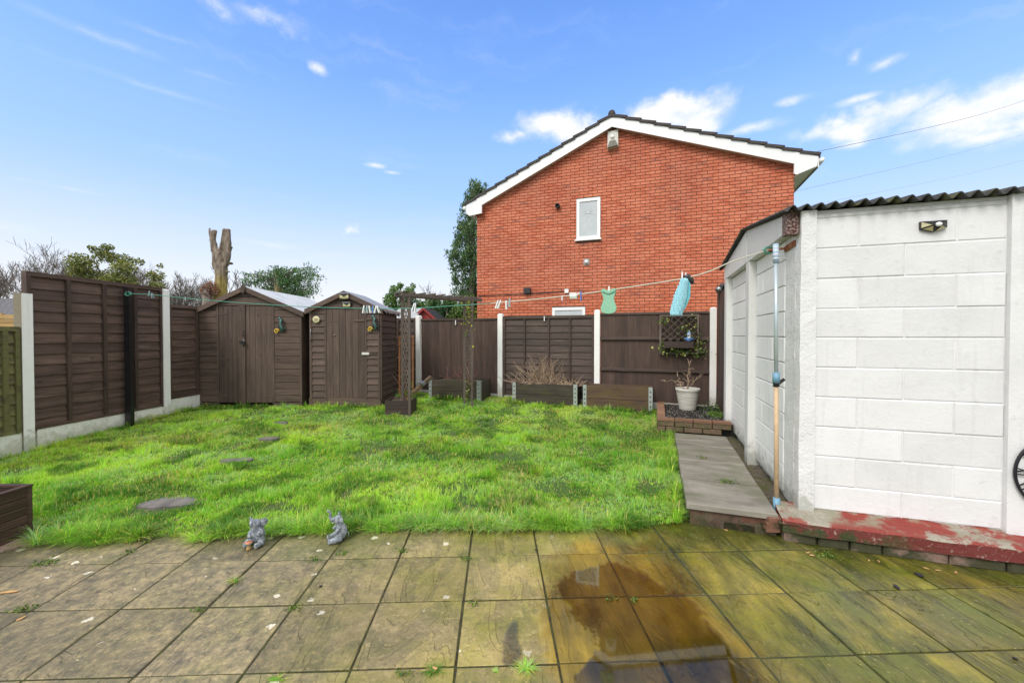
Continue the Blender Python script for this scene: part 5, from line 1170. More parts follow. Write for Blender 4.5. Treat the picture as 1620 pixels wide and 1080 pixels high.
mb = MB().prism(top, -.025, .0); mb.add([(-sw, -.025, sh), (sw, -.025, sh), (.35 * sw, -.062, .05 * sh), (-.25 * sw, -.062, .05 * sh)], [(0, 1, 2, 3)]); mb.add([(sw, -.025, sh), (sw, -.025, -sh * .35), (.0, -.025, -sh), (-sw, -.025, -.35 * sh), (-sw, -.025, sh), (.35 * sw, -.062, .05 * sh), (-.25 * sw, -.062, .05 * sh)], [(0, 1, 5), (1, 2, 5), (2, 6, 5), (2, 3, 6), (3, 4, 6)]); mb.build('housing', blk, sl_)
def inset(tri, k=.80, push=.004):
    T = [Vector(p) for p in tri]; c = sum(T, Vector()) / len(T); nrm = (T[1] - T[0]).cross(T[2] - T[0]).normalized()
    if nrm.y > 0: nrm = -nrm
    return [c + (p - c) * k + nrm * push for p in T]
for tri in ([(-sw, -.025, sh), (-sw, -.025, -.35 * sh), (-.25 * sw, -.062, .05 * sh)], [(-sw, -.025, -.35 * sh), (0, -.025, -sh), (-.25 * sw, -.062, .05 * sh)], [(0, -.025, -sh), (sw, -.025, -.35 * sh), (.35 * sw, -.062, .05 * sh)]):
    MB().add(inset(tri), [(0, 1, 2)]).build('panel', simple('lamp_reflector', (.55, .50, .30), .25) if 'lamp_reflector' not in bpy.data.materials else bpy.data.materials['lamp_reflector'], sl_)
MB().ell((.12 * sw, -.060, .12 * sh), (.018, .012, .014)).build('sensor', upvc, sl_, True)

# rusty bracket, clothes line, prop
rust = simple('rusty_iron', (.30, .11, .05), .8, var=.5, nscale=40, bump=.5)
bv, bz = GF.side(1245, 389, -.03)
br = thing('rusty_bracket', 'rusty iron washing line bracket on the garage corner post', 'bracket', GF.w(0, bv, bz), GF.rz)
MB().box(-.012, .0, -.10, .14, -.022, .022).build('plate', rust, br); MB().bar((-.012, .10, 0), (-.12, .14, .0), .035, .012).build('arm', rust, br)
for y in (-.07, .05): MB().lathe([(0, .012), (.012, .01), (.014, 0)], 8, M=Matrix.Translation((-.012, y, 0)) @ Matrix.Rotation(R(-90), 4, 'Y')).build('bolt', rust, br)
EndA = Vector((LPX + .05, LPY - .05, lpz - .09)); EndB = GF.w(-.12, bv + .14, bz)
ln = lambda t_: EndA.lerp(EndB, t_)
def online(px, py):      # point of the line's upright plane seen at a pixel
    d = ray(px, py); e_ = (EndB - EndA); nrm = Vector((e_.y, -e_.x, 0)); c = Vector((0, 0, CAMH)); tt = (EndA - c).dot(nrm) / d.dot(nrm); return c + d * tt
LPTS = [EndA] + [online(*p) for p in ((240, 466), (330, 475), (470, 484.5), (580, 488), (650, 487.5), (720, 483.5), (790, 478.5), (850, 473), (905, 467), (960, 459.5), (1020, 450.5), (1078, 441), (1120, 430), (1160, 413))] + [EndB]
def smooth(P, n=5):
    out = []
    for i in range(len(P) - 1):
        p0, p1, p2, p3 = P[max(i - 1, 0)], P[i], P[i + 1], P[min(i + 2, len(P) - 1)]
        for k in range(n): t_ = k / n; out.append(0.5 * ((2 * p1) + (p2 - p0) * t_ + (2 * p0 - 5 * p1 + 4 * p2 - p3) * t_ * t_ + (3 * p1 - p0 - 3 * p2 + p3) * t_ ** 3))
    return out + [P[-1]]
SM = smooth(LPTS); grn = simple('green_plastic_cord', (.07, .30, .22), .4); rope = simple('pale_rope', (.58, .56, .46), .8, var=.3, nscale=200, bump=.5)
wl = thing('washing_line', 'green and white washing line sagging across the garden from post to garage', 'washing line', tuple(EndA))
h = 34; mB = MB(); mB.tube([p - EndA for p in SM[:h + 1]], .0042, 6).build('green_cord', grn, wl, True); MB().tube([p - EndA for p in SM[h:]], .0055, 6).build('rope', rope, wl, True)
kn = MB(); rg = random.Random(2)
for c0 in (EndA, EndB):
    for k in range(5):
        a = rg.uniform(0, 6); pts = [c0 - EndA + Vector((math.cos(a + j * .8) * .035, rg.uniform(-.02, .02), math.sin(a + j * .8) * .03)) for j in range(8)]; kn.tube(pts, .0045, 5)
kn.build('knot', grn, wl, True)
def linez(px):
    best = min(SM, key=lambda p: abs(proj(p)[0] - px)); i = SM.index(best); 
    for a, b in zip(SM[:-1], SM[1:]):
        xa, xb = proj(a)[0], proj(b)[0]
        if xa <= px <= xb: t_ = (px - xa) / max(xb - xa, 1e-6); return a.lerp(b, t_)
    return best
pw = simple('peg_white', (.74, .75, .74), .4); pb = simple('peg_blue', (.04, .14, .42), .35); pk_ = simple('peg_pale_pink', (.62, .56, .58), .4); pgb = simple('peg_grey_blue', (.25, .36, .40), .4)
def peg(px, mat, tilt, label, group=None, L=.075, hang=.75, op=.12):
    p = linez(px); t = thing('clothes_peg', label, 'clothes peg', p, -.35, group)
    for s_, m_ in ((1, mat if not isinstance(mat, tuple) else mat[0]), (-1, mat if not isinstance(mat, tuple) else mat[1])):
        o = MB().prism([(-.006, L * (1 - hang)), (.006, L * (1 - hang)), (.005, -L * hang), (-.005, -L * hang)], 0, .0055).build('leg', m_, t); o.location = (0, s_ * .0035 if s_ > 0 else -.009, 0); o.rotation_euler = (s_ * op, tilt, 0)
    MB().tube([(-.008, 0, 0), (.008, 0, 0)], .006, 6).build('spring', metal, t, True)
peg(236, pgb, .2, 'first of two grey blue pegs near the black line post', L=.07, hang=.3); peg(241, pgb, -.25, 'second of two grey blue pegs near the black line post', L=.07, hang=.7)
for k, (px, ti, m_, lb) in enumerate(((575.5, .12, pw, 'white peg at the left end of the bunch over the small shed'), (580.5, .05, (pw, pgb), 'white and grey peg second in the bunch over the small shed'), (585, -.3, pw, 'white peg crossing the grey ones over the small shed'), (590, -.1, (pw, pb), 'white and blue peg in the bunch over the small shed'), (594.5, .2, (pgb, pw), 'grey blue peg second from right over the small shed'), (598, -.42, pw, 'tilted white peg at the right end of the shed bunch'))): peg(px, m_, ti, lb, 'pegs bunched over the small shed', L=.085, hang=.6)
peg(653.5, (pb, pw), .25, 'blue peg hanging beside the left arch post', L=.095, hang=.35); peg(657, pw, .02, 'white peg hanging beside the left arch post', L=.10, hang=.45)
peg(787, pw, .30, 'left of the two tilted white pegs by the house corner', L=.085, hang=.7); peg(791, pw, .34, 'right of the two tilted white pegs by the house corner', L=.085, hang=.7)
peg(801, pw, -.03, 'lowest of the straight white pegs in front of the brick gable', L=.085, hang=.85); peg(806, (pw, pgb), .05, 'straight white peg just right of the lowest one', L=.085, hang=.6)
peg(889.5, pk_, .0, 'small pale peg hanging below the line left of the pulley', L=.05, hang=.8)
peg(919, pb, -.03, 'blue peg just right of the line tensioner', L=.085, hang=.72); peg(913, pw, 1.0, 'white peg lying sideways by the line tensioner', L=.07, hang=.6)
p = linez(907); tn = thing('line_tensioner', 'pale plastic tensioner on the washing line above the lower window', 'line tensioner', p, -.35)
MB().box(-.035, .03, -.012, .012, -.012, .022).build('body', pw, tn); MB().box(-.03, .035, -.014, .014, -.034, -.0125).build('clamp', simple('pale_green_plastic', (.42, .52, .42), .4), tn)
# sponge cloth
p = linez(963); sp = thing('sponge_pad', 'pale green waisted sponge pad pegged on the washing line', 'sponge', p, -.30)
prof = [(.052, .0), (.046, -.02), (.036, -.045), (.034, -.065), (.044, -.095), (.052, -.12), (.048, -.145), (.030, -.158), (0, -.162)]
out = [(x, z) for x, z in prof] + [(-x, z) for x, z in prof[-2::-1]] + [(-.030, .004), (0, -.020), (.030, .004)]
sp.scale = (1.3, 1.3, 1.3); gsp = simple('green_sponge', (.26, .52, .37), .85, var=.15, nscale=60, bump=.4); MB().prism(out, -.012, .006).build('pad', gsp, sp)
MB().prism([(x * 1.04, z * 1.01 + .001) for x, z in out], -.006, .000).build('rim', simple('sponge_rim', (.28, .48, .34), .8), sp)
MB().prism([(-.048, .006), (-.028, .010), (0, -.008), (.028, .010), (.050, .006), (.040, -.010), (0, -.026), (-.040, -.010)], -.022, -.0125).build('curled_top', gsp, sp)
peg(963.5, pw, 0, 'white peg holding the green sponge pad', L=.07, hang=.5)
# chenille mitt
p = linez(1082); mt = thing('cleaning_mitt', 'turquoise noodle cleaning mitt with black cuff pegged on the line', 'mitt', p, -.28)
mt.scale = (.86, .9, 1.06); tq = simple('turquoise_chenille', (.34, .66, .76), .9, var=.3, nscale=120, bump=.5); tqd = simple('teal_cloth', (.14, .48, .56), .85)
mb = MB(); rg = random.Random(31)
for r_ in range(22):
    zc = -.012 - r_ * .0125; hw = .032 + .026 * min(1, r_ / 10) ; xc = .004 - r_ * .0036
    n = 7 + min(5, r_ // 2)
    for i in range(n):
        x = xc + hw * (2 * (i + .5 * (r_ % 2)) / n - 1) + rg.uniform(-.002, .002); y = -.030 * math.sqrt(max(0, 1 - ((x - xc) / (hw * 1.1)) ** 2)) - .004
        mb.tube([(x, y + .004, zc + .004), (x + rg.uniform(-.002, .002), y - .004, zc - .006), (x + rg.uniform(-.003, .003), y - .003, zc - .026)], [.0058, .0062, .0050], 5)
mb.build('noodles', tq, mt, True)
MB().prism([(-.03, .0), (.03, .0), (.060, -.05), (.058, -.15), (.010, -.25), (-.10, -.275), (-.085, -.18), (-.045, -.06)], -.010, .012).build('backing', tqd, mt)
MB().tube([(-.005, .005, .010), (.035, .01, .012), (.075, .01, -.025), (.085, .008, -.05)], [.016, .026, .024, .008], 8).build('cuff', blk, mt, True); MB().tube([(.075, 0, -.045), (.105, 0, -.042)], .006, 5).build('strap', blk, mt)
peg(1079, (pk_, pw), .02, 'tall pale peg clipping the turquoise mitt', L=.085, hang=.25); peg(1084, pk_, .1, 'second pale peg clipping the turquoise mitt', L=.075, hang=.35)
# clothes prop
pb_ = ground(1229.5, 815, .10); pt_ = EndB.lerp(LPTS[-2], .12); pr = thing('clothes_prop', 'tall pale clothes prop pole standing at the garage corner', 'clothes prop', (pb_.x, pb_.y, 0))
tp = at(1227.5, 386, pb_.y + .05); bt = at(1228.5, 815, pb_.y); rel = lambda p_: p_ - Vector((pb_.x, pb_.y, 0))
def seg(py0, py1): 
    f0 = (815 - py0) / (815 - 386); f1 = (815 - py1) / (815 - 386); return rel(bt.lerp(tp, f0)), rel(bt.lerp(tp, f1))
stl = simple('pole_steel_blue', (.50, .58, .62), .35, metal=.3); wdn = simple('pole_worn_wood', (.58, .42, .26), .55, var=.35, nscale=18); cap_ = simple('blue_grip', (.16, .33, .46), .45); capt = simple('pale_blue_grip', (.40, .52, .70), .5)
MB().tube(seg(596, 410), .0135, 12).build('upper_tube', stl, pr, True); MB().tube(seg(790, 590), .0165, 12).build('lower_tube', wdn, pr, True)
MB().tube(seg(815, 787), [.019, .024], 12).build('foot', cap_, pr, True); MB().tube(seg(606, 590), .024, 12).build('clamp', cap_, pr, True)
a, b = seg(612, 600); MB().tube([a, b], .022, 10).build('clamp_base', blk, pr, True); MB().bar(a + Vector((.01, 0, .02)), b + Vector((.055, -.01, .0)), .014, .02).build('clamp_lever', blk, pr)
ab = seg(416, 386); MB().tube(ab, .0195, 12).build('grip', capt, pr, True)
for k in range(4):
    f = .2 + .2 * k; c_ = ab[0].lerp(ab[1], f); MB().tube([c_, c_ + Vector((0, 0, .008))], .0202, 12).build('grip_band', upvc, pr, True)

# telephone wires
for k, (pa, Ya, pb2, Yb, r_) in enumerate((((1288, 241), 8.7, (1700, 124), 24, .006), ((1256, 303), 14, (1700, 184), 38, .005), ((1256, 330), 20, (1700, 230), 50, .005))):
    a = at(*pa, Ya); b = at(*pb2, Yb); pts = [a.lerp(b, i / 20) - Vector((0, 0, .35 * math.sin(math.pi * i / 20))) for i in range(21)]
    # keep the span straight to the eye at its ends, sagging slightly between
    tag(MB().tube(pts, r_, 4).build('telephone_wire', simple('wire_grey', (.22, .22, .24), .7) if k == 0 else bpy.data.materials['wire_grey'], None), ('thickest telephone wire rising to the right from the brick house eaves', 'middle faint telephone wire crossing the sky above the garage', 'lowest faint telephone wire crossing the sky above the garage')[k], 'wire')
# ------------------------------------------------------------------ lawn grass: single blades, thick near the patio
GR = np.random.default_rng(11)
def npfbm(x, y, s, seed, octs=3):
    out = np.zeros_like(x); a = 1.0; t = 0
    for o in range(octs):
        r = np.random.default_rng(seed + o); G = r.uniform(-1, 1, (64, 64)); X = x * s * 2 ** o + 100; Y = y * s * 2 ** o + 100
        xi = np.floor(X).astype(int); yi = np.floor(Y).astype(int); fx_ = X - xi; fy_ = Y - yi; fx_ = fx_ * fx_ * (3 - 2 * fx_); fy_ = fy_ * fy_ * (3 - 2 * fy_)
        g_ = lambda i, j: G[(xi + i) % 64, (yi + j) % 64]
        out += a * ((g_(0, 0) * (1 - fx_) + g_(1, 0) * fx_) * (1 - fy_) + (g_(0, 1) * (1 - fx_) + g_(1, 1) * fx_) * fy_); t += a; a *= .5
    return out / t
# height field of the lawn sampled on a grid so that blades stand on it
gx_ = np.linspace(-6.8, 5.2, 161); gy_ = np.linspace(2.7, 9.5, 121); GZ = np.array([[lawn_z(x, y) - .012 for y in gy_] for x in gx_])
def lz(x, y):
    fx_ = np.clip((x + 6.8) / 12 * 160, 0, 159.99); fy_ = np.clip((y - 2.7) / 6.8 * 120, 0, 119.99); i = fx_.astype(int); j = fy_.astype(int); a = fx_ - i; b = fy_ - j
    return GZ[i, j] * (1 - a) * (1 - b) + GZ[i + 1, j] * a * (1 - b) + GZ[i, j + 1] * (1 - a) * b + GZ[i + 1, j + 1] * a * b
def uv_of(F, x, y): X = x - F.o.x; Y = y - F.o.y; return X * F.u.x + Y * F.u.y, X * F.v.x + Y * F.v.y
def allowed(x, y):
    u, v = uv_of(PF, x, y); pu, pv = uv_of(SF, x, y); fu, fv = uv_of(FF, x, y)
    front = .005 + .035 * npfbm(x, y * 0, 4.0, 5); front = np.where(x < -2.0, -.07 - .02 * (x < -3), front)
    ok = (pv > front) & (fv < -.10)
    s = (x - LX0) * dl.y - (y - LY0) * dl.x     # distance to the right of the left fence
    ok &= s > .05
    ok &= ~((u > -.005) & (v < 2.46) & (v > -.3)); ok &= ~((u > -.23) & (v >= 2.44)); ok &= ~((u > -.03) & (v < .1) & (pv < .2) & (x > 1.25))
    ok &= ~((x > wx(303)) & (x < wx(604)) & (y > SY - .02) & (y < SY + 2.3))
    for tt, LL_, dd in ((t, L, .5), (t2, L2, .5), (t3, L3, .36)):
        pass
    for o_, L_, d_ in BEDS:
        c, s_ = math.cos(o_.rotation_euler.z), math.sin(o_.rotation_euler.z); X = x - o_.location.x; Y = y - o_.location.y; lx = X * c + Y * s_; ly = -X * s_ + Y * c
        ok &= ~((lx > -.02) & (lx < L_ + .02) & (ly > -.04))
    for (cx_, cy_, a, b, rz_) in STEPS:
        X = x - cx_; Y = y - cy_; lx = X * math.cos(rz_) + Y * math.sin(rz_); ly = -X * math.sin(rz_) + Y * math.cos(rz_)
        ok &= ~(((lx / (a * .80)) ** 2 + ((ly + .02) / (b * .62)) ** 2) < 1)
    ok &= ~((np.abs(x - PBX.location.x) < .22) & (y > 6.5) & (y < 6.95))
    return ok
BEDS = [(o_, L_, d_) for o_, L_, d_ in zip([o for o in COL.objects if o.name.startswith('raised_bed')], (L, L2, L3), (.5, .5, .36))]
PBX = COL.objects['planter_box']
def blades(x, y, z, h, w, lean, az, col, segs=2):
    n = len(x); dx, dy = np.cos(az), np.sin(az); px_, py_ = -dy, dx
    fr = [(0, 0, 1.0), (.5, .28, .85), (1.0, 1.0, 0)] if segs == 2 else [(0, 0, 1), (.38, .12, .9), (.72, .45, .65), (1, 1, 0)]
    V = []; up = np.sqrt(np.maximum(.08, 1 - np.minimum(lean, .95) ** 2))
    for (t_, l_, w_) in fr:
        cx_ = x + dx * lean * h * l_; cy_ = y + dy * lean * h * l_; cz_ = z + h * up * (t_ if segs == 2 else (t_ - .15 * (t_ > .9)))
        if w_ > 0:
            V += [np.stack([cx_ - px_ * w * w_ / 2, cy_ - py_ * w * w_ / 2, cz_], 1), np.stack([cx_ + px_ * w * w_ / 2, cy_ + py_ * w * w_ / 2, cz_], 1)]
        else: V += [np.stack([cx_, cy_, cz_], 1)]
    k = len(V); V = np.stack(V, 1).reshape(-1, 3); T = []
    for s_ in range(segs if segs == 2 else 3):
        b = 2 * s_
        if b + 2 == k - 1: T.append((b, b + 1, b + 2))
        else: T += [(b, b + 1, b + 3), (b, b + 3, b + 2)]
    F = (np.array(T)[None] + k * np.arange(n)[:, None, None]).reshape(-1, 3)
    return V, F, np.repeat(col, k, 0)
def grass_cols(n, x, y, rg):
    a = npfbm(x, y, 1.1, 40); b = npfbm(x, y, 3.3, 50); c3 = npfbm(x, y, .5, 60)
    dark = np.array((.065, .230, .035)); mid = np.array((.215, .510, .058)); lite = np.array((.460, .730, .110)); yel = np.array((.64, .64, .17)); straw = np.array((.66, .56, .30)); blue = np.array((.40, .62, .34))
    w = np.clip(.5 + 1.3 * a + rg.normal(0, .22, n), 0, 1)[:, None]; col = mid * (1 - w) + lite * w
    w2 = np.clip((b - .05) * 4 + rg.normal(0, .2, n), 0, 1)[:, None]; col = col * (1 - w2 * .8) + dark * w2 * .8
    w3 = np.clip((-b - .12) * 3.5, 0, 1)[:, None] * (rg.random(n) < .5)[:, None]; col = col * (1 - w3) + blue * w3
    q = rg.random(n) < (.05 + .16 * np.clip(-a + .1, 0, 1)); col[q] = yel * rg.uniform(.7, 1.2, (q.sum(), 1))
    q = rg.random(n) < (.05 + .40 * np.clip(c3 + npfbm(x, y, 2.1, 77) - .1, 0, 1)); col[q] = straw * rg.uniform(.6, 1.2, (q.sum(), 1))
    return col * rg.uniform(.78, 1.2, (n, 1))
parts = []
def scatter(n, ylo, yhi, xlo, xhi, hm, wm, seed):
    rg = np.random.default_rng(seed); x = rg.uniform(xlo, xhi, n); y = rg.uniform(ylo, yhi, n)
    # gather into clumps
    c = rg.uniform(-1, 1, (n, 2)) * .0; k = rg.random(n) < .55; gxs = np.round(x / .055 + rg.normal(0, .02, n)); gys = np.round(y / .055)
    hx = (np.sin(gxs * 12.9898 + gys * 78.233) * 43758.5453) % 1; hy = (np.sin(gxs * 39.346 + gys * 11.135) * 24634.6345) % 1
    x = np.where(k, (gxs + hx - .5) * .055 + rg.normal(0, .010, n), x); y = np.where(k, (gys + hy - .5) * .055 + rg.normal(0, .010, n), y)
    bare = npfbm(x, y, 2.4, 91); keep = allowed(x, y) & (rg.random(n) > np.clip((bare - .18) * 3.0, 0, .86)); x, y, hx, hy, k = x[keep], y[keep], hx[keep], hy[keep], k[keep]; n = len(x)
    z = lz(x, y); tall = np.clip(.45 + .8 * npfbm(x, y, 1.7, 21), .0, 1.2); tuft = np.clip((npfbm(x, y, 5.0, 31, 2) - .18) * 4, 0, 1)
    h = hm * (.38 + .42 * tall + .95 * tuft) * rg.uniform(.55, 1.35, n)
    az = np.where(k, np.arctan2(y - (gys[keep] + hy - .5) * .055, x - (gxs[keep] + hx - .5) * .055) + rg.normal(0, .5, n), rg.uniform(0, 6.28, n)); az = np.where(rg.random(n) < .18, 2.2 * npfbm(x, y, .9, 8) * 3 + rg.normal(0, .6, n), az)
    lean = np.clip(rg.normal(.55, .28, n), .05, 1.3); w = wm * rg.uniform(.7, 1.3, n)
    return blades(x, y, z, h, w, lean, az, grass_cols(n, x, y, rg))
parts.append(scatter(210000, 2.9, 4.3, -5.7, 2.0, .046, .0048, 1)); parts.append(scatter(210000, 4.3, 6.0, -5.7, 2.6, .041, .0050, 2)); parts.append(scatter(190000, 6.0, 9.0, -5.8, 2.6, .040, .0075, 3))
# long tufts along the patio edge and at the feet of things
def tufts(cs, n, spread, h, w, seed, lean=.9):
    rg = np.random.default_rng(seed); cs = np.asarray(cs, float); m = len(cs); c = np.repeat(cs, n, 0); N = m * n; az = rg.uniform(0, 6.28, N); r_ = np.abs(rg.normal(0, spread, N)); hs = np.repeat(rg.uniform(.35, 1.35, m), n)
    x = c[:, 0] + np.cos(az) * r_; y = c[:, 1] + np.sin(az) * r_; hh = h * hs * rg.uniform(.5, 1.3, N); col = grass_cols(N, x, y, rg); dk = np.repeat(rg.random(m) < .35, n); col[dk] = col[dk] * .6 + np.array((.02, .07, .012))
    return blades(x, y, c[:, 2], hh, w * rg.uniform(.7, 1.3, N), np.clip(rg.normal(lean, .25, N), .1, 1.5), az + rg.normal(0, .3, N), col, 3)
rg = np.random.default_rng(77); E = []
def V_to3(V): return V
x = rg.uniform(-3.35, 1.25, 420); pvf = np.where(x < -2.0, -.05, .03)
for xx, f in zip(x, pvf):
    if npfbm(np.array([xx]), np.array([0.0]), 2.6, 17)[0] + rg.normal(0, .15) < -.12: continue
    y = 3.00 + f + rg.uniform(-.02, .11) + .0385 * (xx + .29); E.append((xx, y, max(.0, lawn_z(xx, y) - .02)))
P1 = tufts(E, 60, .018, .125, .0042, 5, .95)
x = rg.uniform(-5.4, 1.9, 500); y = rg.uniform(3.2, 7.6, 500); ok = allowed(x, y); P2 = tufts(np.stack([x, y, lz(x, y)], 1)[ok], 46, .016, .085, .0048, 6, .75)
Es = []
for s_ in np.linspace(-1.6, 2.2, 60): q = lp(s_, .09 + rg.uniform(-.02, .05)); Es.append((q[0], q[1], lawn_z(*q) - .01))
for u_ in np.linspace(0, 2.4, 46): q = PF.w(-.05 + rg.uniform(-.03, .01), u_); Es.append((q.x, q.y, lawn_z(q.x, q.y) - .01))
for v_ in np.linspace(2.45, 3.7, 20): q = PF.w(-.26 + rg.uniform(-.03, .01), v_); Es.append((q.x, q.y, lawn_z(q.x, q.y) - .01))
for o_, L_, d_ in BEDS:
    for k_ in range(16): a = L_ * k_ / 15; q = o_.matrix_world if False else None; c_, s_ = math.cos(o_.rotation_euler.z), math.sin(o_.rotation_euler.z); X, Y = a, -.07; xx = o_.location.x + X * c_ - Y * s_; yy = o_.location.y + X * s_ + Y * c_; Es.append((xx, yy, lawn_z(xx, yy)))
for px in np.linspace(306, 604, 44): xx = wx(px); Es.append((xx, SY - .09, lawn_z(xx, SY - .1) - .01))
P3 = tufts(Es, 46, .02, .10, .0050, 7, .7)
allp = parts + [P1, P2, P3]; Vs = []; Fs = []; Cs_ = []; off = 0
for V, F, c in allp: Vs.append(V); Fs.append(F + off); Cs_.append(c); off += len(V)
tag(link('grass', np_mesh('grass', np.concatenate(Vs), np.concatenate(Fs), M['grass'], np.concatenate(Cs_))), kind='stuff')
# weeds rooted in the patio joints
def weed(px, py, r_, n, label, h=.03, broad=False, z=0.0):
    p = ground(px, py, z); w_ = thing('weed', label, 'weed', (p.x, p.y, z)); s_ = int(px * 7 + py)
    rg = np.random.default_rng(s_)
    if broad:
        C = np.stack([rg.normal(0, r_, n), rg.normal(0, r_ * .6, n), np.abs(rg.normal(.004, h * .4, n))], 1); foliage('leaves', C[:int(n * .75)] * np.array([.72, .72, 1]), .015, [(.05, .11, .025), (.12, .22, .04), (.20, .28, .06)], [.4, .4, .2], s_, w_, 1.4)
    else:
        az = rg.uniform(0, 6.28, n); V, F, c = blades(np.cos(az) * np.abs(rg.normal(0, r_ * .3, n)), np.sin(az) * np.abs(rg.normal(0, r_ * .3, n)) * .5, np.zeros(n), h * rg.uniform(.5, 1.2, n), np.full(n, .0035), np.clip(rg.normal(1.1, .3, n), .2, 1.6), az, grass_cols(n, az * 0 + p.x, az * 0 + p.y, rg), 3)
        link('leaves', np_mesh('leaves', V, F, M['grass'], c), w_)
for a in ((75, 891, .06, 150, 'flat green weed in a patio joint by the slatted planter', .02, True), (35, 965, .04, 90, 'sparse weed in the patio joint at the left edge', .02, True), (372, 920, .05, 60, 'bright grass tuft between slabs left of centre', .045), (495, 885.5, .03, 50, 'small bright weed between the two elephant ornaments', .02, True), (540, 876, .03, 40, 'tiny pale weed right below the trumpeting elephant', .02, True),
          (315, 965, .025, 36, 'small dark weed on a joint left of centre', .015, True), (462, 962, .03, 50, 'small green weed where two patio joints cross', .02, True), (636, 872, .03, 50, 'dark weed on the joint near the lawn, left of centre', .02, True), (735, 885, .02, 30, 'tiny weed at a joint crossing in the centre', .015, True), (750, 954, .025, 34, 'small weed at the joint above the grey puddle', .02, True),
          (685, 1061, .05, 60, 'yellowish grass tuft on the front joint left of the puddle', .04), (833, 1057, .065, 110, 'wide green grass tuft on the front joint beside the puddle', .04), (636, 1066, .03, 34, 'flat rosette weed on the front joint left of centre', .015, True), (785, 1062, .02, 20, 'tiny orange green sprig on the front joint', .02), (1308, 880, .04, 120, 'bright green weed at the foot of the red plinth', .03, True), (440, 1074, .04, 40, 'grass sprig on the bottom joint at the left', .03),
          (205, 873, .03, 40, 'yellow green sprig near the lawn edge at the left', .02, True), (232, 858, .025, 30, 'small sprig at the lawn edge left of the elephants', .02, True), (965, 948, .03, 40, 'pale frilly weed standing in the brown puddle', .02, True), (1004, 950, .02, 24, 'second pale frilly weed at the puddle crossing', .015, True)): weed(*a)
weed(1150, 762, .06, 120, 'green weed across the nearest joint of the side path', .02, True, .172); weed(1112, 724, .04, 60, 'small weed on the second joint of the side path', .015, True, .172)

# fallen leaves, twigs and grit
lf = simple('fallen_leaf', (.50, .30, .12), .7, var=.5, nscale=8); lfd = simple('dark_debris', (.02, .02, .022), .6); rg = random.Random(44)
def bit(px, py, L_, w_, mat, nm, label, cat, z=0.003, group=None):
    p = ground(px, py, z); pts = [(math.cos(a * math.pi / 4) * L_ * rg.uniform(.8, 1.1), math.sin(a * math.pi / 4) * w_ * rg.uniform(.7, 1.2)) for a in range(8)]
    mb = MB(); mb.add([(0, 0, .006)] + [(x, y, .001 + rg.uniform(0, .004)) for x, y in pts], [(0, 1 + k, 1 + (k + 1) % 8) for k in range(8)]); mb.add([(x, y, 0) for x, y in pts], [tuple(range(7, -1, -1))])
    o = mb.build(nm, mat, None, loc=(p.x, p.y, z), rot=(0, 0, rg.uniform(0, 6.28))); tag(o, label, cat, group)
G1 = 'tan leaf litter along the red plinth'
for px, py, lb in ((1375, 886, 'tan leaf scrap by the plinth just right of the green weed'), (1390, 887.5, 'tan leaf scrap touching its neighbour right of the plinth weed'), (1466, 899, 'tan leaf scrap by the plinth beside the larger black scrap'), (1484, 902, 'tan leaf scrap second from the right along the plinth'), (1512, 905, 'rightmost tan leaf scrap along the foot of the red plinth'),
                   (1278, 874, 'upper of two tan leaf scraps left of the plinth weed'), (1284, 878, 'lower of two tan leaf scraps left of the plinth weed'), (1148, 838, 'tan leaf scrap at the left foot of the brick step'), (1185, 840, 'tan leaf scrap at the middle foot of the brick step')): bit(px, py, .016, .006, lf, 'fallen_leaf', lb, 'leaf', group=G1)
for px, py, L_, w_, lb in ((1455, 909, .028, .018, 'larger black leaf scrap near the plinth at the right'), (1418, 928, .026, .014, 'smaller black leaf scrap further from the plinth'), (848, 869, .010, .008, 'small black pebble on the joint near the lawn centre'), (1606, 1041, .01, .008, 'black pebble at the right edge of the patio'), (507, 927, .010, .008, 'black crumb on a slab below the elephants'), (434, 842, .030, .014, 'dark lump at the lawn edge between the elephants'), (1238, 845, .03, .02, 'black scrap in the corner by the brick step')): bit(px, py, L_, w_, lfd, 'debris', lb, 'debris')
bit(615, 860, .018, .008, simple('pale_shell', (.62, .58, .50), .5), 'stone_chip', 'small pale stone chip near the right elephant', 'stone'); bit(14, 936, .05, .012, bpy.data.materials['fallen_leaf'], 'fallen_leaf', 'long yellow brown leaf at the left edge of the patio', 'leaf'); bit(688, 1056, .014, .006, lf, 'fallen_leaf', 'orange leaf scrap in the grass tuft on the front joint', 'leaf', .02)
bit(33, 978, .02, .010, lf, 'fallen_leaf', 'brown leaf scrap at the left joint of the patio', 'leaf')

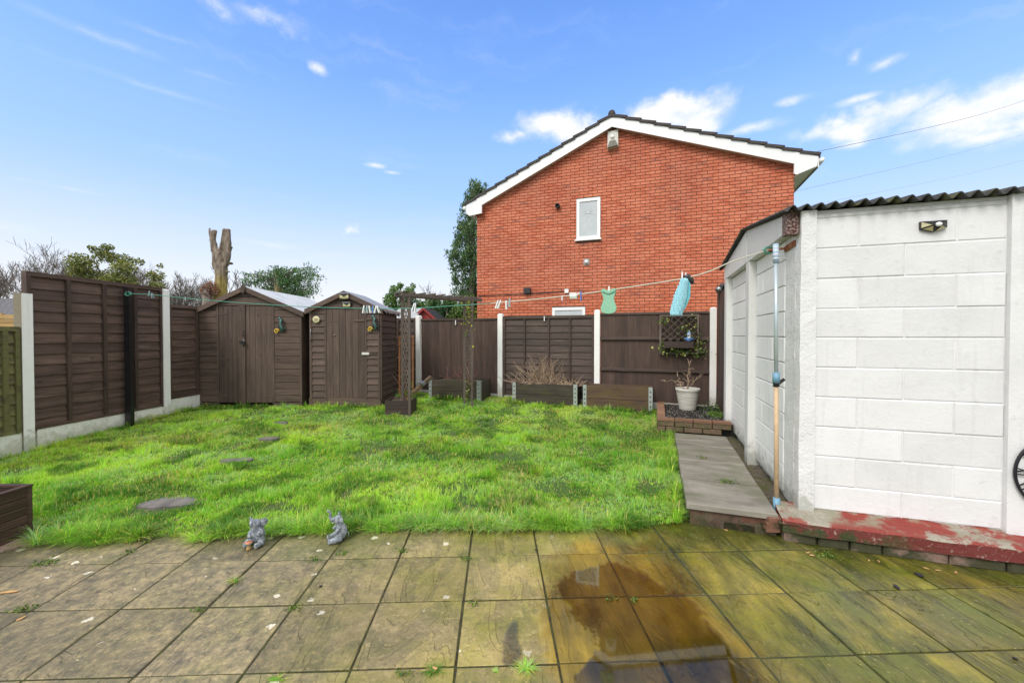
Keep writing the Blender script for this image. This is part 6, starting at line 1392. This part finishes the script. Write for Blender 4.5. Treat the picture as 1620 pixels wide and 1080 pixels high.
# ------------------------------------------------------------------ elephant ornaments
res = newmat('grey_resin'); v = rcoord(res); n = res.noise(v, 55, 6, .7); ao = res.n('ShaderNodeNewGeometry').outputs['Pointiness']
setb(res, col=res.mix(res.ramp(n, [(.40, 0), (.62, 1)]), (.10, .125, .15), (.36, .39, .43)), rough=.5, normal=res.bump(res.noise(v, 90, 4, .6), .35, .003)); M['resin'] = res.m
def tubepts(mb, P, Rr, n=10): mb.tube(P, Rr, n)
def elephant(px, py, H, turn, label, trunk_up):
    p = ground(px, py, 0); t = thing('elephant_ornament', label, 'ornament', (p.x, p.y + .05, .002), turn, 'grey elephant ornaments'); k = H / .27
    S = lambda *a: tuple(c * k for c in a)
    b = MB()
    b.ell(S(0, .012, .075), S(.052, .048, .068), 20, 14).ell(S(0, .002, .115), S(.040, .036, .045), 18, 12)
    hy = -.012; hz_ = .178
    b.ell(S(0, hy, hz_), S(.036, .036, .034), 18, 12).ell(S(0, hy - .012, hz_ + .014), S(.026, .024, .022), 14, 10); b.tube([S(0, 0, .13), S(0, hy * .6, .165)], [.032 * k, .030 * k], 12)
    if trunk_up: b.tube([S(0, hy - .025, hz_ + .002), S(0, hy - .050, hz_ + .010), S(0, hy - .062, hz_ + .034), S(0, hy - .060, hz_ + .064), S(0, hy - .070, hz_ + .086), S(0, hy - .088, hz_ + .090)], [.020 * k, .016 * k, .0135 * k, .011 * k, .0095 * k, .009 * k], 10)
    else: b.tube([S(0, hy - .025, hz_ + .000), S(.0, hy - .046, hz_ - .004), S(-.004, hy - .052, hz_ + .014), S(-.012, hy - .040, hz_ + .030)], [.018 * k, .015 * k, .0115 * k, .010 * k], 10)
    for s_ in (-1, 1):
        if trunk_up:
            b.tube([S(s_ * .036, .0, .125), S(s_ * .050, -.025, .100), S(s_ * .042, -.048, .088)], [.017 * k, .015 * k, .013 * k], 10)
            b.tube([S(s_ * .034, .005, .035), S(s_ * .050, -.045, .030), S(s_ * .044, -.085, .022)], [.032 * k, .026 * k, .019 * k], 12).ell(S(s_ * .044, -.088, .026), S(.019, .012, .024), 12, 8)
        else:
            b.tube([S(s_ * .036, .0, .125), S(s_ * .052, -.018, .095), S(s_ * .034, -.052, .070 if s_ < 0 else .10)], [.017 * k, .016 * k, .014 * k], 10)
            b.tube([S(s_ * .034, .005, .032), S(s_ * .062, -.035, .028), S(s_ * .048, -.072, .020)], [.030 * k, .024 * k, .018 * k], 12).ell(S(s_ * .050, -.076, .024), S(.018, .011, .024), 12, 8)
    body = remeshed('body', b, M['resin'], .0036 * k, t, 3)
    for s_ in (-1, 1):       # ears: thick folded fans
        mb = MB(); vs = []; out = [(x_ * 1.15, z_ * 1.2) for x_, z_ in [(.0, .020), (.022, .030), (.044, .028), (.052, .010), (.046, -.012), (.030, -.030), (.012, -.034), (.0, -.018)]]
        n_ = len(out); 
        for d in (0, .006):
            vs += [S(s_ * (.026 + x), hy + .006 + d + .25 * x - .012 * math.sin(x * 60), hz_ + .004 + z) for x, z in out]
        vs += [S(s_ * (.048), hy + .008, hz_), S(s_ * .048, hy + .020, hz_)]
        fs = [(2 * n_, i, (i + 1) % n_) for i in range(n_)] + [(2 * n_ + 1, n_ + (i + 1) % n_, n_ + i) for i in range(n_)] + [(i, n_ + i, n_ + (i + 1) % n_, (i + 1) % n_) for i in range(n_)]
        mb.add(vs, fs).build('ear', M['resin'], body, True)
        MB().ell(S(s_ * .017, hy - .033, hz_ + .014), S(.0045, .003, .0045), 8, 6).build('eye', blk, body, True)
        MB().tube([S(s_ * .014, hy - .030, hz_ - .010), S(s_ * .018, hy - .046, hz_ - .016), S(s_ * .018, hy - .056, hz_ - .006)], [.0045 * k, .004 * k, .001 * k], 6).build('tusk', simple('tusk_grey', (.50, .50, .46), .5) if 'tusk_grey' not in bpy.data.materials else bpy.data.materials['tusk_grey'], body, True)
    if trunk_up: MB().tube([S(0, .055, .06), S(.01, .068, .05), S(.02, .068, .03)], [.006 * k, .005 * k, .006 * k], 6).build('tail', M['resin'], body, True)
    return t, k, S
e1_, k, S = elephant(400, 866, .225, R(-8), 'grey elephant ornament playing a small orange drum at the patio edge', False)
dr_ = MB().lathe([(0, 0), (.020 * k, 0), (.016 * k, .012 * k), (.013 * k, .028 * k), (.018 * k, .040 * k), (.026 * k, .046 * k), (.027 * k, .058 * k)], 18).build('drum', simple('drum_brass', (.42, .28, .12), .5, var=.3), e1_, True, loc=S(-.002, -.092, .0))
MB().lathe([(0, .0585 * k), (.026 * k, .0585 * k), (.0275 * k, .054 * k)], 18).build('drum_skin', simple('drum_orange', (.55, .20, .09), .55), dr_, True)
MB().lathe([(.0262 * k, .047 * k), (.0285 * k, .047 * k), (.0285 * k, .052 * k), (.0262 * k, .052 * k)], 18).build('drum_rim', simple('drum_teal', (.05, .22, .28), .5), dr_, True)
MB().ell(S(.05, -.055, .105), S(.018, .012, .014), 10, 6).ell(S(.058, -.05, .122), S(.012, .01, .010), 8, 6).build('flower_bunch', M['resin'], e1_, True)
e2_, k, S = elephant(533, 860, .225, R(-62), 'grey sitting elephant ornament with its trunk raised on the patio edge', True)

# ------------------------------------------------------------------ trees and shrubs beyond the fences
bark = newmat('bark'); v = rcoord(bark, (1, 1, .35)); n = bark.noise(v, 9, 7, .7); setb(bark, col=bark.mix(bark.ramp(n, [(.35, 0), (.7, 1)]), (.085, .070, .058), (.27, .235, .20)), rough=.9, normal=bark.bump(n, .8, .02)); M['bark'] = bark.m
def grow(mb, rg, p, d, L_, r_, lev, up=.15, spread=.55, kids=(2, 4), minr=.004, sides=5):
    n = 4 if lev > 2 else 2; pts = [p]; dd = d.copy()
    for k in range(n): dd = (dd + Vector((rg.gauss(0, .13), rg.gauss(0, .13), rg.gauss(up * .5, .08)))).normalized(); pts.append(pts[-1] + dd * L_ / n)
    mb.tube(pts, [max(minr, r_ * (1 - .15 * k)) for k in range(n + 1)], max(3, sides) if lev > 1 else 3, False)
    if lev == 0: return
    for i in range(rg.randint(*kids)):
        k = rg.randint(1, n) if i else n; a = Vector((rg.gauss(0, 1), rg.gauss(0, 1), rg.gauss(0, .6))).normalized(); nd = (dd + a * spread + Vector((0, 0, up))).normalized()
        grow(mb, rg, pts[k], nd, L_ * rg.uniform(.58, .82), r_ * (.62 if k < n else .75), lev - 1, up, spread, kids, minr, sides - 1)
def bare_tree(px, pytop, Y, label, seed, lev=5, trunk=.35, spread=.6, minr=.006, rad=.09, group=None, forks=4, kids=(2, 4), cone=.6):
    top = at(px, pytop, Y); H = top.z; t = thing('bare_tree', label, 'tree', (top.x, Y, 0), 0, group); rg = random.Random(seed)
    MB().tube([(0, 0, 0), (.03, 0, H * trunk * .5), (0, 0, H * trunk)], [rad * 1.5, rad * 1.1, rad], 8).build('trunk', M['bark'], t, True)
    mb = MB()
    for k in range(forks):
        a = 2 * math.pi * k / forks + rg.uniform(-.4, .4); grow(mb, rg, Vector((0, 0, H * trunk * rg.uniform(.75, 1))), Vector((math.cos(a) * cone, math.sin(a) * cone, 1)).normalized(), H * (1 - trunk) * .36, rad * .34, lev, .12, spread, kids, minr)
    zmax = max(q[2] for q in mb.v); f = H / zmax
    mb.v = [(q[0] * f, q[1] * f, q[2] if q[2] < H * trunk else H * trunk + (q[2] - H * trunk) * (H * (1 - trunk)) / (zmax - H * trunk)) for q in mb.v]
    mb.build('branches', M['bark'], t); return t
bare_tree(52, 396, 17, 'wide bare winter tree at the far left behind the fence', 3, 6, .25, .62, .0045, .12, cone=.9)
bare_tree(-40, 420, 14, 'bare winter tree cut by the left edge of the view', 9, 6, .25, .6, .0045, .10, cone=.8)
bare_tree(90, 402, 19, 'slender bare tree between the wide bare tree and the green one', 5, 6, .3, .5, .0045, .09)
bare_tree(230, 415, 18, 'bare branches spreading right of the green leafy tree', 14, 6, .25, .6, .0045, .10, cone=.8)
bare_tree(285, 424, 20, 'fine bare tree just left of the pollarded trunk', 12, 6, .25, .5, .0045, .08, cone=.6)
bare_tree(305, 434, 22, 'second fine bare tree behind the pollarded trunk', 17, 6, .25, .5, .0045, .08, cone=.7)
bare_tree(375, 425, 19, 'thin bare sapling just right of the pollarded trunk', 15, 4, .3, .45, .008, .06, cone=.4, forks=3)
bare_tree(150, 388, 18, 'bare twiggy tree standing behind the green leafy tree', 25, 6, .3, .6, .0045, .09, cone=.9)
def cloudpts(rg, blobs, n):
    w = np.array([b[3] * b[4] * b[5] for b in blobs]) ** .8; k = rg.choice(len(blobs), n, p=w / w.sum()); B = np.array(blobs)[k]; d = rg.normal(size=(n, 3)); d /= np.linalg.norm(d, axis=1)[:, None]; r_ = rg.random(n) ** .45
    return B[:, :3] + d * B[:, 3:6] * r_[:, None]
# leafy evergreen at the left
Y = 15; c0 = at(178, 440, Y); t_ = thing('evergreen_tree', 'olive green leafy tree rising behind the tall left fence panel', 'tree', (c0.x, Y, 0)); s = Y / 655; rgn = np.random.default_rng(31)
mb = MB(); rg = random.Random(6)
for k in range(11): a = rg.uniform(-1.1, 1.1); mb.tube([(0, 0, c0.z * .5), (math.sin(a) * .5, rg.uniform(-.3, .3), c0.z * .8), (math.sin(a) * 1.4, rg.uniform(-.6, .6), c0.z + rg.uniform(-.1, .8) * math.cos(a))], [.05, .035, .012], 5, False)
mb.build('branches', M['bark'], t_); MB().tube([(0, 0, 0), (.02, 0, c0.z * .55)], [.16, .10], 8).build('trunk', M['bark'], t_, True)
bl = []
for (px, py, w_, h_) in ((150, 420, 22, 16), (170, 404, 16, 13), (188, 412, 20, 12), (135, 432, 18, 12), (120, 416, 6, 5), (212, 428, 20, 12), (232, 434, 14, 10), (165, 440, 26, 14), (205, 448, 26, 14), (240, 452, 14, 9), (178, 393, 10, 6), (160, 396, 8, 5), (222, 414, 8, 7), (256, 462, 10, 8), (150, 450, 20, 12), (240, 418, 5, 5)):
    p_ = at(px, py, Y) - Vector((c0.x, Y, 0)); bl.append((p_.x, rg.uniform(-.5, .5), p_.z, w_ * s, w_ * s * .8, h_ * s))
C = cloudpts(rgn, bl, 9000); foliage('crown', C, .085, [(.15, .19, .065), (.27, .29, .11), (.08, .12, .045), (.38, .38, .19)], [.4, .3, .2, .1], 33, t_, 1.8)
# pollarded trunk
Y = 14; t_ = thing('pollarded_tree', 'bare pollarded tree trunk with sawn upright limbs behind the shed', 'tree', (at(347, 460, Y).x, Y, 0)); ox = at(347, 460, Y).x
pb_m = newmat('pollard_bark'); v = rcoord(pb_m, (1, 1, .3)); n = pb_m.noise(v, 8, 7, .7); z_ = pb_m.n('ShaderNodeSeparateXYZ', {0: pb_m.geo.outputs['Position']}).outputs[2]
cc = pb_m.mix(pb_m.ramp(n, [(.35, 0), (.7, 1)]), (.07, .052, .038), (.36, .29, .225)); side_m = pb_m.noise(pb_m.geo.outputs['Position'], 2.2, 4, .6)
cc = pb_m.mix(pb_m.math('MULTIPLY', pb_m.sstep(pb_m.math('ADD', z_, pb_m.math('MULTIPLY', side_m, 1.6)), 4.6, 3.6), .8), cc, pb_m.mix(n, (.22, .16, .03), (.48, .38, .08))); setb(pb_m, col=cc, rough=.85, normal=pb_m.bump(n, .9, .03))
pq_ = lambda px, py, dy=0: (at(px, py, Y).x - ox, dy, at(px, py, Y).z)
mb = MB(); mb.tube([(0, 0, 0), pq_(347, 500), pq_(349, 462), pq_(350, 430), pq_(350, 400)], [.26, .20, .185, .19, .18], 14)
mb.tube([pq_(345, 425), pq_(340, 402), pq_(338, 380), pq_(339, 364)], [.14, .10, .085, .08], 10).tube([pq_(352, 418), pq_(358, 396), pq_(358, 378), pq_(358, 363)], [.14, .12, .105, .10], 10).tube([pq_(344, 405), pq_(351, 392), pq_(353, 378), pq_(353.5, 364)], [.09, .085, .07, .05], 8).tube([pq_(352, 430, -.05), pq_(361, 410, -.05), pq_(363, 390, -.05), pq_(362, 364, -.05)], [.10, .09, .08, .075], 8)
mb.tube([pq_(337, 402), pq_(334, 380), pq_(332, 361)], [.05, .035, .03], 6).tube([pq_(352, 420), pq_(362, 417), pq_(369, 416.5)], [.07, .05, .03], 7).tube([pq_(350, 432), pq_(358, 431), pq_(363, 429.5)], [.07, .05, .03], 7)
for (a, b, c, d) in ((338, 398, 333, 396), (339, 415, 334, 417), (365, 395, 368, 391), (337, 386, 334, 390)): mb.tube([pq_(a, b), pq_(c, d)], [.03, .02], 6)
o_ = remeshed('trunk', mb, pb_m.m, .022, t_, 1)
for v_ in o_.data.vertices:
    q = v_.co; v_.co = q + v_.normal * (.045 * mnoise.fractal(Vector((q.x * 7, q.y * 7, q.z * 1.4)), 1.0, 2.0, 4) + .02 * mnoise.noise(Vector((q.x * 22, q.y * 22, q.z * 5))))
gb_ = thing('brush_stump', 'heap of reddish cut stems beside the foot of the pollarded trunk', 'brush pile', (at(328, 470, 13.6).x, 13.6, 0)); MB().tube([(0, 0, 0), (0, 0, at(328, 458, 13.6).z)], [.18, .14], 8).build('stem', M['bark'], gb_, True)
C = cloudpts(rgn, [(at(x, y, 13.6).x - gb_.location.x, 0, at(x, y, 13.6).z, .20, .2, .17) for x, y in ((326, 458), (334, 452), (328, 466), (337, 460))], 900); foliage('crown', C, .08, [(.22, .10, .085), (.32, .19, .16), (.10, .06, .045)], [.4, .3, .3], 35, gb_, 2.5)
# cedar with drooping sprays
Y = 18; ox = at(448, 460, Y).x; s = Y / 655; t_ = thing('conifer_tree', 'broad drooping conifer with topped trunk behind the two sheds', 'tree', (ox, Y, 0)); cq = lambda px, py, dy=0.0: (at(px, py, Y).x - ox, dy, at(px, py, Y).z)
MB().tube([(0, 0, 0), cq(442, 470), cq(440, 445), cq(437, 428)], [.22, .18, .16, .14], 9).build('trunk', pb_m.m, t_, True); MB().tube([cq(442, 470), cq(445, 450), cq(444, 432)], [.12, .09, .07], 7).build('trunk_fork', M['bark'], t_, True)
br_ = MB(); C = []; rg = random.Random(12)
for (px, py) in ((392, 441), (398, 434), (407, 429), (418, 431), (425, 437), (404, 446), (412, 452), (452, 424), (458, 427), (465, 424), (470, 432), (478, 436), (490, 430), (497, 424), (502, 424), (505, 434), (500, 440), (492, 446), (483, 446), (474, 446), (466, 444), (456, 442), (462, 454), (472, 456), (484, 456), (494, 456), (500, 462), (488, 465), (476, 464), (466, 462), (455, 458), (434, 428), (446, 424), (420, 457), (400, 438), (430, 462), (460, 434), (440, 462)):
    a = Vector(cq(442, min(470, py + 14))); b = Vector(cq(px, py, rg.uniform(-.7, .7))); br_.tube([a, a.lerp(b, .5) + Vector((0, 0, .10)), b], [.035, .022, .008], 4, False)
    for q in range(9):
        f = rg.uniform(.55, 1.08); c_ = a.lerp(b, f) + Vector((rg.gauss(0, .10), rg.gauss(0, .16), rg.gauss(.0, .04)))
        for w_ in range(17): C.append((c_.x + rg.gauss(0, .085), c_.y + rg.gauss(0, .085), c_.z - abs(rg.gauss(0, .16))))
br_.build('branches', M['bark'], t_); foliage('crown', np.array(C), .15, [(.065, .15, .065), (.13, .26, .11), (.035, .09, .045), (.20, .33, .16)], [.4, .3, .2, .1], 36, t_, 4.5, droop=1.1, rnd=.8)
# tall cypress behind the house corner
Y = 17; ox = at(748, 460, Y).x; t_ = thing('cypress_tree', 'tall dark cypress with hanging sprays beside the brick house', 'tree', (ox, Y, 0)); cq = lambda px, py, dy=0.0: (at(px, py, Y).x - ox, dy, at(px, py, Y).z)
MB().tube([(0, 0, 0), (0, 0, cq(750, 300)[2])], [.25, .06], 8).build('trunk', M['bark'], t_, True); C = []; rg = random.Random(9); br_ = MB()
prof = [(292, 6), (300, 14), (315, 16), (330, 20), (350, 22), (365, 28), (380, 26), (395, 30), (405, 40), (410, 38), (425, 30), (440, 34), (455, 32), (470, 38), (485, 42), (500, 40), (520, 42)]
for py0, wd_ in prof:
    for k in range(46 if py0 > 320 else 16):
        a = rg.uniform(0, 6.28); w_ = wd_ * 1.12 * (rg.random() ** .45); px = 750 + w_ * math.cos(a) + (5 if py0 < 310 else 0); c_ = Vector(cq(px, py0 + rg.uniform(-8, 8), w_ * math.sin(a) * Y / 655)); 
        L_ = rg.uniform(.12, .34)
        for w2 in range(30): C.append((c_.x + rg.gauss(0, .06), c_.y + rg.gauss(0, .06), c_.z + .08 - L_ * rg.random() * 1.5))
    a = Vector((0, 0, cq(750, py0)[2])); b = Vector(cq(750 - wd_ * .8, py0 + 4)); br_.tube([a, b], [.03, .01], 4, False)
br_.build('branches', M['bark'], t_); foliage('crown', np.array(C), .13, [(.055, .12, .055), (.12, .21, .09), (.03, .07, .035), (.20, .30, .13)], [.4, .3, .2, .1], 37, t_, 3.2, droop=1.6, rnd=.7)
# rounded shrubs
def shrub(name, label, Y, blobs, n, size, cols, p_, seed, asp=1.6):
    cx_ = sum(b[0] for b in blobs) / len(blobs); ox = at(cx_, 500, Y).x; t_ = thing(name, label, 'shrub', (ox, Y, 0)); s = Y / 655; rg = random.Random(seed)
    B = [(at(b[0], b[1], Y).x - ox, rg.uniform(-.5, .5), at(b[0], b[1], Y).z, b[2] * s, b[2] * s, b[3] * s) for b in blobs]; mb = MB()
    for b in B: mb.tube([(0, 0, .0), (b[0] * .5, b[1] * .5, b[2] * .6), (b[0], b[1], b[2])], [.05, .03, .012], 5, False)
    mb.build('branches', M['bark'], t_); foliage('crown', cloudpts(np.random.default_rng(seed), B, n), size, cols, p_, seed, t_, asp)
gcol = [(.075, .17, .055), (.15, .29, .085), (.04, .09, .033), (.27, .41, .14)]
shrub('green_shrub', 'round leafy green shrub rising left of the garden arch', 15, [(628, 462, 10, 10), (633, 452, 6, 6), (622, 476, 12, 12), (640, 472, 14, 14), (650, 462, 9, 8), (653, 452, 5, 5), (618, 468, 6, 6), (634, 490, 20, 12), (655, 485, 14, 14)], 5200, .075, gcol, [.35, .35, .2, .1], 51)
shrub('green_shrub', 'low dark evergreen shrubs seen through the top of the arch', 16, [(676, 484, 14, 16), (690, 478, 12, 10), (700, 488, 14, 14), (668, 496, 14, 14), (715, 492, 14, 18), (684, 500, 20, 14), (700, 505, 20, 14), (712, 480, 9, 8)], 6000, .085, [(.055, .14, .055), (.11, .24, .08), (.03, .08, .033), (.22, .34, .13)], [.4, .3, .2, .1], 52)
shrub('golden_shrub', 'yellow green shrub at the foot of the cypress', 15.5, [(728, 492, 14, 14), (742, 470, 9, 8), (738, 505, 16, 16), (716, 504, 12, 14)], 3400, .09, [(.24, .33, .11), (.13, .22, .07), (.07, .13, .05)], [.3, .4, .3], 53)
bare_tree(694, 446, 24, 'fine bare twigs showing above the arch beam', 61, 4, .4, .4, .008, .05, forks=3, cone=.3)

# ------------------------------------------------------------------ small buildings beyond the fence
redw = simple('red_shed_paint', (.30, .030, .025), .6, var=.2, nscale=5); grf = simple('grey_shed_roof', (.42, .43, .43), .6, var=.1)
Y = 13; a = at(652, 505, Y); b = at(690, 505, Y); ap = at(669.5, 488, Y); t_ = thing('red_shed', 'small red gabled shed seen under the arch beam', 'shed', ((a.x + b.x) / 2, Y, 0)); w_ = (b.x - a.x) / 2 * .86; ez = at(670, 501, Y).z
MB().prism([(-w_, 0), (w_, 0), (w_, ez), (0, ap.z - .04), (-w_, ez)], 0, 2.2).build('wall', redw, t_)
w2 = w_ * 1.28
for s_ in (-1, 1):
    MB().prism([(0, ap.z + .03), (s_ * w2, ez - .09), (s_ * w2, ez - .16), (0, ap.z - .05)], -.12, -.08).build('bargeboard', redw, t_); MB().prism([(0, ap.z + .05), (s_ * w2, ez - .06), (s_ * w2, ez - .09), (0, ap.z + .02)], -.10, 2.3).build('roof', simple('dark_felt', (.03, .03, .032), .8) if 'dark_felt' not in bpy.data.materials else bpy.data.materials['dark_felt'], t_)
for k in range(5): x = -w_ + 2 * w_ * (k + .5) / 5; MB().box(x - w_ / 5 + .006, x + w_ / 5 - .006, -.014, -.001, .1, min(ez, ap.z - .1)).build('board', redw, t_)
Y = 12.2; a = at(624, 504, Y); t_ = thing('grey_roof_outbuilding', 'low outbuilding with a pale grey sloping roof beside the red shed', 'outbuilding', (a.x, Y, 0)); z0, z1 = at(640, 503, Y).z, at(640, 487, Y + 1.6).z
MB().box(0, 1.0, .1, 1.6, 0, z0 - .03).build('wall', simple('outbuilding_wall', (.12, .10, .09), .8), t_)
mb = MB(); mb.add([(-.25, 0, z0), (.62, 0, z0), (.52, 1.6, z1), (-.25, 1.6, z1), (-.25, 0, z0 - .03), (.62, 0, z0 - .03), (.52, 1.6, z1 - .03), (-.25, 1.6, z1 - .03)], [(0, 1, 2, 3), (7, 6, 5, 4), (0, 4, 5, 1), (1, 5, 6, 2), (2, 6, 7, 3), (3, 7, 4, 0)]); mb.build('roof', grf, t_)
MB().bar((.64, -.01, z0 - .01), (.54, 1.6, z1 + .0), .03, .06).build('verge', simple('verge_dark', (.05, .04, .04), .8), t_)
# neighbour's tiled roof and yellow slatted fence at the left edge
Y = 12.5; a = at(-60, 500, Y); b = at(24, 500, Y); t_ = thing('neighbour_house', 'low neighbouring roof of dark tiles at the left edge', 'house', (a.x, Y, 0)); zt2 = at(0, 468, Y).z; zb2 = at(0, 505, Y).z; W_ = b.x - a.x
MB().box(-3, W_ - .15, .1, 5, 0, zb2 - .02).build('wall', mort, t_); ntile = simple('neighbour_tile', (.11, .11, .12), .6, var=.4, nscale=10)
for r_ in range(8):
    for c_ in range(16):
        x = -1.6 + (W_ + 1.6) * c_ / 16 + (.05 if r_ % 2 else 0); f = r_ / 8
        MB().pillow((W_ + 1.6) / 16 - .012, .20, .03, .008, M=Matrix.Translation((x, .15 + f * 1.1, zb2 + (zt2 - zb2) * f)) @ Matrix.Rotation(R(-58), 4, 'X')).build('roof_tile', ntile, t_)
MB().add([(-3, .1, zb2 - .06), (W_ + .1, .1, zb2 - .06), (W_ + .1, 1.3, zt2 - .02), (-3, 1.3, zt2 - .02)], [(0, 1, 2, 3)]).build('roof', ntile, t_)
Y = 8; a = at(-30, 512, Y); b = at(30, 512, Y); t_ = thing('slatted_fence', 'yellow timber slatted fence top at the far left edge', 'fence', (a.x, Y, 0)); z1 = at(0, 497, Y).z; z0 = at(0, 540, Y).z
for k in range(8): z = z1 - .08 * (k + 1); MB().box(0, b.x - a.x, -.02, .0, z, z + .07).build('slat', M['yellow_wood'], t_)
for x in (0, (b.x - a.x) * .5, b.x - a.x): MB().box(x - .03, x + .03, .001, .05, 0, z1 + .02).build('post', M['yellow_wood'], t_)
# a rough hedge line far off so that the fence tops never meet bare ground
for o in [o for o in bpy.data.objects if o.type == 'EMPTY' and not o.children and 'category' in o]: print('EMPTY WITHOUT CHILDREN', o.name)
